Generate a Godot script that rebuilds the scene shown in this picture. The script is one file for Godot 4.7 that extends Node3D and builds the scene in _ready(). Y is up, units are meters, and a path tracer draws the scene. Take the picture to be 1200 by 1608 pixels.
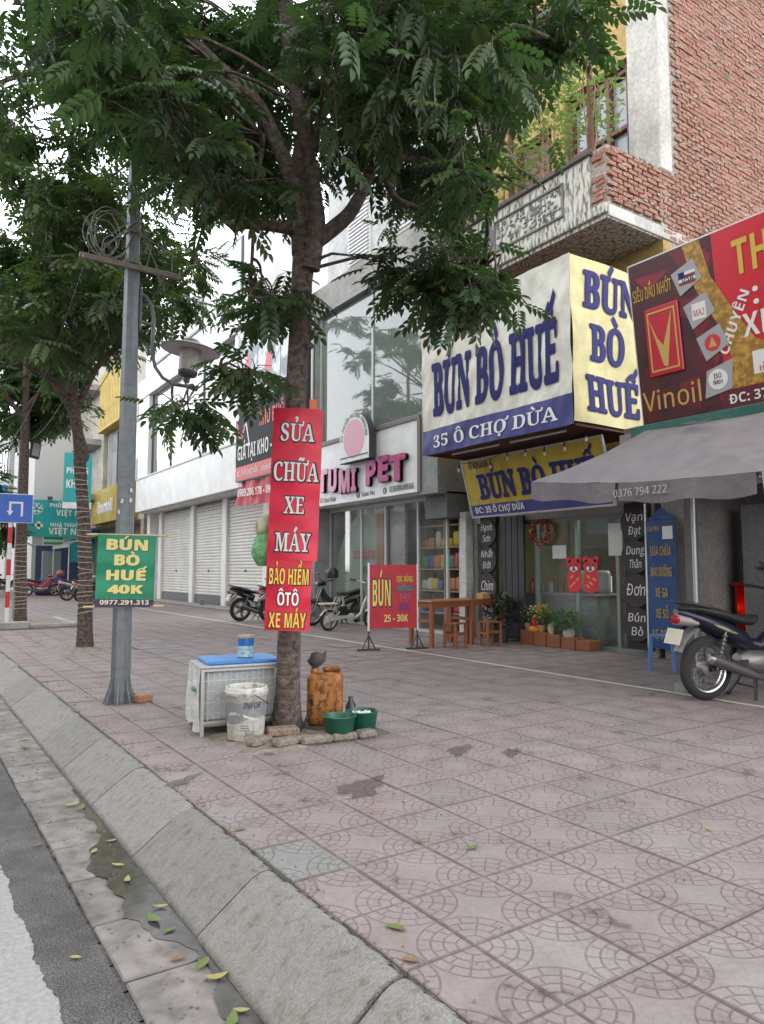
extends Node3D

# ---------------------------------------------------------------- mesh collector
class MB:
	var v := PackedVector3Array()
	var n := PackedVector3Array()
	var uv := PackedVector2Array()
	var xf := Transform3D()

	func t3(a: Vector3, b: Vector3, c: Vector3, na: Vector3, nb: Vector3, nc: Vector3, ua := Vector2(), ub := Vector2(), uc := Vector2()) -> void:
		a = xf * a; b = xf * b; c = xf * c
		na = (xf.basis * na).normalized(); nb = (xf.basis * nb).normalized(); nc = (xf.basis * nc).normalized()
		if (b - a).cross(c - a).dot(na + nb + nc) > 0.0:
			v.append(a); v.append(c); v.append(b); n.append(na); n.append(nc); n.append(nb); uv.append(ua); uv.append(uc); uv.append(ub)
		else:
			v.append(a); v.append(b); v.append(c); n.append(na); n.append(nb); n.append(nc); uv.append(ua); uv.append(ub); uv.append(uc)

	func quad(a: Vector3, b: Vector3, c: Vector3, d: Vector3, nn := Vector3.ZERO) -> void:
		if nn == Vector3.ZERO:
			nn = (c - a).cross(d - b).normalized()
			if nn == Vector3.ZERO: nn = Vector3.UP
		t3(a, b, c, nn, nn, nn, Vector2(0, 1), Vector2(1, 1), Vector2(1, 0))
		t3(a, c, d, nn, nn, nn, Vector2(0, 1), Vector2(1, 0), Vector2(0, 0))

	func box(c: Vector3, s: Vector3, bev := 0.0) -> void:
		var h := s * 0.5
		if bev <= 0.0:
			for ax in 3:
				for sg in [-1.0, 1.0]:
					var nn := Vector3(); nn[ax] = sg
					var a := (ax + 1) % 3
					var b := (ax + 2) % 3
					var q := []
					for k in [[-1, -1], [1, -1], [1, 1], [-1, 1]]:
						var p := c; p[ax] += sg * h[ax]; p[a] += k[0] * h[a]; p[b] += k[1] * h[b]
						q.append(p)
					quad(q[0], q[1], q[2], q[3], nn)
			return
		bev = minf(bev, minf(h.x, minf(h.y, h.z)) * 0.95)
		for ax in 3:
			var a := (ax + 1) % 3
			var b := (ax + 2) % 3
			for sg in [-1.0, 1.0]:
				var nn := Vector3(); nn[ax] = sg
				var q := []
				for k in [[-1, -1], [1, -1], [1, 1], [-1, 1]]:
					var p := c; p[ax] += sg * h[ax]; p[a] += k[0] * (h[a] - bev); p[b] += k[1] * (h[b] - bev)
					q.append(p)
				quad(q[0], q[1], q[2], q[3], nn)
			for sa in [-1.0, 1.0]:
				for sb in [-1.0, 1.0]:
					var q2 := []
					for e in [[0, -1], [0, 1], [1, 1], [1, -1]]:
						var p2 := c
						p2[a] += sa * (h[a] - (bev if e[0] == 1 else 0.0)); p2[b] += sb * (h[b] - (bev if e[0] == 0 else 0.0)); p2[ax] += e[1] * (h[ax] - bev)
						q2.append(p2)
					var n2 := Vector3(); n2[a] = sa; n2[b] = sb
					quad(q2[0], q2[1], q2[2], q2[3], n2.normalized())
		for sx in [-1.0, 1.0]:
			for sy in [-1.0, 1.0]:
				for sz in [-1.0, 1.0]:
					var nn3 := Vector3(sx, sy, sz).normalized()
					t3(c + Vector3(sx * h.x, sy * (h.y - bev), sz * (h.z - bev)), c + Vector3(sx * (h.x - bev), sy * h.y, sz * (h.z - bev)), c + Vector3(sx * (h.x - bev), sy * (h.y - bev), sz * h.z), nn3, nn3, nn3)

	func span(x0: float, x1: float, y0: float, y1: float, z0: float, z1: float, bev := 0.0) -> void:
		box(Vector3((x0 + x1) * 0.5, (y0 + y1) * 0.5, (z0 + z1) * 0.5), Vector3(absf(x1 - x0), absf(y1 - y0), absf(z1 - z0)), bev)

	func tube(p: Array, r, seg := 8, caps := true) -> void:
		var np := p.size()
		var side := Vector3()
		var rings := []
		var dirs := []
		for i in np:
			var d: Vector3 = (p[mini(i + 1, np - 1)] - p[maxi(i - 1, 0)]).normalized()
			if i == 0:
				side = d.cross(Vector3.UP if absf(d.y) < 0.9 else Vector3.RIGHT).normalized()
			else:
				side = (side - d * side.dot(d)).normalized()
			var up := d.cross(side)
			var rr: float = r[i] if r is Array else r
			var ring := []
			var nn := []
			for k in seg:
				var a := TAU * k / seg
				var o := side * cos(a) + up * sin(a)
				ring.append(p[i] + o * rr); nn.append(o)
			rings.append([ring, nn, i]); dirs.append(d)
		for i in np - 1:
			for k in seg:
				var k2 := (k + 1) % seg
				var a: Array = rings[i]
				var b: Array = rings[i + 1]
				var u0 := float(k) / seg
				var u1 := float(k + 1) / seg
				t3(a[0][k], a[0][k2], b[0][k2], a[1][k], a[1][k2], b[1][k2], Vector2(u0, i), Vector2(u1, i), Vector2(u1, i + 1))
				t3(a[0][k], b[0][k2], b[0][k], a[1][k], b[1][k2], b[1][k], Vector2(u0, i), Vector2(u1, i + 1), Vector2(u0, i + 1))
		if caps:
			for e in [0, np - 1]:
				var nn2: Vector3 = -dirs[0] if e == 0 else dirs[np - 1]
				for k in range(1, seg - 1):
					t3(rings[e][0][0], rings[e][0][k], rings[e][0][k + 1], nn2, nn2, nn2)

	func bar(a: Vector3, b: Vector3, w: float, h: float, up := Vector3.UP) -> void:
		var d := (b - a)
		var l := d.length()
		d /= l
		var s := d.cross(up)
		if s.length() < 0.01: s = d.cross(Vector3.RIGHT)
		s = s.normalized()
		var keep := xf
		xf = keep * Transform3D(Basis(d, s.cross(d), s), (a + b) * 0.5)
		box(Vector3.ZERO, Vector3(l, h, w))
		xf = keep

	# profile: Array of Vector2(radius, height); smooth normals; turned round the y axis at c
	func lathe(c: Vector3, prof: Array, seg := 24, arc := TAU, sharp := false) -> void:
		for i in prof.size() - 1:
			var a: Vector2 = prof[i]
			var b: Vector2 = prof[i + 1]
			if a.distance_to(b) < 1e-6: continue
			var t := (b - a).normalized()
			var nf := Vector2(t.y, -t.x)
			var na := nf
			var nb := nf
			if not sharp:
				if i > 0:
					var t0: Vector2 = (a - prof[i - 1]).normalized()
					var n0 := Vector2(t0.y, -t0.x)
					if n0.dot(nf) > 0.5: na = (n0 + nf).normalized()
				if i < prof.size() - 2:
					var t1: Vector2 = (prof[i + 2] - b).normalized()
					var n1 := Vector2(t1.y, -t1.x)
					if n1.dot(nf) > 0.5: nb = (n1 + nf).normalized()
			for k in seg:
				var a0 := arc * k / seg
				var a1 := arc * (k + 1) / seg
				var c0 := Vector3(cos(a0), 0, sin(a0))
				var c1 := Vector3(cos(a1), 0, sin(a1))
				var up := Vector3.UP
				var p00 := c + c0 * a.x + up * a.y
				var p01 := c + c1 * a.x + up * a.y
				var p10 := c + c0 * b.x + up * b.y
				var p11 := c + c1 * b.x + up * b.y
				var q00 := c0 * na.x + up * na.y
				var q01 := c1 * na.x + up * na.y
				var q10 := c0 * nb.x + up * nb.y
				var q11 := c1 * nb.x + up * nb.y
				var u0 := Vector2(float(k) / seg, 1.0 - float(i) / (prof.size() - 1))
				var u1 := Vector2(float(k + 1) / seg, 1.0 - float(i) / (prof.size() - 1))
				var w0 := Vector2(u0.x, 1.0 - float(i + 1) / (prof.size() - 1))
				var w1 := Vector2(u1.x, w0.y)
				if a.x > 1e-6: t3(p00, p01, p11, q00, q01, q11, u0, u1, w1)
				if b.x > 1e-6: t3(p00, p11, p10, q00, q11, q10, u0, w1, w0)

	func ell(c: Vector3, r: Vector3, seg := 12) -> void:
		var rows := maxi(6, seg / 2)
		for i in rows:
			for k in seg:
				var q := []
				var m := []
				var w := []
				for e in [[0, 0], [0, 1], [1, 1], [1, 0]]:
					var th: float = PI * (i + e[0]) / rows
					var ph: float = TAU * (k + e[1]) / seg
					var d := Vector3(sin(th) * cos(ph), cos(th), sin(th) * sin(ph))
					q.append(c + d * r); m.append((d / r).normalized()); w.append(Vector2(float(k + e[1]) / seg, float(i + e[0]) / rows))
				if i > 0: t3(q[0], q[1], q[2], m[0], m[1], m[2], w[0], w[1], w[2])
				if i < rows - 1: t3(q[0], q[2], q[3], m[0], m[2], m[3], w[0], w[2], w[3])

	# polygon in the local xy plane, pushed from z0 to z1
	func prism(poly: PackedVector2Array, z0: float, z1: float, back := true) -> void:
		var ix := Geometry2D.triangulate_polygon(poly)
		for i in range(0, ix.size(), 3):
			var a := poly[ix[i]]
			var b := poly[ix[i + 1]]
			var c := poly[ix[i + 2]]
			t3(Vector3(a.x, a.y, z1), Vector3(b.x, b.y, z1), Vector3(c.x, c.y, z1), Vector3.BACK, Vector3.BACK, Vector3.BACK)
			if back: t3(Vector3(a.x, a.y, z0), Vector3(b.x, b.y, z0), Vector3(c.x, c.y, z0), Vector3.FORWARD, Vector3.FORWARD, Vector3.FORWARD)
		if z0 == z1: return
		var cw := Geometry2D.is_polygon_clockwise(poly)
		for i in poly.size():
			var a := poly[i]
			var b := poly[(i + 1) % poly.size()]
			var t := (b - a).normalized()
			var nn := Vector3(t.y, -t.x, 0) * (-1.0 if cw else 1.0)
			quad(Vector3(a.x, a.y, z0), Vector3(b.x, b.y, z0), Vector3(b.x, b.y, z1), Vector3(a.x, a.y, z1), nn)

	# rounded body through cross sections [centre, half width along z, half height along y, power], running along x
	func loft(secs: Array, seg := 16) -> void:
		var rings := []
		for s in secs:
			var ring := []
			var pw: float = s[3] if s.size() > 3 else 2.0
			for k in seg:
				var a := TAU * k / seg
				var cx := signf(cos(a)) * pow(absf(cos(a)), 2.0 / pw)
				var cy := signf(sin(a)) * pow(absf(sin(a)), 2.0 / pw)
				ring.append(s[0] + Vector3(0, cy * s[2], cx * s[1]))
			rings.append(ring)
		skin(rings, true)

	func skin(rings: Array, caps := true, closed := true, pref := Vector3.ZERO) -> void:
		var nr := rings.size()
		var seg: int = rings[0].size()
		var last := seg if closed else seg - 1
		var nrm := []
		var mids := []
		for i in nr:
			var m := Vector3()
			for p in rings[i]: m += p
			mids.append(m / seg)
		for i in nr:
			var row := []
			for k in seg:
				var kp := (k + 1) % seg if closed else mini(k + 1, seg - 1)
				var km := (k - 1 + seg) % seg if closed else maxi(k - 1, 0)
				var du: Vector3 = rings[i][kp] - rings[i][km]
				var dv: Vector3 = rings[mini(i + 1, nr - 1)][k] - rings[maxi(i - 1, 0)][k]
				var nn := du.cross(dv).normalized()
				if closed and nn.dot(rings[i][k] - mids[i]) < 0.0: nn = -nn
				if not closed and nn.dot(pref) < 0.0: nn = -nn
				if nn == Vector3.ZERO: nn = (rings[i][k] - mids[i]).normalized()
				row.append(nn)
			nrm.append(row)
		for i in nr - 1:
			for k in last:
				var k2 := (k + 1) % seg
				var u00 := Vector2(float(k) / last, float(i) / (nr - 1))
				var u01 := Vector2(float(k + 1) / last, float(i) / (nr - 1))
				var u10 := Vector2(float(k) / last, float(i + 1) / (nr - 1))
				var u11 := Vector2(float(k + 1) / last, float(i + 1) / (nr - 1))
				t3(rings[i][k], rings[i][k2], rings[i + 1][k2], nrm[i][k], nrm[i][k2], nrm[i + 1][k2], u00, u01, u11)
				t3(rings[i][k], rings[i + 1][k2], rings[i + 1][k], nrm[i][k], nrm[i + 1][k2], nrm[i + 1][k], u00, u11, u10)
		if caps and closed:
			for e in [0, nr - 1]:
				var nn: Vector3 = (mids[e] - mids[1 if e == 0 else nr - 2]).normalized()
				for k in seg:
					t3(mids[e], rings[e][k], rings[e][(k + 1) % seg], nn, nn, nn)

	func mesh() -> ArrayMesh:
		var a := []
		a.resize(Mesh.ARRAY_MAX)
		a[Mesh.ARRAY_VERTEX] = v
		a[Mesh.ARRAY_NORMAL] = n
		a[Mesh.ARRAY_TEX_UV] = uv
		var m := ArrayMesh.new()
		if v.size(): m.add_surface_from_arrays(Mesh.PRIMITIVE_TRIANGLES, a)
		return m

# ---------------------------------------------------------------- naming and tagging
var used := {}
var rng := RandomNumberGenerator.new()
var mats := {}
var texs := {}

func numbered(called: String) -> String:
	if not used.has(called):
		used[called] = 0
		return called
	used[called] += 1
	return "%s_%03d" % [called, used[called]]

func thing(called: String, label: String, category: String, at := Vector3.ZERO, basis_ := Basis(), group := "") -> Node3D:
	var o := Node3D.new()
	o.name = numbered(called)
	add_child(o)
	o.transform = Transform3D(basis_, at)
	return tag(o, label, category, group)

func tag(o: Node3D, label: String, category: String, group := "", kind := "") -> Node3D:
	if label: o.set_meta("label", label)
	if category: o.set_meta("category", category)
	if group: o.set_meta("group", group)
	if kind: o.set_meta("kind", kind)
	return o

func part(parent: Node3D, called: String, shape, m: Material, at := Vector3.ZERO, basis_ := Basis()) -> MeshInstance3D:
	var o := MeshInstance3D.new()
	o.name = called
	o.mesh = shape.mesh() if shape is MB else shape
	o.material_override = m
	o.transform = Transform3D(basis_, at)
	parent.add_child(o, true)
	return o

func solo(called: String, label: String, category: String, shape, m: Material, at := Vector3.ZERO, basis_ := Basis(), group := "") -> MeshInstance3D:
	var o := part(self, numbered(called), shape, m, at, basis_)
	tag(o, label, category, group)
	return o

func setting(called: String, shape, m: Material, at := Vector3.ZERO, basis_ := Basis()) -> MeshInstance3D:
	var o := part(self, numbered(called), shape, m, at, basis_)
	o.set_meta("kind", "structure")
	return o

func copy_of(o: Node3D, at: Vector3, basis_: Basis, label: String) -> Node3D:
	var c := o.duplicate()
	c.name = numbered(String(o.name))
	add_child(c)
	c.transform = Transform3D(basis_, at)
	c.set_meta("label", label)
	return c

# z axis along a horizontal normal, y up
func facing(nx: float, nz: float, roll := 0.0) -> Basis:
	var z := Vector3(nx, 0, nz).normalized()
	var b := Basis(Vector3.UP.cross(z), Vector3.UP, z)
	return b * Basis(Vector3(0, 0, 1), roll) if roll != 0.0 else b

func turned(deg: float) -> Basis:
	return Basis(Vector3.UP, deg_to_rad(deg))

# ---------------------------------------------------------------- materials; colours are linear reflectances
func noise_tex(key: String, freq: float, lo: float, hi: float, octaves := 4, size := 512, kind := FastNoiseLite.TYPE_SIMPLEX_SMOOTH, seed_ := 1, pos := 0.0, pos2 := 1.0) -> NoiseTexture2D:
	if texs.has(key): return texs[key]
	var f := FastNoiseLite.new()
	f.noise_type = kind
	f.frequency = freq
	f.fractal_octaves = octaves
	f.fractal_gain = 0.62
	f.seed = seed_
	var t := NoiseTexture2D.new()
	t.width = size
	t.height = size
	t.seamless = true
	t.noise = f
	var g := Gradient.new()
	g.offsets = PackedFloat32Array([pos, pos2])
	g.colors = PackedColorArray([Color(lo, lo, lo), Color(hi, hi, hi)])
	t.color_ramp = g
	texs[key] = t
	return t

func ramp_tex(key: String, freq: float, offs: Array, cols: Array, octaves := 4, size := 512, seed_ := 3) -> NoiseTexture2D:
	if texs.has(key): return texs[key]
	var t: NoiseTexture2D = noise_tex(key, freq, 0, 1, octaves, size, FastNoiseLite.TYPE_SIMPLEX_SMOOTH, seed_)
	var g := Gradient.new()
	g.offsets = PackedFloat32Array(offs)
	var pc := PackedColorArray()
	for c in cols: pc.append(c)
	g.colors = pc
	t.color_ramp = g
	return t

func M(key: String, col: Color = Color(0.5, 0.5, 0.5), rough := 0.7, opts := {}) -> StandardMaterial3D:
	if mats.has(key): return mats[key]
	var m := StandardMaterial3D.new()
	m.resource_name = key
	m.albedo_color = col.linear_to_srgb()
	m.roughness = rough
	m.metallic = opts.get("metal", 0.0)
	m.metallic_specular = opts.get("spec", 0.5)
	if opts.has("tex"):
		m.albedo_texture = opts.tex
		m.uv1_triplanar = opts.get("tri", true)
		m.uv1_world_triplanar = opts.get("world", false)
		m.uv1_scale = opts.get("scale3", Vector3.ONE * opts.get("scale", 1.0))
	if opts.has("bump"):
		m.heightmap_enabled = true
		m.heightmap_texture = opts.bump
		m.heightmap_scale = opts.get("depth", 0.2)
		if not opts.has("tex"):
			m.uv1_triplanar = opts.get("tri", true)
			m.uv1_world_triplanar = opts.get("world", false)
			m.uv1_scale = opts.get("scale3", Vector3.ONE * opts.get("scale", 1.0))
	if opts.has("rough_tex"):
		m.roughness_texture = opts.rough_tex
	if opts.has("detail"):
		m.detail_enabled = true
		m.detail_albedo = opts.detail
		m.detail_blend_mode = BaseMaterial3D.BLEND_MODE_MUL
		m.detail_uv_layer = BaseMaterial3D.DETAIL_UV_2
		m.uv2_triplanar = true
		m.uv2_world_triplanar = true
		m.uv2_scale = Vector3.ONE * opts.get("dscale", 0.3)
	if opts.has("alpha"):
		m.transparency = BaseMaterial3D.TRANSPARENCY_ALPHA
		m.albedo_color.a = opts.alpha
	if opts.has("backlight"):
		m.backlight_enabled = true
		m.backlight = opts.backlight.linear_to_srgb()
	if opts.has("glow"):
		m.emission_enabled = true
		m.emission = opts.glow
		m.emission_energy_multiplier = opts.get("energy", 1.0)
	if opts.has("coat"):
		m.clearcoat_enabled = true
		m.clearcoat = opts.coat
		m.clearcoat_roughness = opts.get("coat_rough", 0.1)
	if opts.has("vc"): m.vertex_color_use_as_albedo = true
	mats[key] = m
	return m

# paint or plastic of one colour with faint grain
func plain(key: String, r: float, g: float, b: float, rough := 0.6, metal := 0.0) -> StandardMaterial3D:
	return M(key, Color(r, g, b), rough, {"tex": noise_tex("grain", 0.02, 0.86, 1.0, 5), "scale": 1.7, "metal": metal})

# weathered surface with grain and blotches
func worn(key: String, r: float, g: float, b: float, rough := 0.85, scale := 0.7, depth := 0.12) -> StandardMaterial3D:
	return M(key, Color(r, g, b), rough, {"tex": noise_tex("wornc", 0.02, 0.87, 1.0, 6, 512, FastNoiseLite.TYPE_SIMPLEX_SMOOTH, 5, 0.15, 0.75), "scale": scale * 1.7, "world": true, "bump": noise_tex("wornh", 0.05, 0.0, 1.0, 4), "depth": depth, "detail": noise_tex("wornd", 0.008, 0.84, 1.0, 6, 512, FastNoiseLite.TYPE_SIMPLEX_SMOOTH, 9, 0.1, 0.8), "dscale": 0.23})

func cloth(key: String, r: float, g: float, b: float, rough := 0.55) -> StandardMaterial3D:
	return M(key, Color(r, g, b), rough, {"tex": noise_tex("clothc", 0.01, 0.9, 1.0, 5, 512, FastNoiseLite.TYPE_SIMPLEX_SMOOTH, 21, 0.2, 0.7), "scale": 0.5, "bump": noise_tex("clothh", 0.008, 0.0, 1.0, 4, 512, FastNoiseLite.TYPE_SIMPLEX_SMOOTH, 33), "depth": 0.5})

# ---------------------------------------------------------------- lettering with Vietnamese marks
var glyphs := {}
var fonts := {}
const TONES := {
	"A": "ÁÀẢÃẠ", "A(": "ẮẰẲẴẶ", "A^": "ẤẦẨẪẬ", "E": "ÉÈẺẼẸ", "E^": "ẾỀỂỄỆ", "I": "ÍÌỈĨỊ", "O": "ÓÒỎÕỌ", "O^": "ỐỒỔỖỘ", "O'": "ỚỜỞỠỢ", "U": "ÚÙỦŨỤ", "U'": "ỨỪỬỮỰ", "Y": "ÝỲỶỸỴ",
	"a": "áàảãạ", "a(": "ắằẳẵặ", "a^": "ấầẩẫậ", "e": "éèẻẽẹ", "e^": "ếềểễệ", "i": "íìỉĩị", "o": "óòỏõọ", "o^": "ốồổỗộ", "o'": "ớờởỡợ", "u": "úùủũụ", "u'": "ứừửữự", "y": "ýỳỷỹỵ"}
const PLAINMARK := {"Ă": "A(", "Â": "A^", "Ê": "E^", "Ô": "O^", "Ơ": "O'", "Ư": "U'", "Đ": "D-", "ă": "a(", "â": "a^", "ê": "e^", "ô": "o^", "ơ": "o'", "ư": "u'", "đ": "d-"}

func split_char(ch: String) -> Array:
	for k in TONES:
		var i: int = TONES[k].find(ch)
		if i >= 0: return [k[0], k.substr(1), i + 1]
	if PLAINMARK.has(ch): return [PLAINMARK[ch][0], PLAINMARK[ch].substr(1), 0]
	return [ch, "", 0]

func font(face: String) -> Font:
	if fonts.has(face): return fonts[face]
	var f := SystemFont.new()
	f.font_names = PackedStringArray(["Droid Serif" if face.begins_with("serif") else "Droid Sans"])
	f.font_weight = 400 if face.ends_with("thin") else 700
	var r: Font = f
	fonts[face] = r
	return r

func glyph(ch: String, face: String) -> Dictionary:
	var key := face + ch
	if glyphs.has(key): return glyphs[key]
	var f := font(face)
	var d := {"adv": f.get_string_size(ch, HORIZONTAL_ALIGNMENT_LEFT, -1, 64).x / 64.0, "v": PackedVector3Array(), "lo": Vector2(), "hi": Vector2()}
	if ch != " ":
		var t := TextMesh.new()
		t.font = f
		t.font_size = 64
		t.pixel_size = 1.0 / 64.0
		t.depth = 0.0
		t.curve_step = 1.6
		t.horizontal_alignment = HORIZONTAL_ALIGNMENT_LEFT
		t.text = ch
		var bb := t.get_aabb()
		var ar := t.surface_get_arrays(0)
		var src: PackedVector3Array = ar[Mesh.ARRAY_VERTEX]
		var ix: PackedInt32Array = ar[Mesh.ARRAY_INDEX] if ar[Mesh.ARRAY_INDEX] != null else PackedInt32Array(range(src.size()))
		var flat := PackedVector3Array()
		for k in ix.size() / 3 * 3: flat.append(Vector3(src[ix[k]].x, src[ix[k]].y, 0))
		if face.ends_with("fat"):   # thicker strokes: the same outline laid round itself, each layer a hair lower
			var one_ := flat.duplicate()
			for k in 8:
				var o := Vector3(cos(TAU * k / 8.0) * 0.035, sin(TAU * k / 8.0) * 0.035, -0.0012 * (k + 1))
				for p in one_: flat.append(p + o)
		d.v = flat
		d.lo = Vector2(bb.position.x, bb.position.y)
		d.hi = Vector2(bb.end.x, bb.end.y)
	glyphs[key] = d
	return d

func stroke(out: PackedVector3Array, pts: Array, w: float) -> void:
	for i in pts.size() - 1:
		var a: Vector2 = pts[i]
		var b: Vector2 = pts[i + 1]
		var t := (b - a).normalized()
		a -= t * w * 0.18
		b += t * w * 0.18
		var s := Vector2(-t.y, t.x) * w * 0.5
		for p in [a + s, b + s, b - s, a + s, b - s, a - s]: out.append(Vector3(p.x, p.y, 0))

# flat letters facing +z, middle of the line at x = 0, on the line y = 0; capitals h tall; w stretches the line to that width
func letters(s: String, h: float, w := 0.0, face := "sans", slant := 0.0, bend := 0.0, sw := 0.15) -> ArrayMesh:
	var hh := glyph("H", face)
	var base: float = hh.lo.y
	var cap: float = hh.hi.y - hh.lo.y
	var out := PackedVector3Array()
	var x := 0.0
	for ch in s:
		var sp := split_char(ch)
		var g := glyph(sp[0], face)
		for p in g.v: out.append(Vector3(x + p.x / cap, (p.y - base) / cap, p.z))
		var xc: float = x + (g.lo.x + g.hi.x) * 0.5 / cap
		var top: float = (g.hi.y - base) / cap
		var right: float = x + g.hi.x / cap
		var left: float = x + g.lo.x / cap
		var y := top + 0.1
		match sp[1]:
			"(":
				stroke(out, [Vector2(xc - 0.2, y + 0.16), Vector2(xc - 0.1, y + 0.03), Vector2(xc + 0.1, y + 0.03), Vector2(xc + 0.2, y + 0.16)], sw * 0.75)
				y += 0.2
			"^":
				stroke(out, [Vector2(xc - 0.22, y), Vector2(xc, y + 0.16), Vector2(xc + 0.22, y)], sw * 0.8)
				y += 0.12
			"'":
				stroke(out, [Vector2(right - 0.06, top - 0.1), Vector2(right + 0.07, top - 0.02), Vector2(right + 0.09, top + 0.14)], sw * 0.8)
			"-":
				if sp[0] == "D": stroke(out, [Vector2(left - 0.1, 0.5), Vector2(xc + 0.02, 0.5)], sw * 0.8)
				else: stroke(out, [Vector2(xc - 0.02, 0.84), Vector2(right + 0.12, 0.84)], sw * 0.7)
		var xt: float = xc + (0.2 if sp[1] == "^" else 0.0)
		match sp[2]:
			1: stroke(out, [Vector2(xt - 0.07, y), Vector2(xt + 0.12, y + 0.22)], sw)
			2: stroke(out, [Vector2(xt + 0.07, y), Vector2(xt - 0.12, y + 0.22)], sw)
			3: stroke(out, [Vector2(xt - 0.1, y + 0.22), Vector2(xt + 0.04, y + 0.27), Vector2(xt + 0.1, y + 0.18), Vector2(xt, y + 0.08), Vector2(xt, y)], sw * 0.7)
			4: stroke(out, [Vector2(xc - 0.22, y + 0.04), Vector2(xc - 0.08, y + 0.15), Vector2(xc + 0.08, y + 0.05), Vector2(xc + 0.22, y + 0.16)], sw * 0.8)
			5: stroke(out, [Vector2(xc - 0.07, -0.18), Vector2(xc + 0.07, -0.18)], sw * 1.2)
		x += g.adv / cap
	var k := h if w <= 0.0 else w / x
	var tot := x * k
	var nn := PackedVector3Array()
	nn.resize(out.size())
	nn.fill(Vector3.BACK)
	for i in out.size():
		var p := out[i]
		p = Vector3(p.x * k - tot * 0.5 + p.y * h * slant, p.y * h, p.z * minf(h, 0.5))
		if bend != 0.0:   # round an arc of that radius, standing outwards
			var a := p.x / bend
			p = Vector3(sin(a) * (bend + p.y), cos(a) * (bend + p.y) - bend, p.z)
		out[i] = p
	for i in range(0, out.size(), 3):
		if (out[i + 1] - out[i]).cross(out[i + 2] - out[i]).z > 0.0:
			var sw2 := out[i + 1]
			out[i + 1] = out[i + 2]
			out[i + 2] = sw2
	var a2 := []
	a2.resize(Mesh.ARRAY_MAX)
	a2[Mesh.ARRAY_VERTEX] = out
	a2[Mesh.ARRAY_NORMAL] = nn
	var m := ArrayMesh.new()
	m.add_surface_from_arrays(Mesh.PRIMITIVE_TRIANGLES, a2)
	return m

# lettering laid on a sheet that is bent by f(x, y) -> z
func bent(m: ArrayMesh, at: Vector3, f: Callable) -> ArrayMesh:
	var a := m.surface_get_arrays(0)
	var p: PackedVector3Array = a[Mesh.ARRAY_VERTEX]
	for i in p.size():
		var q := p[i] + at
		q.z = p[i].z + at.z + float(f.call(q.x, q.y))
		p[i] = q
	a[Mesh.ARRAY_VERTEX] = p
	var r := ArrayMesh.new()
	r.add_surface_from_arrays(Mesh.PRIMITIVE_TRIANGLES, a)
	return r

# a sheet of cloth or vinyl with thickness: x0..x1, y0..y1, bulge f(x, y)
func sheet(x0: float, x1: float, y0: float, y1: float, nx: int, ny: int, f: Callable, thick := 0.003) -> MB:
	var mb := MB.new()
	var grid := []
	for j in ny + 1:
		var row := []
		for i in nx + 1:
			var x := lerpf(x0, x1, float(i) / nx)
			var y := lerpf(y0, y1, float(j) / ny)
			row.append(Vector3(x, y, float(f.call(x, y))))
		grid.append(row)
	var nrm := []
	for j in ny + 1:
		var row := []
		for i in nx + 1:
			var du: Vector3 = grid[j][mini(i + 1, nx)] - grid[j][maxi(i - 1, 0)]
			var dv: Vector3 = grid[mini(j + 1, ny)][i] - grid[maxi(j - 1, 0)][i]
			row.append(du.cross(dv).normalized())
		nrm.append(row)
	var bk := Vector3(0, 0, -thick)
	for j in ny:
		for i in nx:
			var a: Vector3 = grid[j][i]
			var b: Vector3 = grid[j][i + 1]
			var c: Vector3 = grid[j + 1][i + 1]
			var d: Vector3 = grid[j + 1][i]
			mb.t3(a, b, c, nrm[j][i], nrm[j][i + 1], nrm[j + 1][i + 1])
			mb.t3(a, c, d, nrm[j][i], nrm[j + 1][i + 1], nrm[j + 1][i])
			mb.t3(a + bk, b + bk, c + bk, -nrm[j][i], -nrm[j][i + 1], -nrm[j + 1][i + 1])
			mb.t3(a + bk, c + bk, d + bk, -nrm[j][i], -nrm[j + 1][i + 1], -nrm[j + 1][i])
			if j == 0: mb.quad(a, b, b + bk, a + bk, Vector3.DOWN)
			if j == ny - 1: mb.quad(d, c, c + bk, d + bk, Vector3.UP)
			if i == 0: mb.quad(a, d, d + bk, a + bk, Vector3.LEFT)
			if i == nx - 1: mb.quad(b, c, c + bk, b + bk, Vector3.RIGHT)
	return mb

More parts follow.
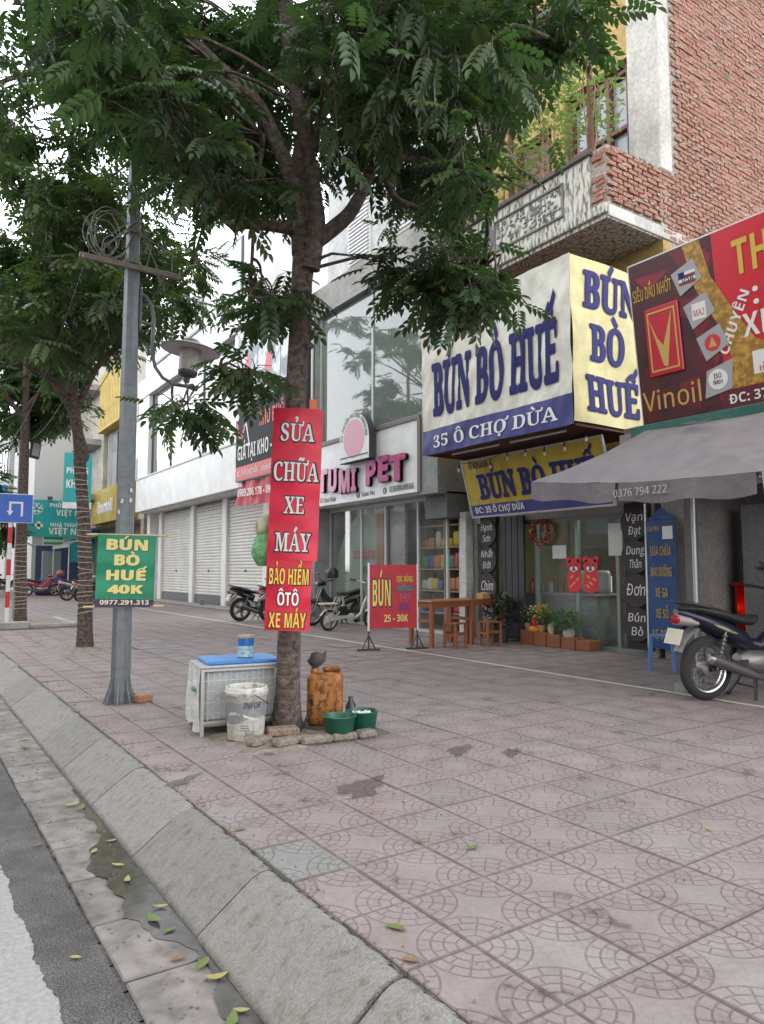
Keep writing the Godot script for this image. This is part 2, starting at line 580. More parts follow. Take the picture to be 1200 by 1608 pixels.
func _ready():
	var cam := Camera3D.new()
	cam.name = "camera"
	add_child(cam)
	cam.fov = 70.86
	cam.keep_aspect = Camera3D.KEEP_HEIGHT
	cam.near = 0.05
	cam.far = 900.0
	cam.rotation = Vector3(deg_to_rad(4.604), deg_to_rad(-33.82), 0)
	cam.position = Vector3(0, 1.25, 0)
	cam.current = true
	var env := Environment.new()
	env.background_mode = Environment.BG_SKY
	var sm := ProceduralSkyMaterial.new()
	sm.sky_top_color = Color(0.86, 0.89, 0.93)
	sm.sky_horizon_color = Color(0.97, 0.97, 0.97)
	sm.sky_curve = 0.25
	sm.sky_energy_multiplier = 1.5
	sm.ground_bottom_color = Color(0.35, 0.33, 0.32)
	sm.ground_horizon_color = Color(0.7, 0.69, 0.68)
	sm.sun_angle_max = 0.0
	var sky := Sky.new()
	sky.sky_material = sm
	env.sky = sky
	env.tonemap_mode = Environment.TONE_MAPPER_LINEAR
	env.tonemap_exposure = 2.1
	env.sdfgi_enabled = true
	env.ssao_enabled = true
	env.ssil_enabled = true
	var we := WorldEnvironment.new()
	we.name = "environment"
	we.environment = env
	add_child(we)
	var sun := DirectionalLight3D.new()
	sun.name = "sun"
	sun.light_color = Color(1.0, 0.98, 0.95)
	sun.light_energy = 0.25
	sun.light_angular_distance = 45.0
	sun.shadow_enabled = true
	sun.rotation = Vector3(deg_to_rad(-58), deg_to_rad(-50), 0)
	add_child(sun)
	build_ground()
	build_noodle_house()
	build_shutter_house()
	build_massage_billboard()
	build_pet_shop()
	build_pet_sign()
	build_far_street()
	build_opposite_side()
	build_noodle_signs()
	build_noodle_plants()
	build_repair_shop()
	build_umbrella()
	build_lamp_post()
	build_tree_banners()
	build_tree_foot_things()
	build_stand_sign()
	build_tables()
	build_road_sign()
	build_litter()
	build_motorbikes()
	build_ebike()
	build_trees()

# ---------------------------------------------------------------- the ground
const ROAD_Y := -0.2
const TILE := 0.39

func fan_tile_images() -> Array:
	# paver with moulded rings of setts round its corners: colour and relief
	var n := 384
	var col := PackedByteArray()
	var hgt := PackedByteArray()
	col.resize(n * n * 3)
	hgt.resize(n * n)
	var f := FastNoiseLite.new()
	f.frequency = 0.03
	f.fractal_octaves = 5
	f.seed = 12
	var rings := [0.485, 0.365, 0.25, 0.135]
	for j in n:
		for i in n:
			var u := (i + 0.5) / n
			var w := (j + 0.5) / n
			var du := minf(u, 1.0 - u)
			var dw := minf(w, 1.0 - w)
			var r := sqrt(du * du + dw * dw)
			var groove := 0.0
			var wid := 0.011
			for k in 4:
				groove = maxf(groove, 1.0 - smoothstep(wid * 0.5, wid * 1.25, absf(r - rings[k])))
				if k < 3 and r < rings[k] and r > rings[k + 1]:
					var cnt: float = [4.0, 3.0, 2.0][k]
					var ang := atan2(dw, du) / (PI * 0.5) * cnt
					var off := 0.5 if k == 1 else 0.0
					var fr := absf(fposmod(ang + off + 0.5, 1.0) - 0.5)
					groove = maxf(groove, 1.0 - smoothstep(wid * 0.5, wid * 1.25, fr / cnt * PI * 0.5 * r))
			var e := minf(du, dw)
			var edge := 1.0 - smoothstep(0.004, 0.014, e)
			var nz := f.get_noise_2d(i, j)
			var nz2 := f.get_noise_2d(i * 4.0 + 900.0, j * 4.0)
			var g2: float = groove * clampf(0.7 + nz * 1.8, 0.1, 1.0)
			var s := 1.0 - maxf(0.23 * g2, edge * 0.12) + nz * 0.12 + nz2 * 0.09
			s = clampf(s, 0.2, 1.0)
			var o := (j * n + i) * 3
			col[o] = int(255.0 * clampf(s, 0, 1))
			col[o + 1] = int(255.0 * clampf(s * (1.0 - 0.05 * groove), 0, 1))
			col[o + 2] = int(255.0 * clampf(s * (1.0 - 0.03 * groove), 0, 1))
			hgt[j * n + i] = int(255.0 * clampf(0.85 - groove * 0.6 - edge * 0.5 + nz2 * 0.12, 0, 1))
	var a := Image.create_from_data(n, n, false, Image.FORMAT_RGB8, col)
	var b := Image.create_from_data(n, n, false, Image.FORMAT_L8, hgt)
	return [ImageTexture.create_from_image(a), ImageTexture.create_from_image(b)]

func tile_shape(sx: float, sz: float) -> MB:
	var mb := MB.new()
	var c := 0.004
	var h := Vector3(sx * 0.5, 0, sz * 0.5)
	var u0 := 1.0 - sx / (TILE - 0.004)
	var top := [Vector3(-h.x + c, 0, -h.z + c), Vector3(h.x - c, 0, -h.z + c), Vector3(h.x - c, 0, h.z - c), Vector3(-h.x + c, 0, h.z - c)]
	var low := [Vector3(-h.x, -0.005, -h.z), Vector3(h.x, -0.005, -h.z), Vector3(h.x, -0.005, h.z), Vector3(-h.x, -0.005, h.z)]
	var uvs := [Vector2(u0, 0), Vector2(1, 0), Vector2(1, 1), Vector2(u0, 1)]
	var up := Vector3.UP
	mb.t3(top[0], top[1], top[2], up, up, up, uvs[0], uvs[1], uvs[2])
	mb.t3(top[0], top[2], top[3], up, up, up, uvs[0], uvs[2], uvs[3])
	for k in 4:
		var k2 := (k + 1) % 4
		var nn: Vector3 = (low[k] + low[k2]).normalized() + up
		nn = nn.normalized()
		mb.t3(top[k], top[k2], low[k2], nn, nn, nn, uvs[k], uvs[k2], uvs[k2])
		mb.t3(top[k], low[k2], low[k], nn, nn, nn, uvs[k], uvs[k2], uvs[k])
		var d := Vector3(0, -0.03, 0)
		var n2: Vector3 = (low[k] + low[k2]).normalized(); n2.y = 0; n2 = n2.normalized()
		mb.quad(low[k], low[k2], low[k2] + d, low[k] + d, n2)
	return mb

func build_ground() -> void:
	# road: one sheet to the horizon
	var asphalt := M("asphalt", Color(0.2, 0.187, 0.178), 0.9, {"tex": noise_tex("asph", 0.09, 0.5, 1.0, 4, 1024, FastNoiseLite.TYPE_SIMPLEX, 4, 0.2, 0.75), "scale": 0.9, "world": true, "bump": noise_tex("asphh", 0.35, 0.0, 1.0, 3, 512, FastNoiseLite.TYPE_SIMPLEX, 8), "depth": 1.2, "detail": noise_tex("asphd", 0.01, 0.75, 1.0, 5, 512, FastNoiseLite.TYPE_SIMPLEX_SMOOTH, 44, 0.15, 0.75), "dscale": 0.5})
	var mb := MB.new()
	mb.quad(Vector3(-300, ROAD_Y - 0.012, 60), Vector3(300, ROAD_Y - 0.012, 60), Vector3(300, ROAD_Y - 0.012, -500), Vector3(-300, ROAD_Y - 0.012, -500), Vector3.UP)
	setting("road", mb, asphalt)
	# worn painted edge line with ragged sides
	mb = MB.new()
	rng.seed = 77
	var zz := 4.0
	var x0 := 0.14
	var x1 := 0.5
	while zz > -60.0:
		var st := 0.02 if zz > -7.0 else 0.4
		var nx0 := 0.14 + rng.randf_range(-0.006, 0.006)
		var nx1 := 0.5 + sin(zz * 2.1) * 0.012 + sin(zz * 11.0) * 0.008 + sin(zz * 27.0) * 0.005 + rng.randf_range(-0.006, 0.006)
		mb.quad(Vector3(x0, 0, zz), Vector3(x1, 0, zz), Vector3(nx1, 0, zz - st), Vector3(nx0, 0, zz - st), Vector3.UP)
		x0 = nx0
		x1 = nx1
		zz -= st
	setting("road_edge_line", mb, M("road_paint", Color(0.31, 0.305, 0.288), 0.85, {"tex": noise_tex("paintw", 0.05, 0.84, 1.0, 6, 512, FastNoiseLite.TYPE_SIMPLEX_SMOOTH, 14, 0.1, 0.8), "scale": 1.2, "world": true, "bump": noise_tex("asphh", 0.35, 0.0, 1.0, 3), "depth": 0.3}), Vector3(0, ROAD_Y - 0.008, 0))

	# gutter slabs
	var slab_mats := []
	for k in 3:
		var t: float = [1.0, 0.88, 1.08][k]
		slab_mats.append(M("gutter_slab_%d" % k, Color(0.235 * t, 0.21 * t, 0.196 * t), 0.85, {"tex": ramp_tex("gutc", 0.009, [0.0, 0.3, 0.42, 1.0], [Color(0.8, 0.78, 0.76), Color(0.88, 0.87, 0.86), Color(0.95, 0.95, 0.94), Color(1, 1, 1)], 6, 1024, 71), "scale": 0.8, "world": true, "bump": noise_tex("wornh", 0.05, 0.0, 1.0, 4), "depth": 0.15, "detail": noise_tex("asphd", 0.01, 0.6, 1.0, 5), "dscale": 0.7}))
	var gut := Node3D.new()
	gut.name = "gutter"
	add_child(gut)
	gut.set_meta("kind", "structure")
	mb = MB.new()
	mb.box(Vector3(0.88, ROAD_Y - 0.032, -35), Vector3(0.33, 0.04, 84))
	part(gut, "gutter_bed", mb, M("joint_dirt", Color(0.14, 0.122, 0.11), 0.95, {"tex": noise_tex("grain", 0.02, 0.86, 1.0, 5), "scale": 3.0}))
	rng.seed = 5
	var z := 1.2
	var gi := 0
	while z > -40.0:
		var l := rng.randf_range(0.44, 0.5)
		if gi == 7: l = 0.18
		mb = MB.new()
		mb.box(Vector3(0, 0, 0), Vector3(0.312 + rng.randf_range(-0.012, 0.01), 0.04, l - 0.012), 0.006)
		part(gut, "gutter_slab", mb, slab_mats[gi % 3], Vector3(0.882, ROAD_Y - 0.02 + rng.randf_range(-0.003, 0.002), z - l * 0.5), turned(rng.randf_range(-0.6, 0.6)))
		z -= l
		gi += 1

	# standing water in the gutter
	mb = MB.new()
	var pz := -0.6
	var pw := 0.1
	rng.seed = 8
	while pz > -5.2:
		var w2 := 0.12 + 0.07 * sin(pz * 3.1) + 0.03 * sin(pz * 8.0 + 1.0) + 0.014 * sin(pz * 23.0) + 0.007 * sin(pz * 51.0) + rng.randf_range(-0.003, 0.003)
		if pz < -4.2: w2 *= maxf(0.15, (pz + 5.2) / 1.0)
		mb.quad(Vector3(1.036 - pw, 0, pz), Vector3(1.036, 0, pz), Vector3(1.036, 0, pz - 0.025), Vector3(1.036 - w2, 0, pz - 0.025), Vector3.UP)
		pw = w2
		pz -= 0.025
	setting("puddle_water", mb, M("puddle", Color(0.07, 0.062, 0.055), 0.16, {"tex": noise_tex("asphd", 0.01, 0.6, 1.0, 5), "scale": 1.6, "world": true, "spec": 0.35}), Vector3(0, ROAD_Y + 0.005, 0))

	# sloped kerb stones
	var kerb := Node3D.new()
	kerb.name = "kerb"
	add_child(kerb)
	kerb.set_meta("kind", "structure")
	var kmats := []
	for k in 3:
		var t2: float = [1.0, 0.9, 1.05][k]
		kmats.append(M("kerb_concrete_%d" % k, Color(0.345 * t2, 0.328 * t2, 0.305 * t2), 0.88, {"tex": noise_tex("kerbc", 0.05, 0.7, 1.0, 6, 1024, FastNoiseLite.TYPE_SIMPLEX, 61, 0.1, 0.8), "scale3": Vector3(1.0, 1.0, 2.2), "world": true, "bump": noise_tex("kerbh", 0.12, 0.0, 1.0, 5, 1024, FastNoiseLite.TYPE_SIMPLEX, 62), "depth": 0.5, "detail": ramp_tex("kerbd", 0.02, [0.0, 0.22, 0.3, 0.6, 1.0], [Color(0.55, 0.52, 0.49), Color(0.72, 0.7, 0.67), Color(0.9, 0.89, 0.88), Color(0.97, 0.97, 0.96), Color(1, 1, 1)], 6, 1024, 63), "dscale": 0.6}))
	var nf := FastNoiseLite.new()
	nf.frequency = 2.4
	nf.fractal_octaves = 4
	var prof := [Vector2(1.045, -0.32), Vector2(1.042, -0.19), Vector2(1.06, -0.172), Vector2(1.11, -0.136), Vector2(1.17, -0.092), Vector2(1.23, -0.05), Vector2(1.275, -0.018), Vector2(1.31, -0.002), Vector2(1.345, 0.003), Vector2(1.372, -0.004), Vector2(1.376, -0.06)]
	z = 0.95
	gi = 0
	while z > -60.0:
		var l := 0.955
		mb = MB.new()
		var rings := []
		var nz2 := 18 if z > -8.0 else 4
		for j in nz2 + 1:
			var zz2 := lerpf(-l * 0.5 + 0.008, l * 0.5 - 0.008, float(j) / nz2)
			var ring := []
			var endr := 0.01 if j == 0 or j == nz2 else 0.0
			for i in prof.size():
				var q: Vector2 = prof[i]
				var nz3 := nf.get_noise_2d(q.x * 9.0 + gi * 13.0, zz2 * 3.0 + gi * 5.0)
				var amp := 0.0025 if i > 1 and i < prof.size() - 1 else 0.0
				var chip := 0.0
				if i >= 6 and i <= 9: chip = maxf(0.0, nf.get_noise_2d(zz2 * 4.0 + gi * 31.0, 50.0) - 0.1) * 0.05
				ring.append(Vector3(q.x - 1.2, q.y + nz3 * amp - chip - endr, zz2))
			rings.append(ring)
		mb.skin(rings, false, false, Vector3(-0.5, 1, 0))
		for e in [0, nz2]:
			var nn := Vector3(0, 0, -1 if e == 0 else 1)
			for i in prof.size() - 1:
				mb.quad(rings[e][i], rings[e][i + 1], Vector3(rings[e][i + 1].x, -0.32, rings[e][i + 1].z), Vector3(rings[e][i].x, -0.32, rings[e][i].z), nn)
		part(kerb, "kerb_stone", mb, kmats[gi % 3], Vector3(1.2 + rng.randf_range(-0.006, 0.004), rng.randf_range(-0.006, 0.003), z - l * 0.5), turned(rng.randf_range(-0.4, 0.4)))
		z -= l
		gi += 1
	mb = MB.new()
	mb.box(Vector3(1.22, -0.28, -30), Vector3(0.3, 0.06, 66))
	part(kerb, "kerb_joint_fill", mb, mats["joint_dirt"])

	# pavement: bed, tiles one by one near by, the rest joined
	var pave := Node3D.new()
	pave.name = "pavement"
	add_child(pave)
	pave.set_meta("kind", "structure")
	mb = MB.new()
	mb.box(Vector3(10.7, -0.108, -57), Vector3(18.6, 0.2, 126))
	part(pave, "bedding", mb, mats["joint_dirt"])
	var fan := fan_tile_images()
	var tints := [Color(0.257, 0.212, 0.200), Color(0.248, 0.207, 0.196), Color(0.240, 0.205, 0.194), Color(0.265, 0.220, 0.207), Color(0.252, 0.203, 0.191), Color(0.230, 0.198, 0.188), Color(0.259, 0.225, 0.214), Color(0.216, 0.218, 0.203)]
	var tmats := []
	for k in tints.size():
		tmats.append(M("paver_%d" % k, tints[k], 0.92, {"tex": fan[0], "tri": false, "bump": fan[1], "depth": 0.35, "detail": ramp_tex("paved", 0.012, [0.0, 0.14, 0.24, 0.5, 1.0], [Color(0.55, 0.52, 0.51), Color(0.7, 0.67, 0.66), Color(0.9, 0.89, 0.885), Color(0.95, 0.95, 0.95), Color(1, 1, 1)], 6, 1024, 91), "dscale": 0.21}))
	var full := tile_shape(TILE - 0.004, TILE - 0.004).mesh()
	var cut := tile_shape(0.272, TILE - 0.004).mesh()
	var cam := Vector3(0, 1.25, 0)
	var fwd := Vector3(0.5566, 0.0803, -0.8308).normalized()
	var cand := []
	var rest := []
	for c in range(-1, 31):
		for r in range(-12, 160):
			var x := 2.045 + TILE * (c + 0.5) - TILE
			if c == -1: x = 1.655 - 0.139
			var zc := -1.917 - TILE * (r + 0.5)
			var p := Vector3(x, 0, zc)
			# open earth round the three trees
			if (x > 1.95 and x < 3.1 and zc < -4.65 and zc > -5.75) or (x > 2.0 and x < 3.15 and zc < -11.6 and zc > -12.9): continue
			var d := p - cam
			var dep := d.dot(fwd)
			var lat := d.dot(Vector3(0.831, 0, 0.556))
			var up := d.y * 0.9968
			var inview := dep > 0.6 and absf(lat) < dep * 0.56 and c < 20
			cand.append([dep if inview else 1000.0 + absf(zc), p, c])
	cand.sort_custom(func(a, b): return a[0] < b[0])
	rng.seed = 42
	var far := []
	for k in tints.size(): far.append(MB.new())
	for i in cand.size():
		var e: Array = cand[i]
		var kx := rng.randi() % 100
		var k := 0
		if kx < 26: k = 0
		elif kx < 48: k = 1
		elif kx < 64: k = 2
		elif kx < 76: k = 3
		elif kx < 85: k = 4
		elif kx < 93: k = 5
		elif kx < 99: k = 6
		else: k = 7
		var tilt := Basis(Vector3(rng.randfn(), 0, rng.randfn()).normalized(), rng.randf_range(0.0, 0.011))
		var lift := rng.randf_range(-0.004, 0.002)
		tilt = tilt * turned(rng.randf_range(-0.35, 0.35))
		var turn := turned(90.0 * (rng.randi() % 4)) if e[2] != -1 else Basis()
		if i < 300:
			part(pave, "paving_tile", cut if e[2] == -1 else full, tmats[k], e[1] + Vector3(0, lift, 0), tilt * turn)
		else:
			var fm: MB = far[k]
			var src: ArrayMesh = cut if e[2] == -1 else full
			var ar := src.surface_get_arrays(0)
			var vv: PackedVector3Array = Transform3D(tilt * turn, e[1] + Vector3(0, lift, 0)) * ar[Mesh.ARRAY_VERTEX]
			fm.v.append_array(vv)
			fm.n.append_array(ar[Mesh.ARRAY_NORMAL])
			fm.uv.append_array(ar[Mesh.ARRAY_TEX_UV])
	for k in tints.size():
		var o := part(pave, "distant_paving", far[k], tmats[k])
		o.set_meta("kind", "stuff")
	# painted property line across the pavement
	mb = MB.new()
	zz = 2.0
	rng.seed = 3
	while zz > -60.0:
		var st2 := 0.3
		if rng.randf() > 0.02:
			var a0 := 6.62 + rng.randf_range(-0.006, 0.006)
			mb.quad(Vector3(a0 - 0.04, 0, zz), Vector3(a0 + 0.04, 0, zz), Vector3(a0 + 0.04, 0, zz - st2), Vector3(a0 - 0.04, 0, zz - st2), Vector3.UP)
		zz -= st2
	setting("pavement_line", mb, M("line_paint", Color(0.55, 0.52, 0.48), 0.8, {"tex": noise_tex("paintw", 0.02, 0.45, 1.0, 6), "scale": 2.0, "world": true}), Vector3(0, 0.0045, 0))
	# concrete apron in front of the shuttered shops
	mb = MB.new()
	mb.box(Vector3(8.85, 0.025, -25.4), Vector3(0.9, 0.05, 12.6), 0.01)
	setting("shop_doorstep", mb, worn("apron", 0.3, 0.285, 0.27))

	# dark spills soaked into the tiles
	rng.seed = 19
	for q in [[2.27, -3.6, 0.2, 0.11], [3.3, -3.95, 0.16, 0.07], [1.46, -4.3, 0.14, 0.05], [3.55, -3.7, 0.12, 0.05]]:
		mb = MB.new()
		var ring2 := PackedVector2Array()
		for k in 40:
			var an := TAU * k / 40.0
			var rr := 1.0 + 0.22 * sin(an * 3.0 + q[0]) + 0.14 * sin(an * 7.0 + q[1]) + rng.randf_range(-0.12, 0.12)
			ring2.append(Vector2(cos(an) * q[2] * rr, sin(an) * q[3] * rr))
		mb.xf = Transform3D(Basis(Vector3.RIGHT, -PI / 2), Vector3.ZERO)
		mb.prism(ring2, 0.0, 0.0, false)
		setting("spill_stain", mb, M("spill", Color(0.07, 0.045, 0.04), 0.8, {"alpha": 0.4, "tex": noise_tex("paintw", 0.05, 0.84, 1.0, 6), "scale": 3.0}), Vector3(q[0], 0.0042, q[1]), turned(35))

	# grit and crumbs scattered over tiles, gutter and asphalt
	mb = MB.new()
	rng.seed = 29
	for k in 700:
		var gx := rng.randf_range(0.3, 5.5)
		var gz := rng.randf_range(-1.2, -9.0)
		if k < 220: gx = rng.randf_range(0.72, 1.04)
		elif k < 330: gx = rng.randf_range(1.36, 1.45)
		var gy := 0.003 if gx > 1.33 else ROAD_Y + 0.003 if gx > 0.72 else ROAD_Y - 0.008
		if gx > 1.04 and gx < 1.33: continue
		var gs := rng.randf_range(0.002, 0.0065)
		mb.xf = Transform3D(Basis(Vector3(rng.randfn(), rng.randfn(), rng.randfn()).normalized(), rng.randf() * 3.0), Vector3(gx, gy, gz))
		mb.box(Vector3.ZERO, Vector3(gs * 2.0, gs, gs * 1.4))
	tag(setting("grit", mb, M("grit", Color(0.16, 0.14, 0.12), 0.95)), "", "", "", "stuff")

	# tree pits of bare earth
	var earth := M("earth", Color(0.27, 0.225, 0.185), 0.95, {"tex": noise_tex("earthc", 0.02, 0.68, 1.0, 6, 512, FastNoiseLite.TYPE_SIMPLEX_SMOOTH, 17, 0.1, 0.75), "scale": 0.8, "world": true, "bump": noise_tex("earthh", 0.06, 0.0, 1.0, 5), "depth": 0.7})
	for pit in [[2.52, -5.17, 0.62, 0.62], [2.55, -12.3, 0.62, 0.7]]:
		mb = MB.new()
		var g := []
		for j in 13:
			var row := []
			for i in 13:
				var x := lerpf(-pit[2], pit[2], i / 12.0)
				var z3 := lerpf(-pit[3], pit[3], j / 12.0)
				var e2 := minf(minf(i, 12 - i), minf(j, 12 - j)) / 6.0
				row.append(Vector3(x, -0.012 + 0.04 * sqrt(e2) + nf.get_noise_2d(x * 4.0 + pit[0], z3 * 4.0) * 0.03, z3))
			g.append(row)
		mb.skin(g, false, false, Vector3.UP)
		setting("bare_earth", mb, earth, Vector3(pit[0], 0.0, pit[1]))

# ---------------------------------------------------------------- houses; facade frames: local x runs along the street towards the viewer, z points to the road
var FB := facing(-1, 0)

func one(parent: Node3D, called: String, m: Material, x0: float, x1: float, y0: float, y1: float, z0: float, z1: float, bev := 0.0) -> MeshInstance3D:
	var mb := MB.new()
	mb.box(Vector3.ZERO, Vector3(absf(x1 - x0), absf(y1 - y0), absf(z1 - z0)), bev)
	return part(parent, called, mb, m, Vector3((x0 + x1) * 0.5, (y0 + y1) * 0.5, (z0 + z1) * 0.5))

func pane(parent: Node3D, x0: float, x1: float, y0: float, y1: float, z: float, m := "glass") -> MeshInstance3D:
	return one(parent, "pane", M(m, Color(0.2, 0.27, 0.25) if m == "glass" else Color(0.25, 0.29, 0.26), 0.02, {"alpha": 0.06 if m == "glass" else 0.4, "spec": 0.5}), x0, x1, y0, y1, z - 0.004, z + 0.004)

func put_text(parent: Node3D, s: String, x: float, y: float, z: float, h: float, w: float, m: Material, face := "sans", slant := 0.0, called := "lettering") -> MeshInstance3D:
	return part(parent, called, letters(s, h, w, face, slant), m, Vector3(x, y, z))

func brick_mats() -> Array:
	var a := []
	var cols := [Color(0.46, 0.36, 0.32), Color(0.5, 0.42, 0.38), Color(0.42, 0.31, 0.27), Color(0.5, 0.45, 0.41), Color(0.45, 0.4, 0.37)]
	for k in cols.size():
		a.append(M("brick_%d" % k, cols[k], 0.92, {"tex": ramp_tex("brickc", 0.02, [0.0, 0.42, 0.54, 0.64, 1.0], [Color(0.68, 0.46, 0.4), Color(0.82, 0.58, 0.5), Color(0.9, 0.68, 0.6), Color(0.93, 0.88, 0.82), Color(1.0, 0.98, 0.95)], 6, 1024, 19), "scale": 1.3, "world": true, "bump": noise_tex("brickh", 0.07, 0, 1, 4, 512, FastNoiseLite.TYPE_SIMPLEX_SMOOTH, 20), "depth": 0.9}))
	return a

func build_noodle_house() -> void:
	var yellow := worn("yellow_wall", 0.55, 0.38, 0.14, 0.9, 0.5)
	var white := worn("old_white_plaster", 0.68, 0.66, 0.61, 0.9, 0.6, 0.2)
	var mould := M("mouldy_plaster", Color(0.62, 0.61, 0.57), 0.92, {"tex": ramp_tex("mouldc", 0.009, [0.0, 0.3, 0.42, 0.56, 1.0], [Color(0.36, 0.36, 0.35), Color(0.55, 0.55, 0.53), Color(0.78, 0.77, 0.74), Color(0.95, 0.95, 0.93), Color(1, 1, 1)], 6, 1024, 52), "scale3": Vector3(1.3, 0.28, 1.3), "world": true, "bump": noise_tex("wornh", 0.05, 0, 1, 4), "depth": 0.5})
	var wood := M("brown_joinery", Color(0.17, 0.045, 0.04), 0.55, {"tex": noise_tex("grain", 0.02, 0.86, 1.0, 5), "scale": 1.0})
	var mortar := M("mortar", Color(0.48, 0.42, 0.375), 0.95, {"tex": noise_tex("mortc", 0.03, 0.7, 1.0, 5, 512, FastNoiseLite.TYPE_SIMPLEX_SMOOTH, 6, 0.2, 0.7), "scale": 1.4, "world": true, "bump": noise_tex("brickh", 0.07, 0, 1, 4), "depth": 1.0})
	var h := thing("brick_sided_house", "yellow house with bare brick side wall and mouldy balcony above noodle shop", "house", Vector3(9.5, 0, -6.45), FB)
	# local x = Z + 6.45 ; z = 9.5 - X
	var w := MB.new()
	w.span(-4.15, -3.15, 6.5, 12.5, -0.25, 0.0)
	w.span(-3.15, -2.2, 9.3, 12.5, -0.25, 0.0)
	w.span(-2.2, -1.9, 6.5, 12.5, -0.25, 0.0)
	w.span(-1.9, -0.55, 9.6, 12.5, -0.25, 0.0)
	w.span(-4.15, 0.0, 2.6, 6.3, -0.25, 0.0)
	part(h, "front_wall", w, yellow)
	w = MB.new()
	w.span(-0.55, -0.003, 6.5, 7.42, -0.2, 0.03, 0.02)
	w.span(-0.55, 0.022, 7.42, 12.5, -0.28, 0.03, 0.02)
	part(h, "corner_pillar", w, white)
	w = MB.new()
	w.span(-4.15, -0.012, 2.6, 12.6, -6.5, -0.26)
	part(h, "rear_body", w, mortar)
	# balcony
	w = MB.new()
	w.span(-4.14, -0.02, 6.3, 6.48, 0.001, 1.28)
	w.span(-4.14, -0.005, 6.36, 6.52, 1.2, 1.33, 0.015)
	part(h, "balcony_slab", w, mould)
	w = MB.new()
	w.span(-4.14, -0.32, 6.52, 7.36, 1.15, 1.27)
	part(h, "balcony_parapet", w, mould)
	w = MB.new()
	w.span(-4.14, -0.28, 7.36, 7.4, 1.1, 1.33, 0.01)
	w.span(-4.14, -0.28, 7.4, 7.46, 1.12, 1.3, 0.012)
	part(h, "balcony_coping", w, worn("dark_coping", 0.16, 0.13, 0.125))
	# moulded ornaments
	for q in [[-1.6, 0.78], [-3.45, 0.6]]:
		w = MB.new()
		var cx: float = q[0]
		var hw: float = q[1]
		for e in [[-hw, hw, 6.64, 6.68], [-hw, hw, 7.15, 7.19], [-hw, -hw + 0.04, 6.68, 7.15], [hw - 0.04, hw, 6.68, 7.15]]:
			w.span(cx + e[0], cx + e[1], e[2], e[3], 1.268, 1.3, 0.008)
		part(h, "ornament_frame", w, worn("ornament_grey", 0.24, 0.235, 0.225))
		w = MB.new()
		rng.seed = int(1000 + cx * 10)
		for k in 120:
			var px := cx + rng.randf_range(-hw + 0.06, hw - 0.06)
			var py := rng.randf_range(6.7, 7.13)
			w.ell(Vector3(px, py, 1.272), Vector3(rng.randf_range(0.02, 0.045), rng.randf_range(0.014, 0.03), 0.014), 6)
		part(h, "ornament_scrollwork", w, mats["ornament_grey"])
	w = MB.new()
	w.xf = Transform3D(Basis(Vector3.RIGHT, PI / 2), Vector3(-2.62, 6.93, 1.27))
	w.lathe(Vector3.ZERO, [Vector2(0.25, 0), Vector2(0.25, 0.03), Vector2(0.2, 0.035), Vector2(0.19, 0.015), Vector2(0.1, 0.02), Vector2(0.08, 0.04), Vector2(0.0, 0.045)], 24)
	part(h, "ornament_medallion", w, mats["ornament_grey"])
	# joinery: door with leaves, window with panes and bars
	var dr := one(h, "door", wood, -3.12, -2.24, 6.5, 9.2, -0.2, -0.14)
	for e in [[-3.15, -3.07], [-2.28, -2.2]]: one(dr, "door_frame", wood, e[0] + 2.68, e[1] + 2.68, -1.35, 1.45, -0.03, 0.1, 0.01)
	one(dr, "door_frame", wood, -0.45, 0.45, 1.36, 1.44, -0.03, 0.1, 0.01)
	for k in 3: one(dr, "door_panel", wood, -0.32, 0.32, -1.1 + k * 0.8, -0.45 + k * 0.8, 0.03, 0.05, 0.01)
	var wn := one(h, "window", M("window_dark", Color(0.03, 0.032, 0.04), 0.2), -1.88, -0.57, 6.52, 9.58, -0.24, -0.2)
	for k in 4: one(wn, "window_frame", wood, -0.65 + k * 0.407, -0.57 + k * 0.407, -1.5, 1.5, 0.02, 0.14, 0.01)
	for k in 4: one(wn, "window_rail", wood, -0.65, 0.65, -1.5 + k * 0.96, -1.42 + k * 0.96, 0.02, 0.13, 0.01)
	for k in 3: one(wn, "pane", M("window_pane_grey", Color(0.3, 0.32, 0.35), 0.08), -0.55 + k * 0.4, -0.28 + k * 0.4, -1.35, 1.35, 0.025, 0.035)
	# steel posts on the balcony
	for q in [[-0.34, 0.045], [-2.02, 0.05]]:
		w = MB.new()
		w.tube([Vector3(q[0], 7.46, 1.2), Vector3(q[0], 11.0, 1.2)], q[1], 8)
		part(h, "rusty_post", w, worn("rust_steel", 0.2, 0.09, 0.06))
	# bricks of the side wall: Z = -6.45, one by one where they show largest
	var bm := brick_mats()
	rng.seed = 31
	var spots := []
	var bl := 0.222
	var cy := 0.077
	for row in range(0, 96):
		var y := 4.9 + row * cy
		for c in range(-8, 30):
			var x := 9.62 + c * 0.234 + (0.117 if row % 2 else 0.0)
			if y < 6.55 or y > 7.42:
				if x < (9.9 if y > 7.42 else 9.62): continue
			elif x < 8.3 : continue
			if y < 6.36 and y > 6.15: continue
			spots.append(Vector3(x + rng.randf_range(-0.006, 0.006), y + rng.randf_range(-0.004, 0.004), 0))
	var cam := Vector3(0, 1.25, 0)
	spots.sort_custom(func(a, b): return _brick_rank(a) < _brick_rank(b))
	var shapes := []
	for k in 5:
		w = MB.new()
		w.box(Vector3.ZERO, Vector3(bl - 0.012 * k, 0.064 - 0.002 * (k % 3), 0.05), 0.005)
		shapes.append(w.mesh())
	var bulk := []
	for k in bm.size(): bulk.append(MB.new())
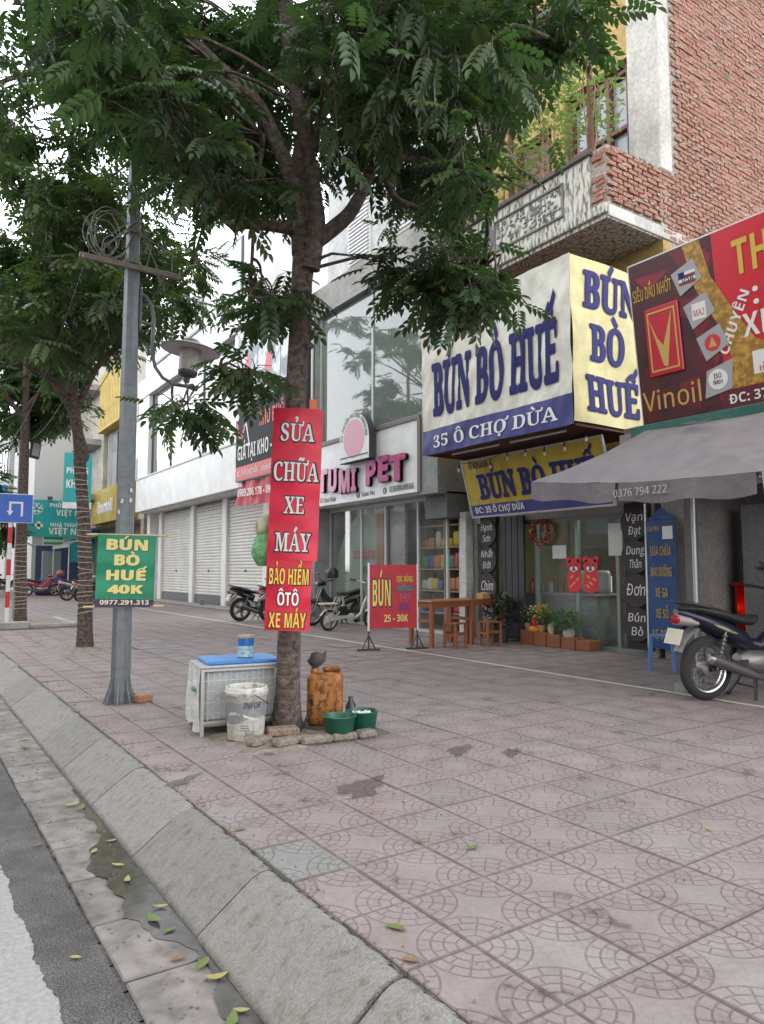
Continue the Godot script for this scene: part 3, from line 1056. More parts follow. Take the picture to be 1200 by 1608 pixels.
	for i in spots.size():
		var p: Vector3 = spots[i]
		var k := rng.randi() % bm.size()
		var tr := Transform3D(Basis(Vector3(0, 0, 1), rng.randf_range(-0.03, 0.03)) * Basis(Vector3(0, 1, 0), rng.randf_range(-0.05, 0.05)), Vector3(p.x, p.y, -6.45 - 0.012 + rng.randf_range(-0.006, 0.009)))
		if i < 300:
			# the house frame turns: bring the world placing into it
			var o := part(h, "brick", shapes[rng.randi() % 5], bm[k])
			o.transform = h.transform.affine_inverse() * tr
		else:
			var b: MB = bulk[k]
			b.xf = h.transform.affine_inverse() * tr
			b.box(Vector3.ZERO, Vector3(bl, 0.064, 0.05))
	for k in bm.size():
		var o2 := part(h, "upper_bricks", bulk[k], bm[k])
		o2.set_meta("kind", "stuff")
	# daubs of mortar squeezed out of the joints
	w = MB.new()
	for i in 1700:
		var p2: Vector3 = spots[rng.randi() % spots.size()]
		w.xf = h.transform.affine_inverse() * Transform3D(Basis(Vector3(0, 0, 1), rng.randf_range(-0.6, 0.6)), Vector3(p2.x + rng.randf_range(-0.1, 0.1), p2.y + 0.036 + rng.randf_range(-0.02, 0.02), -6.432))
		w.ell(Vector3.ZERO, Vector3(rng.randf_range(0.015, 0.07), rng.randf_range(0.006, 0.022), 0.012), 6)
	part(h, "mortar_daubs", w, mortar).set_meta("kind", "stuff")
	# ragged brick end of the parapet front, and its brick core
	w = MB.new()
	w.span(-0.318, -0.035, 6.52, 7.42, 1.1, 1.24)
	w.span(-0.1, -0.03, 6.52, 7.42, 0.01, 1.15)
	part(h, "parapet_core", w, mortar)
	for row in 11:
		var y3 := 6.57 + row * 0.077
		var o3 := part(h, "brick", shapes[row % 5], bm[(row * 3) % 5])
		o3.transform = Transform3D(Basis(Vector3(0, 0, 1), rng.randf_range(-0.06, 0.06)), Vector3(-0.15 - (0.05 if row % 2 else 0.0), y3, 1.225 + rng.randf_range(-0.015, 0.02)))
	# cracked slab edge on the side
	w = MB.new()
	w.span(-0.03, 0.012, 6.32, 6.5, -3.8, 1.27, 0.01)
	part(h, "slab_edge", w, white)
	# ground floor: piers, header, soffit
	for e in [[-4.1, -3.86], [-0.16, -0.012]]:
		one(h, "pier", worn("grey_pier", 0.33, 0.34, 0.32), e[0], e[1], 0.0, 2.6, 0.05, 0.42)
	one(h, "white_post", worn("white_tile", 0.62, 0.63, 0.6, 0.5), -4.14, -3.96, 0.0, 2.35, 0.43, 0.62, 0.01)
	one(h, "header_panel", worn("pale_panel", 0.42, 0.41, 0.39), -3.86, -0.16, 2.12, 2.6, 0.2, 0.42)
	# glazed front with steel frames, X = 9.2
	var fr := M("steel_frame", Color(0.24, 0.29, 0.28), 0.35, {"metal": 0.3})
	var front := Node3D.new()
	front.name = "glazed_front"
	h.add_child(front)
	for xx in [-3.3, -2.45, -1.55, -0.75, -0.2]: one(front, "mullion", fr, xx - 0.03, xx + 0.03, 0.0, 2.12, 0.26, 0.32)
	for e in [[0.0, 0.06], [2.06, 2.12]]: one(front, "rail", fr, -3.3, -0.2, e[0], e[1], 0.262, 0.318)
	for e in [[-3.27, -2.48], [-2.42, -1.58], [-1.52, -0.78], [-0.72, -0.23]]: pane(front, e[0], e[1], 0.06, 2.06, 0.29)
	one(front, "door_handle", M("chrome", Color(0.6, 0.6, 0.6), 0.3, {"metal": 1.0}), -0.855, -0.84, 0.9, 1.15, 0.32, 0.36, 0.01)
	# room
	var room := worn("ochre_room", 0.52, 0.4, 0.22, 0.8)
	one(h, "room_floor", worn("room_floor", 0.24, 0.2, 0.17, 0.5), -3.86, -0.16, -0.02, 0.01, -3.6, 0.2)
	one(h, "room_back_wall", room, -3.86, -0.16, 0.01, 2.6, -3.6, -3.5)
	for e in [[-3.86, -3.8], [-0.22, -0.16]]: one(h, "room_side_wall", room, e[0], e[1], 0.01, 2.6, -3.5, 0.05)
	one(h, "room_ceiling", worn("room_ceiling", 0.6, 0.6, 0.57), -3.8, -0.22, 2.5, 2.6, -3.5, 0.2)

func _brick_rank(p: Vector3) -> float:
	var d := p.x * p.x + (p.y - 1.25) * (p.y - 1.25)
	if p.y < 5.75 + maxf(0.0, (9.9 - p.x)) * 0.3: d += 1000.0
	if p.x > 12.2 or p.y > 11.2: d += 1000.0
	return d

func roller_shutter(h: Node3D, x0: float, x1: float, y0: float, y1: float, z: float) -> void:
	var m := M("shutter_paint", Color(0.64, 0.62, 0.57), 0.5, {"tex": noise_tex("clad", 0.006, 0.9, 1.0, 4), "scale": 0.25})
	var sh := Node3D.new()
	sh.name = "roller_shutter"
	h.add_child(sh, true)
	var w := MB.new()
	var sl := 0.105
	var y := y0
	while y < y1 - 0.4:
		var pts := [Vector2(0, 0), Vector2(0.022, 0.014), Vector2(0.026, 0.05), Vector2(0.02, 0.08), Vector2(0.0, 0.094), Vector2(0.0, sl)]
		for i in pts.size() - 1:
			w.quad(Vector3(x0, y + pts[i].y, z + pts[i].x), Vector3(x1, y + pts[i].y, z + pts[i].x), Vector3(x1, y + pts[i + 1].y, z + pts[i + 1].x), Vector3(x0, y + pts[i + 1].y, z + pts[i + 1].x), Vector3(0, -(pts[i + 1].x - pts[i].x), pts[i + 1].y - pts[i].y).normalized())
		y += sl
	part(sh, "shutter_slats", w, m).set_meta("kind", "stuff")
	# vented rows near the top
	w = MB.new()
	w.span(x0, x1, y, y1, z - 0.01, z + 0.006)
	part(sh, "vent_backing", w, M("vent_dark", Color(0.05, 0.05, 0.05), 0.8))
	w = MB.new()
	var ty := y
	while ty < y1:
		w.span(x0, x1, ty, minf(ty + 0.06, y1), z + 0.004, z + 0.02)
		var tx := x0
		while tx < x1:
			w.span(tx, minf(tx + 0.05, x1), ty + 0.06, minf(ty + 0.1, y1 + 0.001), z + 0.003, z + 0.019)
			tx += 0.13
		ty += 0.1
	part(sh, "vent_slats", w, m).set_meta("kind", "stuff")
	one(sh, "bottom_bar", M("dark_plinth", Color(0.12, 0.12, 0.12), 0.6), x0, x1, y0 - 0.3, y0, z - 0.02, z + 0.03)
	one(sh, "lock", mats["vent_dark"], (x0 + x1) * 0.5 - 0.05, (x0 + x1) * 0.5 + 0.05, y0 + 0.83, y0 + 0.9, z + 0.02, z + 0.045)

func build_shutter_house() -> void:
	var white := M("white_cladding", Color(0.74, 0.74, 0.73), 0.45, {"tex": noise_tex("clad", 0.006, 0.9, 1.0, 4), "scale": 0.3, "world": true})
	var h := thing("shuttered_shop_building", "white clad shop building with three closed roller shutters and glazed upper floor", "building", Vector3(9.2, 0, -20.0), FB)
	# local x = Z + 20, z = 9.2 - X
	one(h, "fascia", white, -11.7, -0.05, 3.72, 5.1, 0.62, 0.8, 0.01)
	one(h, "fascia_trim", M("grey_trim", Color(0.5, 0.5, 0.5), 0.5), -11.7, -0.05, 5.1, 5.16, 0.6, 0.83)
	one(h, "soffit", white, -11.7, -0.05, 3.68, 3.74, -0.2, 0.62)
	for xx in [-10.35, -6.4, -3.15, 0.2]:
		one(h, "column", white, xx - 0.2, xx + 0.2, 0.0, 3.68, -0.1, 0.12, 0.01)
	one(h, "column", white, -11.65, -11.25, 0.0, 3.68, -0.1, 0.3, 0.01)
	for e in [[-10.15, -6.6], [-6.2, -3.35], [-2.95, 0.0]]: roller_shutter(h, e[0], e[1], 0.36, 3.6, 0.0)
	one(h, "shop_wall", white, -11.65, 0.4, 0.0, 3.68, -0.3, -0.12)
	# glazed upper floor
	one(h, "corner_column", white, -11.7, -10.2, 5.16, 8.6, 0.3, 0.75)
	one(h, "corner_column", white, -0.95, 0.3, 5.16, 8.6, 0.3, 0.72)
	one(h, "upper_band", white, -11.7, 0.3, 8.6, 9.4, 0.25, 0.8, 0.01)
	var fr := M("dark_mullion", Color(0.05, 0.06, 0.06), 0.4)
	for xx in [-10.15, -7.7, -4.1, -1.0]: one(h, "mullion", fr, xx - 0.04, xx + 0.04, 5.16, 8.6, 0.5, 0.6)
	for e in [[-10.11, -7.74], [-7.66, -4.14], [-4.06, -1.04]]: pane(h, e[0], e[1], 5.16, 8.6, 0.56, "tinted_glass")
	one(h, "upper_room_floor", worn("grey_floor", 0.3, 0.3, 0.3), -11.6, 0.3, 5.0, 5.15, -4.0, 0.6)
	one(h, "upper_room_wall", worn("pale_green_room", 0.45, 0.52, 0.47), -11.6, 0.3, 5.15, 8.6, -4.1, -4.0)
	one(h, "upper_room_ceiling", white, -11.6, 0.3, 8.5, 8.6, -4.0, 0.5)
	one(h, "upper_room_end", mats["pale_green_room"], -11.6, -11.5, 5.15, 8.5, -4.0, 0.3)
	one(h, "upper_room_end", mats["pale_green_room"], 0.2, 0.3, 5.15, 8.5, -4.0, 0.3)
	one(h, "room_pillar", white, -5.2, -4.6, 5.15, 8.5, -1.2, -0.6)
	# storeys above
	one(h, "upper_wall", white, -11.7, 0.3, 9.4, 12.4, -4.0, 0.5)
	for k in 3:
		var x := -10.3 + k * 3.6
		var wd := one(h, "window", mats.get("dark_mullion"), x, x + 2.2, 9.9, 11.9, 0.5, 0.56)
		one(wd, "pane", M("upper_pane", Color(0.25, 0.3, 0.32), 0.05), -1.02, 1.02, -0.92, 0.92, 0.03, 0.035)
	# notice behind the glass
	var b := thing("rent_notice_banner", "red and white rent notice banner behind upstairs glass of shuttered shop", "banner", Vector3(8.72, 6.15, -26.1), FB * Basis(Vector3(0, 0, 1), 0.02))
	part(b, "banner_sheet", sheet(-1.25, 1.25, -0.42, 0.42, 8, 3, func(x, y): return 0.02 * sin(x * 3.0)), cloth("red_vinyl", 0.52, 0.03, 0.05))
	var wt := M("white_print", Color(0.75, 0.74, 0.72), 0.6)
	put_text(b, "CHO THUÊ CỬA HÀNG", 0, 0.08, 0.04, 0.24, 2.2, wt)
	put_text(b, "0943.440 577 - 0971 547116", 0, -0.28, 0.04, 0.2, 2.2, wt, "sans", 0.15)
	# loose breeze block at the shutter
	var bb := MB.new()
	bb.span(-0.2, 0.2, 0.0, 0.03, -0.08, 0.08, 0.004)
	bb.span(-0.2, 0.2, 0.15, 0.18, -0.08, 0.08, 0.004)
	for k in 4: bb.span(-0.2 + k * 0.123, -0.17 + k * 0.123, 0.03, 0.15, -0.08, 0.08)
	solo("hollow_block", "grey hollow concrete block lying beside the shutter column", "block", bb, worn("block_grey", 0.24, 0.235, 0.225), Vector3(8.75, 0.05, -24.2), turned(70))

func build_massage_billboard() -> void:
	var h := thing("chair_warehouse_billboard", "black and red billboard with a reclining chair emblem beside shutters", "billboard", Vector3(8.32, 0, -18.05), FB)
	var dark := M("billboard_black", Color(0.035, 0.037, 0.042), 0.4)
	one(h, "backing", dark, -2.3, 2.25, 3.87, 8.5, -0.12, 0.0)
	one(h, "black_panel", M("billboard_slate", Color(0.04, 0.043, 0.05), 0.6, {"spec": 0.2, "tex": noise_tex("clad", 0.006, 0.9, 1.0, 4), "scale": 0.4}), -2.28, 2.23, 4.3, 6.1, 0.0, 0.012)
	var red := M("billboard_red", Color(0.6, 0.05, 0.06), 0.5)
	one(h, "red_band", red, -2.28, 2.23, 3.9, 4.3, 0.0, 0.014)
	var pic := M("pale_print", Color(0.6, 0.66, 0.7), 0.5, {"tex": noise_tex("picn", 0.006, 0.6, 1.0, 3, 512, FastNoiseLite.TYPE_SIMPLEX_SMOOTH, 77, 0.3, 0.7), "scale": 0.35})
	for k in 3: one(h, "picture_panel", pic, -2.28 + k * 1.51, -0.8 + k * 1.51, 6.12, 8.48, 0.0, 0.012)
	# three printed chairs, plain stand-ins
	for k in 3:
		var w := MB.new()
		w.prism(PackedVector2Array([Vector2(-0.45, 0.0), Vector2(0.3, -0.15), Vector2(0.5, 0.1), Vector2(0.15, 0.25), Vector2(0.35, 1.2), Vector2(0.1, 1.35), Vector2(-0.2, 0.5), Vector2(-0.5, 0.3)]), 0.012, 0.015)
		part(h, "chair_print", w, M("chair_print_grey", Color(0.24, 0.24, 0.26), 0.5), Vector3(-1.5 + k * 1.5, 6.5, 0.0))
		var w2 := MB.new()
		w2.prism(PackedVector2Array([Vector2(-0.3, 0.25), Vector2(0.1, 0.1), Vector2(0.2, 0.9), Vector2(0.0, 0.95)]), 0.015, 0.017)
		part(h, "chair_print_cushion", w2, red, Vector3(-1.5 + k * 1.5, 6.65, 0.0))
	var wt := M("white_print", Color(0.75, 0.74, 0.72), 0.6)
	# emblem: reclining figure on a lounger line
	var e := MB.new()
	e.prism(PackedVector2Array([Vector2(-0.5, 0.35), Vector2(-0.4, 0.4), Vector2(-0.28, 0.1), Vector2(-0.1, 0.0), Vector2(0.12, 0.28), Vector2(0.16, 0.22), Vector2(0.0, -0.12), Vector2(-0.3, -0.08)]), 0.012, 0.016)
	part(h, "emblem_figure", e, red, Vector3(-1.75, 5.25, 0))
	e = MB.new()
	e.prism(PackedVector2Array([Vector2(0.0, 0.28), Vector2(0.25, 0.38), Vector2(0.5, -0.3), Vector2(-0.3, -0.36), Vector2(-0.3, -0.32), Vector2(0.42, -0.25), Vector2(0.2, 0.3)]), 0.012, 0.016)
	e.xf = Transform3D(Basis(Vector3.RIGHT, PI / 2), Vector3(-0.42, 0.62, 0.012))
	e.lathe(Vector3.ZERO, [Vector2(0.11, 0), Vector2(0.11, 0.004), Vector2(0, 0.004)], 16)
	part(h, "emblem_lounger", e, wt, Vector3(-1.75, 5.2, 0))
	put_text(h, "KHO BUÔN GHẾ", 0.75, 5.3, 0.02, 0.42, 2.7, red)
	put_text(h, "GIÁ TẠI KHO - TỐT NHẤT", 0.0, 4.5, 0.02, 0.42, 4.3, wt)
	put_text(h, "ĐC: 31 Ô CHỢ DỪA", -1.4, 4.02, 0.02, 0.15, 1.5, wt)
	put_text(h, "Website:", 0.0, 4.02, 0.02, 0.15, 0.8, wt)
	# torn red banner hung below it
	var b := thing("torn_red_banner", "torn crumpled red banner hanging below the black billboard", "banner", Vector3(8.38, 3.55, -18.3), FB * Basis(Vector3(0, 0, 1), -0.03))
	part(b, "banner_sheet", sheet(-1.9, 1.9, -0.45, 0.27, 30, 6, func(x, y): return 0.05 * sin(x * 5.0 + y * 3.0) + 0.03 * sin(x * 13.0) - 0.1 * y), cloth("red_vinyl", 0.52, 0.03, 0.05))
	put_text(b, "0989.286.178 - 0962.88.07", 0.0, -0.2, 0.14, 0.22, 3.4, wt)

func build_pet_shop() -> void:
	var grey := worn("petshop_grey", 0.3, 0.31, 0.31, 0.7)
	var white: StandardMaterial3D = mats["white_cladding"]
	var h := thing("pet_shop_building", "narrow grey building with tall glass window above white pet shop sign", "building", Vector3(9.2, 0, -10.6), FB)
	# local x = Z + 10.6 (from -5.2 to 0), z = 9.2 - X
	one(h, "party_pilaster", grey, -0.62, -0.02, 2.7, 4.35, -0.3, 0.82, 0.01)
	one(h, "party_pilaster", grey, -0.55, -0.05, 4.35, 7.7, -0.3, 0.7, 0.01)
	one(h, "side_pier", grey, -5.3, -5.02, 0.0, 7.7, -0.3, 0.72)
	one(h, "window_sill", grey, -5.02, -0.5, 4.22, 4.34, 0.5, 0.78)
	one(h, "window_head", grey, -5.02, -0.5, 7.55, 7.7, 0.4, 0.74)
	var fr := M("pale_mullion", Color(0.4, 0.43, 0.42), 0.4)
	for xx in [-4.98, -2.6, -0.6]: one(h, "mullion", fr, xx - 0.03, xx + 0.03, 4.34, 7.55, 0.56, 0.62)
	pane(h, -4.95, -2.63, 4.34, 7.55, 0.59, "tinted_glass")
	pane(h, -2.57, -0.63, 4.34, 7.55, 0.59, "tinted_glass")
	# room behind the tall window
	one(h, "upper_room_wall", worn("grey_room", 0.4, 0.41, 0.4), -5.0, -0.3, 4.3, 7.6, -3.0, -2.9)
	one(h, "upper_room_floor", mats["grey_room"], -5.0, -0.3, 4.1, 4.21, -2.9, 0.5)
	one(h, "upper_room_ceiling", mats["grey_room"], -5.0, -0.3, 7.6, 7.7, -2.9, 0.4)
	one(h, "upper_room_end", mats["grey_room"], -0.55, -0.4, 4.3, 7.6, -2.9, 0.3)
	one(h, "upper_room_end", mats["grey_room"], -5.0, -4.9, 4.3, 7.6, -2.9, 0.3)
	one(h, "room_door", worn("brown_grey", 0.22, 0.2, 0.19), -1.9, -1.0, 4.3, 6.4, -2.9, -2.82)
	# upper storeys, with louvred window and pipe
	one(h, "upper_wall", worn("upper_pale", 0.62, 0.63, 0.63), -5.3, 0.1, 7.7, 13.0, -3.0, 0.25)
	one(h, "stained_band", worn("stained_concrete", 0.4, 0.38, 0.35), -5.3, 0.1, 7.7, 8.3, 0.25, 0.7)
	for q in [[-4.2, 8.7], [-2.2, 8.7], [-4.2, 10.9], [-2.2, 10.9]]:
		var lw := one(h, "louvred_window", M("louvre_frame", Color(0.6, 0.6, 0.6), 0.5), q[0], q[0] + 1.0, q[1], q[1] + 1.6, 0.25, 0.29)
		for k in 16: one(lw, "louvre", mats["louvre_frame"], -0.45, 0.45, -0.74 + k * 0.094, -0.70 + k * 0.094, 0.02, 0.07)
	var w := MB.new()
	w.tube([Vector3(-5.12, 2.9, 0.78), Vector3(-5.12, 7.6, 0.78)], 0.035, 8)
	part(h, "drain_pipe", w, M("pipe_white", Color(0.6, 0.6, 0.58), 0.5))
	# shop front below
	one(h, "shop_header", worn("dark_grey_header", 0.16, 0.165, 0.165), -0.7, -0.02, 2.25, 2.75, 0.1, 0.6)
	for xx in [-5.0, -3.55, -2.55, -1.35, -0.4]: one(h, "front_mullion", fr, xx - 0.025, xx + 0.025, 0.0, 2.72, 0.26, 0.31)
	one(h, "front_rail", fr, -5.0, -0.1, 2.66, 2.74, 0.255, 0.315)
	one(h, "front_rail", fr, -5.0, -0.1, 0.0, 0.06, 0.255, 0.315)
	for e in [[-4.97, -3.58], [-3.52, -2.58], [-2.52, -1.38], [-1.32, -0.43]]: pane(h, e[0], e[1], 0.06, 2.66, 0.285)
	one(h, "sliding_door", worn("door_grey_pink", 0.42, 0.38, 0.36), -2.5, -1.95, 0.06, 2.6, 0.14, 0.2)
	one(h, "door_handle", mats["chrome"], -2.02, -1.99, 0.95, 1.25, 0.2, 0.25, 0.01)
	# green curved panel inside the glass and wooden leaf beside it
	w = MB.new()
	var arc := PackedVector2Array([Vector2(0.95, 0.0)])
	arc.append(Vector2(-0.9, 0.0))
	for k in 13:
		var a := PI - PI * 0.5 * k / 12.0
		arc.append(Vector2(0.95 + cos(a) * 1.85, 0.9 + sin(a) * 1.75))
	w.prism(arc, 0.2, 0.235)
	part(h, "curved_green_panel", w, M("mint_panel", Color(0.26, 0.34, 0.26), 0.6, {"tex": noise_tex("grain", 0.02, 0.86, 1.0, 5), "scale": 1.0}), Vector3(-3.95, 0.05, 0))
	one(h, "wooden_leaf", M("orange_wood", Color(0.3, 0.13, 0.045), 0.6, {"tex": noise_tex("grain", 0.02, 0.86, 1.0, 5), "scale": 2.0}), -3.1, -2.72, 0.05, 2.6, 0.18, 0.232)
	var rd := M("red_print", Color(0.55, 0.04, 0.05), 0.6)
	put_text(h, "CÓ BUÔN", -3.5, 1.5, 0.245, 0.2, 0.9, rd)
	put_text(h, "KHO", -3.35, 1.15, 0.245, 0.18, 0.5, M("dark_print", Color(0.05, 0.04, 0.04), 0.6))
	# interior
	one(h, "shop_floor", worn("pale_floor", 0.45, 0.44, 0.42, 0.5), -5.0, -0.1, -0.02, 0.01, -3.4, 0.25)
	var iw := worn("shop_inner", 0.68, 0.7, 0.68)
	one(h, "shop_back", iw, -5.0, -0.1, 0.01, 2.75, -3.5, -3.4)
	one(h, "shop_side", iw, -0.16, -0.06, 0.01, 2.75, -3.4, 0.2)
	one(h, "shop_side", iw, -5.02, -4.95, 0.01, 2.75, -3.4, 0.2)
	one(h, "shop_ceiling", iw, -5.0, -0.06, 2.75, 2.85, -3.4, 0.6)
	# shelves of goods
	var sh := thing("goods_shelf", "wooden pet shop shelf filled with packets behind the glass", "shelf", Vector3(9.5, 0, -11.6), FB)
	var wd := M("shelf_wood", Color(0.36, 0.27, 0.16), 0.6)
	for y in [0.35, 0.8, 1.25, 1.7, 2.15]: one(sh, "shelf_board", wd, -0.9, 0.9, y, y + 0.03, -0.2, 0.2)
	for xx in [-0.9, 0.0, 0.87]: one(sh, "upright", wd, xx, xx + 0.03, 0.0, 2.3, -0.2, 0.2)
	rng.seed = 66
	var cols := [Color(0.05, 0.08, 0.3), Color(0.5, 0.06, 0.12), Color(0.55, 0.55, 0.5), Color(0.6, 0.45, 0.05), Color(0.1, 0.3, 0.2), Color(0.45, 0.2, 0.1)]
	var gi := 0
	for y in [0.38, 0.83, 1.28, 1.73]:
		var x := -0.85
		while x < 0.8:
			var ww := rng.randf_range(0.1, 0.22)
			var hh := rng.randf_range(0.15, 0.34)
			var k := rng.randi() % 6
			if y == 0.38: k = [0, 0, 1][rng.randi() % 3]
			var g := MB.new()
			g.loft([[Vector3(-ww * 0.5, 0, 0), 0.02, hh * 0.44, 3.0], [Vector3(-ww * 0.4, 0, 0), 0.05, hh * 0.5, 3.0], [Vector3(ww * 0.4, 0, 0), 0.05, hh * 0.5, 3.0], [Vector3(ww * 0.5, 0, 0), 0.02, hh * 0.44, 3.0]], 12)
			var names := ["blue", "red", "white", "yellow", "green", "brown"]
			var lv: String = {0.38: "lowest", 0.83: "second", 1.28: "third", 1.73: "top"}[y]
			solo("goods_packet", "%s packet on the %s board of the pet shop shelf" % [names[k], lv], "packet", g, M("packet_%d" % k, cols[k], 0.5), Vector3(9.42, y + hh * 0.5, -11.6 + x + ww * 0.5), FB, "packets on the pet shop shelf")
			x += ww + rng.randf_range(0.01, 0.06)
			gi += 1

func build_pet_sign() -> void:
	var s := thing("pet_shop_sign", "white signboard with raised magenta letters over the pet shop glass", "sign", Vector3(8.38, 0, -13.25), FB)
	var wb := M("sign_white", Color(0.76, 0.77, 0.78), 0.35, {"tex": noise_tex("clad", 0.006, 0.9, 1.0, 4), "scale": 0.5})
	one(s, "board", wb, -2.3, 2.02, 2.77, 4.22, -0.12, 0.0, 0.01)
	one(s, "top_edge", M("bronze_edge", Color(0.12, 0.1, 0.08), 0.5), -2.3, 2.1, 4.22, 4.3, -0.12, 0.03)
	one(s, "end_trim", mats["bronze_edge"], 2.02, 2.12, 2.77, 4.22, -0.12, 0.03)
	var mag := M("magenta_face", Color(0.52, 0.035, 0.22), 0.3, {"tex": noise_tex("magn", 0.01, 0.75, 1.0, 4), "scale": 1.5, "coat": 0.5})
	var edge := M("letter_edge", Color(0.05, 0.006, 0.02), 0.5)
	var x := -1.95
	for q in [["T", 0.5], ["U", 0.46], ["M", 0.55], ["I", 0.22], [" ", 0.3], ["P", 0.46], ["E", 0.46], ["T", 0.55]]:
		if q[0] != " ":
			var y0: float = 3.05 + 0.06 * sin(x * 2.5)
			# letter: dark body pushed out, magenta face on it
			for k in 4: part(s, "letter_side", letters(q[0], 0.5, q[1] * 1.06, "sansfat"), edge, Vector3(x + q[1] * 0.5, y0 - 0.01, 0.02 + k * 0.02))
			part(s, "letter_face", letters(q[0], 0.5, q[1], "sansfat"), mag, Vector3(x + q[1] * 0.5, y0, 0.09))
		x += q[1] + 0.02
	var dk := M("sign_text_dark", Color(0.06, 0.06, 0.07), 0.5)
	put_text(s, "Ô Chợ Dừa", -1.55, 2.85, 0.006, 0.1, 0.75, dk)
	put_text(s, "Tumi Pet", 0.2, 2.85, 0.006, 0.1, 0.55, dk)
	put_text(s, "0369849866", 1.45, 2.85, 0.006, 0.12, 0.85, dk)
	for q in [[-0.2, "f"], [0.85, "c"]]:
		var w := MB.new()
		w.xf = Transform3D(Basis(Vector3.RIGHT, PI / 2), Vector3(q[0], 2.9, 0.0))
		w.lathe(Vector3.ZERO, [Vector2(0.07, 0), Vector2(0.07, 0.006), Vector2(0, 0.006)], 16)
		part(s, "round_icon", w, dk)
		put_text(s, q[1], q[0], 2.86, 0.009, 0.09, 0, wb)
	# arched emblem board standing on it
	var a := thing("arched_emblem_sign", "arched white and pink emblem board standing proud of the white signboard", "sign", Vector3(8.33, 3.62, -13.3), FB)
	var w2 := MB.new()
	var poly := PackedVector2Array([Vector2(0.62, 0.0), Vector2(0.62, 0.45)])
	for k in 17:
		var an := PI * k / 16.0
		poly.append(Vector2(cos(an) * 0.62, 0.45 + sin(an) * 0.62))
	poly.append(Vector2(-0.62, 0.0))
	w2.prism(poly, 0.0, 0.16)
	part(a, "board_edge", w2, M("emblem_edge", Color(0.05, 0.055, 0.07), 0.5))
	w2 = MB.new()
	var p2 := PackedVector2Array()
	for p in poly: p2.append(Vector2(p.x * 0.985, p.y * 0.985 + 0.01))
	w2.prism(p2, 0.16, 0.166)
	part(a, "board_face", w2, wb)
	w2 = MB.new()
	w2.xf = Transform3D(Basis(Vector3.RIGHT, PI / 2), Vector3(0, 0.5, 0.166))
	w2.lathe(Vector3.ZERO, [Vector2(0.43, 0), Vector2(0.43, 0.004), Vector2(0, 0.004)], 32)
	part(a, "pink_disc", w2, M("pink_print", Color(0.62, 0.32, 0.38), 0.5))
	w2 = MB.new()
	w2.span(-0.58, 0.58, 0.1, 0.125, 0.167, 0.175)
	part(a, "base_line", w2, dk)
	part(a, "lettering", letters("SPA - PHỤ KIỆN THÚ CƯNG - KHÁCH SẠN", 0.09, 1.5, "sans", 0.0, 0.47), dk, Vector3(0, 0.97, 0.172))

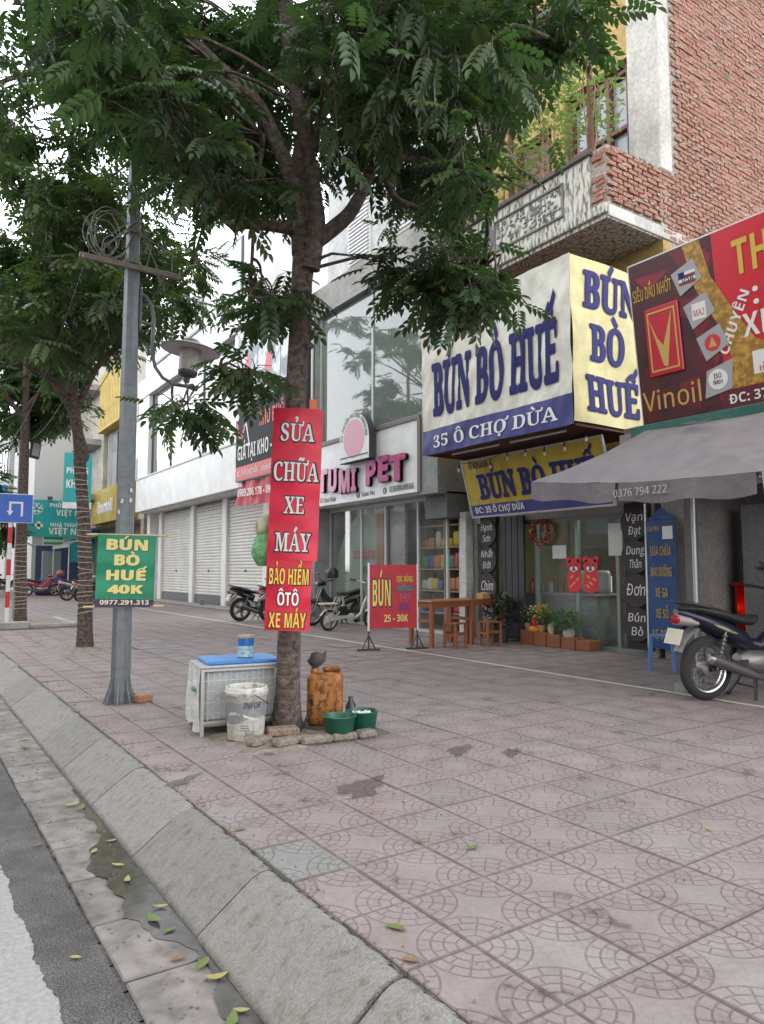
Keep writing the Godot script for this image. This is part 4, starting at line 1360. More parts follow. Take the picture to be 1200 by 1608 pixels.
# ---------------------------------------------------------------- farther down the street
func build_far_street() -> void:
	var white: StandardMaterial3D = mats["white_cladding"]
	var ywall := worn("yellow_panel", 0.6, 0.42, 0.04, 0.6)
	# yellow fronted shop
	var h := thing("yellow_fronted_building", "narrow white building with yellow cladding panels and curtained windows", "building", Vector3(8.8, 0, -31.8), FB)
	# local x = Z + 31.8
	one(h, "body", worn("cream_wall", 0.58, 0.55, 0.47), -7.0, 0.0, 3.5, 13.0, -6.0, 0.0)
	one(h, "shop_back", worn("beige_tile", 0.4, 0.34, 0.27), -7.0, 0.0, 0.0, 3.5, -1.0, -0.9)
	one(h, "shop_pier", mats["beige_tile"], -0.5, 0.0, 0.0, 3.5, -0.9, 0.0)
	for k in 14: one(h, "cladding_rib", ywall, -6.9 + k * 0.3, -6.68 + k * 0.3, 8.4, 11.2, 0.0, 0.5)
	one(h, "cladding_soffit", ywall, -7.0, -2.6, 8.28, 8.4, 0.0, 0.55)
	for k in 3:
		var wd := one(h, "window", mats["dark_mullion"], -6.6 + k * 2.2, -4.8 + k * 2.2, 5.3, 8.1, 0.0, 0.05)
		one(wd, "pane", M("curtain_pane", Color(0.33, 0.35, 0.36), 0.1), -0.84, 0.84, -1.34, 1.34, 0.025, 0.035)
		for c in 4: one(wd, "curtain_fold", M("curtain_grey", Color(0.42, 0.42, 0.41), 0.9), -0.8 + c * 0.2, -0.72 + c * 0.2, -1.3, 1.3, 0.036, 0.06)
	var s := thing("yellow_shop_sign", "bright yellow ribbed shop sign with white numerals beyond the shutters", "sign", Vector3(8.35, 0, -35.4), FB)
	for k in 25: one(s, "sign_rib", ywall, -4.63 + k * 0.29, -4.37 + k * 0.29, 3.6, 5.3, -0.1, 0.0)
	one(s, "sign_back", worn("yellow_dark", 0.45, 0.3, 0.03), -4.65, 2.62, 3.58, 5.32, -0.5, -0.1)
	put_text(s, "ibomoll", -1.6, 4.1, 0.03, 0.55, 3.2, M("white_print", Color(0.75, 0.74, 0.72), 0.6), "sansfat")
	# balconied block behind the yellow panels
	var b := thing("balcony_block", "cream apartment block with railed balconies behind yellow shop", "building", Vector3(8.6, 0, -39.0), FB)
	one(b, "body", mats["cream_wall"], -5.0, 0.1, 3.5, 13.5, -7.0, 0.0)
	one(b, "ground_floor", mats["beige_tile"], -5.0, 0.1, 0.0, 3.5, -7.0, -0.8)
	for k in 3:
		var sl := one(b, "balcony", worn("balcony_grey", 0.42, 0.4, 0.37), -3.6, -0.4, 4.9 + k * 2.9, 5.2 + k * 2.9, 0.0, 0.9)
		for r in 4: one(sl, "rail", M("rail_steel", Color(0.5, 0.5, 0.5), 0.4, {"metal": 0.5}), -1.55, 1.55, 0.25 + r * 0.2, 0.28 + r * 0.2, 0.4, 0.43)
	# teal clinic boards, facing up the street
	var teal := M("teal_print", Color(0.01, 0.36, 0.37), 0.5, {"tex": noise_tex("clad", 0.006, 0.9, 1.0, 4), "scale": 0.4})
	var wt: StandardMaterial3D = mats["white_print"]
	var c1 := thing("clinic_signboard", "upper teal clinic signboard with white flower emblem", "sign", Vector3(7.4, 0, -43.2), facing(0, 1))
	one(c1, "board", teal, -1.7, 1.9, 4.05, 5.1, -0.1, 0.0)
	put_text(c1, "PHÒNG KHÁM", 0.4, 4.72, 0.01, 0.22, 2.0, wt)
	put_text(c1, "VIỆT NHẬT", 0.75, 4.26, 0.01, 0.32, 2.0, wt)
	var em := MB.new()
	for k in 5:
		em.xf = Transform3D(Basis(Vector3(0, 0, 1), TAU * k / 5.0), Vector3(-1.25, 4.6, 0.0))
		em.span(-0.05, 0.05, 0.1, 0.32, 0.0, 0.012)
		em.span(-0.14, 0.14, 0.24, 0.3, 0.0, 0.012)
	part(c1, "flower_emblem", em, wt)
	for xx in [-0.6, 1.0]: one(c1, "spot_lamp", mats["dark_mullion"], xx - 0.12, xx + 0.12, 5.12, 5.3, -0.05, 0.1)
	var c2 := thing("pharmacy_signboard", "lower teal pharmacy signboard with white cross", "sign", Vector3(7.3, 0, -42.6), facing(0, 1))
	one(c2, "board", teal, -1.9, 2.1, 3.05, 4.02, -0.1, 0.0)
	put_text(c2, "NHÀ THUỐC", 0.3, 3.62, 0.01, 0.2, 1.7, wt)
	put_text(c2, "VIỆT NHẬT", 0.55, 3.2, 0.01, 0.34, 2.3, wt)
	em = MB.new()
	em.span(-1.3, -0.9, 3.58, 3.74, 0.0, 0.012)
	em.span(-1.18, -1.02, 3.46, 3.86, 0.0, 0.012)
	part(c2, "cross_emblem", em, wt)
	var c3 := thing("upright_teal_sign", "tall teal and white sign projecting from the balcony block", "sign", Vector3(6.75, 0, -37.0), facing(-0.2, 0.98))
	one(c3, "box", teal, -0.35, 0.9, 4.5, 6.9, -0.3, 0.0)
	one(c3, "white_foot", mats["sign_white"], -0.37, 0.92, 4.2, 4.5, -0.31, 0.01)
	put_text(c3, "PHÒNG", 0.25, 5.9, 0.01, 0.3, 1.0, wt)
	put_text(c3, "KHÁM", 0.25, 5.2, 0.01, 0.4, 1.0, wt)
	# green awning shop
	var aw := thing("green_awning", "dull green sloping awning over small shop under the teal signs", "awning", Vector3(8.2, 0, -37.4), FB)
	var w := MB.new()
	w.quad(Vector3(-2.6, 2.45, 1.7), Vector3(1.6, 2.45, 1.7), Vector3(1.6, 3.0, 0.0), Vector3(-2.6, 3.0, 0.0))
	w.quad(Vector3(-2.6, 2.43, 1.7), Vector3(1.6, 2.43, 1.7), Vector3(1.6, 2.98, 0.0), Vector3(-2.6, 2.98, 0.0))
	part(aw, "sheet", w, worn("awning_green", 0.07, 0.13, 0.11, 0.6))
	one(aw, "valance", worn("valance_pale", 0.5, 0.5, 0.46), -2.6, 1.6, 2.3, 2.45, 1.68, 1.7)
	for xx in [-2.5, 1.5]:
		w = MB.new()
		w.tube([Vector3(xx, 0, 1.65), Vector3(xx, 2.4, 1.65)], 0.03, 6)
		part(aw, "post", w, mats["rail_steel"])
	# grey flank of the tall block where the house line steps forward
	var g := thing("grey_tall_block", "tall grey rendered block with blank flank wall behind clinic signs", "building", Vector3(6.1, 0, -44.0), facing(0, 1))
	one(g, "flank_wall", plain("grey_render", 0.6, 0.6, 0.6, 0.9), 0.0, 9.0, 0.0, 15.0, -9.0, 0.0)
	one(g, "shop_front", M("navy_front", Color(0.02, 0.05, 0.12), 0.5), 0.2, 2.6, 0.0, 2.6, 0.0, 0.08)
	var dd := one(g, "glass_door", M("upper_pane", Color(0.25, 0.3, 0.32), 0.05), 0.5, 1.5, 0.0, 2.3, 0.08, 0.12)
	one(dd, "door_frame", mats["rail_steel"], -0.5, -0.44, -1.15, 1.15, 0.02, 0.05)
	one(g, "shop_board", teal, 2.0, 3.9, 1.7, 3.0, 0.0, 0.1)
	var gb := thing("green_light_box", "small white and green light box sign above shop door", "sign", Vector3(7.1, 2.6, -43.4), facing(0, 1))
	one(gb, "box", mats["sign_white"], -0.55, 0.55, 0.0, 0.55, -0.1, 0.0)
	for k in 2: one(gb, "green_stripe", M("green_print", Color(0.02, 0.3, 0.1), 0.5), -0.5, 0.5, 0.06 + k * 0.28, 0.2 + k * 0.28, 0.0, 0.01)
	var bl := thing("blue_fronted_block", "distant block with bright blue shop panels along the street", "building", Vector3(5.9, 0, -54.0), FB)
	one(bl, "body", worn("far_white", 0.55, 0.55, 0.53), -10.0, 0.0, 0.0, 11.0, -8.0, 0.0)
	for k in 3: one(bl, "blue_panel", M("blue_panel", Color(0.02, 0.2, 0.5), 0.5), -9.5 + k * 3.2, -6.8 + k * 3.2, 5.6, 7.0, 0.0, 0.9)
	for k in 6:
		var wd2 := one(bl, "window", mats["dark_mullion"], -9.6 + k * 1.6, -8.6 + k * 1.6, 7.8, 9.6, 0.0, 0.06)
		one(wd2, "pane", mats["upper_pane"], -0.42, 0.42, -0.82, 0.82, 0.03, 0.04)
	var fb := thing("far_white_block", "hazy pale block closing the far end of the street", "building", Vector3(4.2, 0, -75.0), FB)
	one(fb, "body", mats["far_white"], -26.0, 0.0, 0.0, 8.0, -9.0, 0.0)
	for k in 8: one(fb, "window", mats["upper_pane"], -25.0 + k * 3.1, -23.2 + k * 3.1, 4.2, 6.2, 0.0, 0.05)
	# flood light on a steel pole
	var pole := thing("flood_light_pole", "grey steel pole carrying a square black flood light behind the trees", "pole", Vector3(2.5, 0, -20.3))
	w = MB.new()
	w.tube([Vector3.ZERO, Vector3(0, 9.0, 0)], [0.09, 0.06], 10)
	part(pole, "shaft", w, M("galvanised", Color(0.3, 0.31, 0.32), 0.5, {"metal": 0.4, "tex": noise_tex("wornc", 0.012, 0.62, 1.0, 6), "scale": 0.6}))
	w = MB.new()
	w.tube([Vector3(0, 4.3, 0), Vector3(0.2, 4.32, 0.1)], 0.02, 6)
	part(pole, "bracket", w, mats["dark_mullion"])
	var lb := FB * Basis(Vector3.UP, 0.6)
	var hd := part(pole, "lamp_housing", MB.new(), mats["dark_mullion"], Vector3(0.3, 4.33, 0.16), facing(0.35, 1.0, -0.12))
	w = MB.new(); w.span(-0.13, 0.13, -0.23, 0.23, -0.08, 0.0, 0.02); hd.mesh = w.mesh()
	one(hd, "lens", M("lamp_lens", Color(0.5, 0.5, 0.48), 0.1), -0.09, 0.09, -0.17, 0.17, 0.0, 0.012)

# ---------------------------------------------------------------- the far side of the road, which the shop glass mirrors
func build_opposite_side() -> void:
	var tones := [worn("opposite_grey", 0.26, 0.25, 0.24), worn("opposite_ochre", 0.3, 0.25, 0.17), worn("opposite_brown", 0.2, 0.16, 0.14)]
	var words := ["grey", "ochre", "brown"]
	for k in 6:
		var z := 14.0 - k * 13.0
		var h := thing("opposite_house", "%s shop house across the road, %s from the crossing" % [words[k % 3], ["first", "second", "third", "fourth", "fifth", "sixth"][k]], "house", Vector3(-17.0, 0, z), facing(1, 0))
		var top: float = [9.0, 11.0, 8.0, 10.5, 9.5, 11.5][k]
		one(h, "wall", tones[k % 3], -6.4, 6.4, ROAD_Y, top, -6.0, 0.0)
		for f in 3:
			for c in 4:
				if 3.4 + f * 2.8 + 1.6 > top: continue
				one(h, "window", mats["upper_pane"] if mats.has("upper_pane") else tones[0], -5.4 + c * 2.9, -3.7 + c * 2.9, 3.4 + f * 2.8, 5.0 + f * 2.8, 0.0, 0.05)
		one(h, "shop_shutter", worn("opposite_dark", 0.1, 0.1, 0.1), -5.6, 5.6, ROAD_Y, 2.6, 0.0, 0.06)

# ---------------------------------------------------------------- noodle shop front
func plate(poly: PackedVector2Array, z0: float, z1: float) -> MB:
	var w := MB.new()
	w.prism(poly, z0, z1)
	return w

func disc(r: float, t: float, seg := 24, sx := 1.0) -> MB:
	var p := PackedVector2Array()
	for k in seg: p.append(Vector2(cos(TAU * k / seg) * r * sx, sin(TAU * k / seg) * r))
	return plate(p, 0.0, t)

func build_noodle_signs() -> void:
	var cream := cloth("cream_vinyl", 0.74, 0.73, 0.64)
	var yel := cloth("yellow_vinyl", 0.62, 0.54, 0.24)
	var navy := cloth("navy_vinyl", 0.05, 0.055, 0.22)
	var ink := M("navy_ink", Color(0.026, 0.027, 0.13), 0.65, {"spec": 0.3})
	var wt: StandardMaterial3D = mats["white_print"]
	var s := thing("noodle_shop_box_sign", "big cream and yellow vinyl box sign above the noodle shop", "sign", Vector3(7.4, 0, -6.46), FB)
	# local x = Z + 6.46 (from -3.34), z = 7.4 - X
	var bulge := func(x, y): return 0.014 * sin(x * 2.3 + y * 1.7) + 0.007 * sin(x * 9.0 + y * 6.0) + 0.009 * sin(y * 9.0 - x * 3.0) + 0.004 * sin(x * 21.0 - y * 13.0)
	part(s, "front_sheet", sheet(-3.34, 0.0, 3.62, 5.56, 40, 20, bulge), cream)
	part(s, "blue_band", sheet(-3.34, 0.0, 3.2, 3.617, 40, 5, bulge), navy)
	part(s, "lettering", bent(letters("BÚN BÒ HUẾ", 0.84, 2.8, "seriffat", 0.0, 0.0, 0.2), Vector3(-1.62, 3.86, 0.016), bulge), ink)
	part(s, "lettering", bent(letters("35 Ô CHỢ DỪA", 0.2, 2.75, "serif"), Vector3(-1.66, 3.3, 0.012), bulge), wt)
	part(s, "lettering", bent(letters("Ô Chanh", 0.34, 1.35, "serif", 0.25), Vector3(-2.55, 5.02, 0.012), bulge), M("teal_ink", Color(0.02, 0.33, 0.36), 0.55))
	var side := Node3D.new()
	side.name = "side_face"
	s.add_child(side)
	# the end face looks up the street: local axes of the face: x = world X, z = world Z
	side.transform = s.transform.affine_inverse() * Transform3D(facing(0, 1), Vector3(7.41, 0, -6.455))
	var bulge2 := func(x, y): return 0.015 * sin(x * 4.0 + y * 2.0) + 0.01 * sin(y * 6.0)
	part(side, "side_sheet", sheet(0.0, 1.5, 3.24, 5.55, 20, 22, bulge2), yel)
	for q in [["BÚN", 4.88, 0.5], ["BÒ", 4.14, 0.5], ["HUẾ", 3.42, 0.48]]:
		part(side, "lettering", bent(letters(q[0], q[2], 1.15 if q[0] != "BÒ" else 0.72, "seriffat", 0.0, 0.0, 0.2), Vector3(0.82 if q[0] != "BÒ" else 0.72, q[1], 0.012), bulge2), ink)
	var w := MB.new()
	for y in [3.22, 5.5]:
		w.span(-3.3, -0.05, y - 0.02, y + 0.02, -0.1, -0.04)
		w.span(-0.09, -0.05, y - 0.02, y + 0.02, -1.6, -0.04)
		w.span(-3.3, -3.26, y - 0.02, y + 0.02, -1.6, -0.04)
	for xx in [-3.28, -0.07]: w.span(xx - 0.02, xx + 0.02, 3.2, 5.52, -0.1, -0.05)
	part(s, "steel_frame", w, M("rust_frame", Color(0.12, 0.06, 0.045), 0.8))
	w = MB.new()
	w.span(-3.32, -0.03, 3.26, 3.29, -1.9, -0.05)
	part(s, "underside_boards", w, worn("brown_boards", 0.12, 0.045, 0.04))
	w = MB.new()
	w.span(-3.32, -0.03, 5.5, 5.53, -1.6, -0.05)
	part(s, "top_boards", w, mats["brown_boards"])
	w = MB.new()
	w.span(-3.33, -3.31, 3.25, 5.5, -1.6, -0.03)
	part(s, "far_end_sheet", w, yel)
	for q in [[-2.9, -1.75], [-1.5, -0.4]]:
		w = MB.new()
		w.tube([Vector3(q[0], 3.2, -0.3), Vector3(q[1], 3.2, -0.3)], 0.018, 8)
		part(s, "tube_lamp", w, M("tube_glass", Color(0.6, 0.6, 0.58), 0.3))

	# tilted yellow board under it
	var tb := FB * Basis(Vector3.RIGHT, 0.27)
	var y := thing("yellow_noodle_board", "yellow and navy noodle shop board tilted below the box sign", "sign", Vector3(8.5, 2.2, -8.2), tb)
	part(y, "board", sheet(-1.55, 1.5, 0.2, 0.98, 20, 8, func(x, yy): return 0.006 * sin(x * 4.0)), cloth("yellow_board", 0.5, 0.37, 0.03))
	part(y, "blue_band", sheet(-1.55, 1.5, 0.0, 0.198, 20, 2, func(x, yy): return 0.006 * sin(x * 4.0)), navy)
	put_text(y, "BÚN BÒ HUẾ", 0.05, 0.3, 0.014, 0.42, 2.6, ink, "seriffat")
	put_text(y, "Ô Chanh", -1.15, 0.84, 0.012, 0.11, 0.5, ink, "serif", 0.2)
	put_text(y, "ĐC: 35 Ô CHỢ DỪA", -0.85, 0.05, 0.012, 0.11, 1.2, wt)
	w = MB.new()
	w.span(-1.56, 1.51, 0.98, 1.01, -0.03, 0.01)
	w.span(-1.56, 1.51, -0.03, 0.0, -0.03, 0.01)
	w.span(1.5, 1.53, -0.03, 1.01, -0.03, 0.01)
	w.span(-1.58, -1.55, -0.03, 1.01, -0.03, 0.01)
	part(y, "frame", w, M("pale_frame", Color(0.45, 0.45, 0.42), 0.5))
	# string of festoon bulbs
	var f := thing("festoon_lights", "black cable of small festoon bulbs strung across the yellow board", "string lights", Vector3(8.05, 3.15, -8.2), FB)
	var pts := []
	for k in 33:
		var t := k / 32.0
		pts.append(Vector3(lerpf(-1.6, 1.6, t), 0.14 * t - 0.12 * absf(sin(t * PI * 2.0)), 0.0))
	w = MB.new()
	w.tube(pts, 0.006, 5)
	part(f, "cable", w, M("black_rubber", Color(0.015, 0.015, 0.015), 0.6))
	for k in 8:
		var p: Vector3 = pts[2 + k * 4]
		w = MB.new()
		w.tube([p, p - Vector3(0, 0.1, 0)], [0.005, 0.016], 6)
		var sk := part(f, "lamp_holder", w, mats["black_rubber"])
		w = MB.new()
		w.lathe(p - Vector3(0, 0.17, 0), [Vector2(0.0, 0), Vector2(0.02, 0.008), Vector2(0.028, 0.03), Vector2(0.022, 0.055), Vector2(0.014, 0.072)], 10)
		part(sk, "bulb", w, M("bulb_glass", Color(0.5, 0.48, 0.42), 0.1))

	# round menu discs on boards, both sides of the glazing
	var slate := M("disc_slate", Color(0.035, 0.027, 0.028), 0.7, {"tex": noise_tex("grain", 0.02, 0.86, 1.0, 5), "scale": 2.0})
	var chalk := M("chalk_white", Color(0.66, 0.65, 0.63), 0.8)
	for q in [[-9.93, ["Hạnh", "Sơn", "Nhất", "Đới", "Chim", "", "Vẽ", "Bản"], "white post"], [-6.72, ["Vạn", "Đạt", "Dung", "Thân", "Đơn", "", "Bún", "Bò"], "blue banner"]]:
		var brd := thing("menu_disc_board", "dark board of four chalk lettered round discs beside the %s" % q[2], "sign", Vector3(9.0, 0, q[0]), FB, "menu disc boards")
		w = MB.new()
		w.span(-0.2, 0.22, 0.1, 2.25, -0.06, 0.0)
		part(brd, "board", w, M("board_black", Color(0.02, 0.018, 0.018), 0.8))
		for k in 4:
			var dy := 1.93 - k * 0.49
			var dsc := part(brd, "disc", disc(0.245, 0.02), slate, Vector3(0.0, dy, 0.012))
			var words: Array = q[1]
			if words[k * 2 + 1] == "":
				part(dsc, "lettering", letters(words[k * 2], 0.17, 0.34, "sansthin", 0.12), chalk, Vector3(0, -0.07, 0.024))
			else:
				part(dsc, "lettering", letters(words[k * 2], 0.12, 0.32, "sansthin", 0.12), chalk, Vector3(0, 0.04, 0.024))
				part(dsc, "lettering", letters(words[k * 2 + 1], 0.12, 0.22, "sansthin", 0.12), chalk, Vector3(0, -0.16, 0.024))
	# dark timber leaf folded back beside the discs
	var leaf := thing("black_door_leaf", "tall black timber door leaf folded back beside the chalk discs", "door", Vector3(9.02, 0, -9.35), FB)
	for k in 4: one(leaf, "plank", worn("black_timber", 0.022, 0.022, 0.023, 0.5), -0.28 + k * 0.15, -0.14 + k * 0.15, 0.05, 2.2, -0.05, 0.0, 0.006)
	# wreath
	var wr := thing("red_wreath", "round red and gold wreath hung on the noodle shop glass", "wreath", Vector3(9.14, 1.9, -8.72), FB)
	w = MB.new()
	rng.seed = 12
	for k in 110:
		var a := rng.randf() * TAU
		var r := 0.19 + rng.randf_range(-0.045, 0.045)
		w.ell(Vector3(cos(a) * r, sin(a) * r, rng.randf_range(0.0, 0.06)), Vector3.ONE * rng.randf_range(0.014, 0.032), 6)
	part(wr, "berries", w, M("wreath_red", Color(0.26, 0.025, 0.03), 0.5))
	w = MB.new()
	for k in 50:
		var a2 := rng.randf() * TAU
		var r2 := 0.19 + rng.randf_range(-0.05, 0.05)
		w.ell(Vector3(cos(a2) * r2, sin(a2) * r2, rng.randf_range(0.03, 0.075)), Vector3.ONE * rng.randf_range(0.008, 0.018), 6)
	part(wr, "gold_beads", w, M("wreath_gold", Color(0.5, 0.36, 0.1), 0.35, {"metal": 0.6}))
	# pair of red new year cut-outs
	var red := M("cutout_red", Color(0.62, 0.012, 0.03), 0.5)
	var gold := M("cutout_gold", Color(0.7, 0.4, 0.08), 0.5)
	for q in [[-8.04, 1, "on the side of the wreath"], [-7.7, -1, "on the side of the white paper notice"]]:
		var c := thing("red_paper_cutout", "red paper new year figure on glass, %s" % q[2], "decoration", Vector3(9.165, 0.9, q[0]), FB, "red paper figures on the glass")
		var body := MB.new()
		body.prism(PackedVector2Array([Vector2(-0.11, 0.0), Vector2(0.02, -0.02), Vector2(0.12, 0.03), Vector2(0.15, 0.12), Vector2(0.12, 0.28), Vector2(0.11, 0.34), Vector2(-0.11, 0.34), Vector2(-0.15, 0.22), Vector2(-0.14, 0.06)]), 0.0, 0.006)
		part(c, "body", body, red)
		var hd := MB.new()
		hd.prism(disc_poly(0.145, 0.125), 0.006, 0.012)
		hd.xf = Transform3D(Basis(), Vector3(-0.11, 0.1, 0)); hd.prism(disc_poly(0.05, 0.05), 0.006, 0.012)
		hd.xf = Transform3D(Basis(), Vector3(0.11, 0.1, 0)); hd.prism(disc_poly(0.05, 0.05), 0.006, 0.012)
		var head := part(c, "head", hd, red, Vector3(0, 0.42, 0))
		var mz := MB.new()
		for e in [[-0.035, -0.05, 0.045], [0.035, -0.05, 0.045], [0.0, -0.075, 0.035]]:
			mz.xf = Transform3D(Basis(), Vector3(e[0], e[1], 0)); mz.prism(disc_poly(e[2], e[2] * 0.8), 0.012, 0.016)
		part(head, "muzzle", mz, wt)
		var ey := MB.new()
		for sx in [-1, 1]:
			ey.xf = Transform3D(Basis(), Vector3(0.05 * sx, 0.01, 0)); ey.prism(disc_poly(0.014, 0.018), 0.012, 0.016)
		ey.xf = Transform3D(Basis(), Vector3(0, -0.03, 0)); ey.prism(disc_poly(0.02, 0.014), 0.016, 0.019)
		part(head, "eyes", ey, M("dark_print", Color(0.05, 0.04, 0.04), 0.6))
		var tr := MB.new()
		for e in [[-0.06, 0.09], [0.07, 0.2], [-0.05, 0.24], [0.0, 0.14]]:
			tr.xf = Transform3D(Basis(Vector3(0, 0, 1), 0.6 * q[1]), Vector3(e[0], e[1], 0)); tr.prism(disc_poly(0.04, 0.014), 0.006, 0.01)
		part(c, "gold_trim", tr, gold)
	# paper notices on the glass
	for q in [[-7.22, 1.72, 0.26, 0.5, "tall white paper notice taped high on the noodle shop glass door"], [-8.36, 1.55, 0.3, 0.22, "small pale notice taped on glass below the wreath"]]:
		var n := MB.new(); n.span(-q[2] * 0.5, q[2] * 0.5, -q[3] * 0.5, q[3] * 0.5, 0.0, 0.003)
		solo("paper_notice", q[4], "notice", n, M("paper_white", Color(0.6, 0.6, 0.58), 0.8), Vector3(9.17, q[1], q[0]), FB)
	# counter, things on it
	var ctr := thing("service_counter", "pale grey panelled counter inside the noodle shop glass", "counter", Vector3(9.7, 0, -8.6), FB)
	one(ctr, "counter_body", worn("counter_grey", 0.3, 0.33, 0.32, 0.5), -0.95, 0.75, 0.02, 0.82, -0.25, 0.25, 0.01)
	one(ctr, "counter_top", worn("counter_top", 0.42, 0.42, 0.4, 0.4), -1.0, 0.8, 0.82, 0.86, -0.3, 0.3, 0.01)
	rng.seed = 9
	var jc := [[Color(0.35, 0.05, 0.03), "red"], [Color(0.45, 0.2, 0.05), "orange"], [Color(0.5, 0.5, 0.48), "white"], [Color(0.12, 0.1, 0.08), "dark"]]
	for k in 9:
		var hh := rng.randf_range(0.14, 0.24)
		var r3 := rng.randf_range(0.035, 0.05)
		var jar := thing("sauce_jar", "%s lidded jar on the noodle shop counter, %s of its row" % [jc[k % 4][1], ["first", "second", "third", "fourth", "fifth", "sixth", "seventh", "eighth", "ninth"][k]], "jar", Vector3(9.52 + rng.randf_range(0, 0.15), 0.86, -9.45 + k * 0.095), Basis(), "jars on the counter")
		w = MB.new(); w.lathe(Vector3.ZERO, [Vector2(0, 0), Vector2(r3, 0), Vector2(r3, hh * 0.75), Vector2(r3 * 0.7, hh * 0.88), Vector2(r3 * 0.7, hh * 0.9)], 12)
		part(jar, "body", w, M("jar_%d" % (k % 4), jc[k % 4][0], 0.3))
		w = MB.new(); w.lathe(Vector3.ZERO, [Vector2(r3 * 0.8, hh * 0.88), Vector2(r3 * 0.8, hh), Vector2(0, hh)], 12)
		part(jar, "lid", w, red)
	for k in 3:
		w = MB.new()
		w.loft([[Vector3(-0.14, 0, 0), 0.03, 0.15, 3.0], [Vector3(-0.1, 0, 0), 0.09, 0.19, 3.0], [Vector3(0.1, 0, 0), 0.09, 0.19, 3.0], [Vector3(0.14, 0, 0), 0.03, 0.15, 3.0]], 14)
		solo("white_sack", "plump white plastic sack on the counter, %s of three" % ["first", "middle", "last"][k], "sack", w, cloth("sack_white", 0.55, 0.57, 0.57), Vector3(9.7, 1.05, -8.45 + k * 0.27), FB, "sacks on the counter")
	w = MB.new()
	w.lathe(Vector3.ZERO, [Vector2(0.1, 0), Vector2(0.2, 0.1), Vector2(0.21, 0.1), Vector2(0.1, 0.01), Vector2(0, 0.01)], 20)
	solo("yellow_bowl", "shallow yellow bowl standing on the noodle shop inner table", "bowl", w, M("bowl_yellow", Color(0.5, 0.38, 0.05), 0.4), Vector3(10.2, 0.78, -7.35))
	var tbl := thing("inner_table", "dark folding table inside the noodle shop glass door", "table", Vector3(10.2, 0, -7.35))
	one(tbl, "table_top", mats["black_timber"], -0.4, 0.4, 0.74, 0.78, -0.35, 0.35, 0.01)
	for sx in [-0.36, 0.36]:
		for sz in [-0.31, 0.31]: one(tbl, "leg", M("leg_steel", Color(0.3, 0.3, 0.3), 0.4, {"metal": 0.7}), sx - 0.015, sx + 0.015, 0.01, 0.74, sz - 0.015, sz + 0.015)
	# lit tube in the room
	var tl := thing("ceiling_tube_light", "lit white ceiling tube light inside the noodle shop", "lamp", Vector3(10.3, 2.4, -7.3), FB)
	one(tl, "fitting", mats["sign_white"], -0.62, 0.62, 0.03, 0.08, -0.04, 0.04)
	w = MB.new(); w.tube([Vector3(-0.58, 0.0, 0), Vector3(0.58, 0.0, 0)], 0.014, 8)
	part(tl, "tube", w, M("lit_tube", Color(0.9, 0.95, 0.95), 0.5, {"glow": Color(0.85, 1.0, 0.95), "energy": 3.0}))
	var al := AreaLight3D.new()
	al.name = "tube_glow"
	al.area_size = Vector2(1.15, 0.05)
	al.light_color = Color(0.88, 1.0, 0.95)
	al.light_energy = 1.0
	al.shadow_enabled = true
	tl.add_child(al)
	al.position = Vector3(0, -0.03, 0)
	al.rotation = Vector3(-PI / 2, 0, 0)

func disc_poly(rx: float, ry: float) -> PackedVector2Array:
	var p := PackedVector2Array()
	for k in 16: p.append(Vector2(cos(TAU * k / 16.0) * rx, sin(TAU * k / 16.0) * ry))
	return p

# small leafy plant: stems with leaf blades
func leafy(seed_: int, count: int, spread: float, height: float, leaf: float) -> MB:
	var w := MB.new()
	rng.seed = seed_
	for k in count:
		var a := rng.randf() * TAU
		var r := spread * sqrt(rng.randf())
		var y := height * (0.15 + 0.85 * rng.randf())
		r *= 0.45 + 0.6 * sin(PI * clampf(y / height, 0.1, 0.95))
		var p := Vector3(cos(a) * r, y, sin(a) * r)
		var d := (Vector3(cos(a), rng.randf_range(-0.5, 0.7), sin(a)) + Vector3(rng.randfn(), rng.randfn(), rng.randfn()) * 0.4).normalized()
		var s := d.cross(Vector3.UP).normalized() * leaf * 0.3
		var l := leaf * rng.randf_range(0.7, 1.2)
		var nn := s.cross(d).normalized()
		w.t3(p, p + d * l * 0.5 + s, p + d * l, nn, nn, nn)
		w.t3(p, p + d * l, p + d * l * 0.5 - s, nn, nn, nn)
	return w

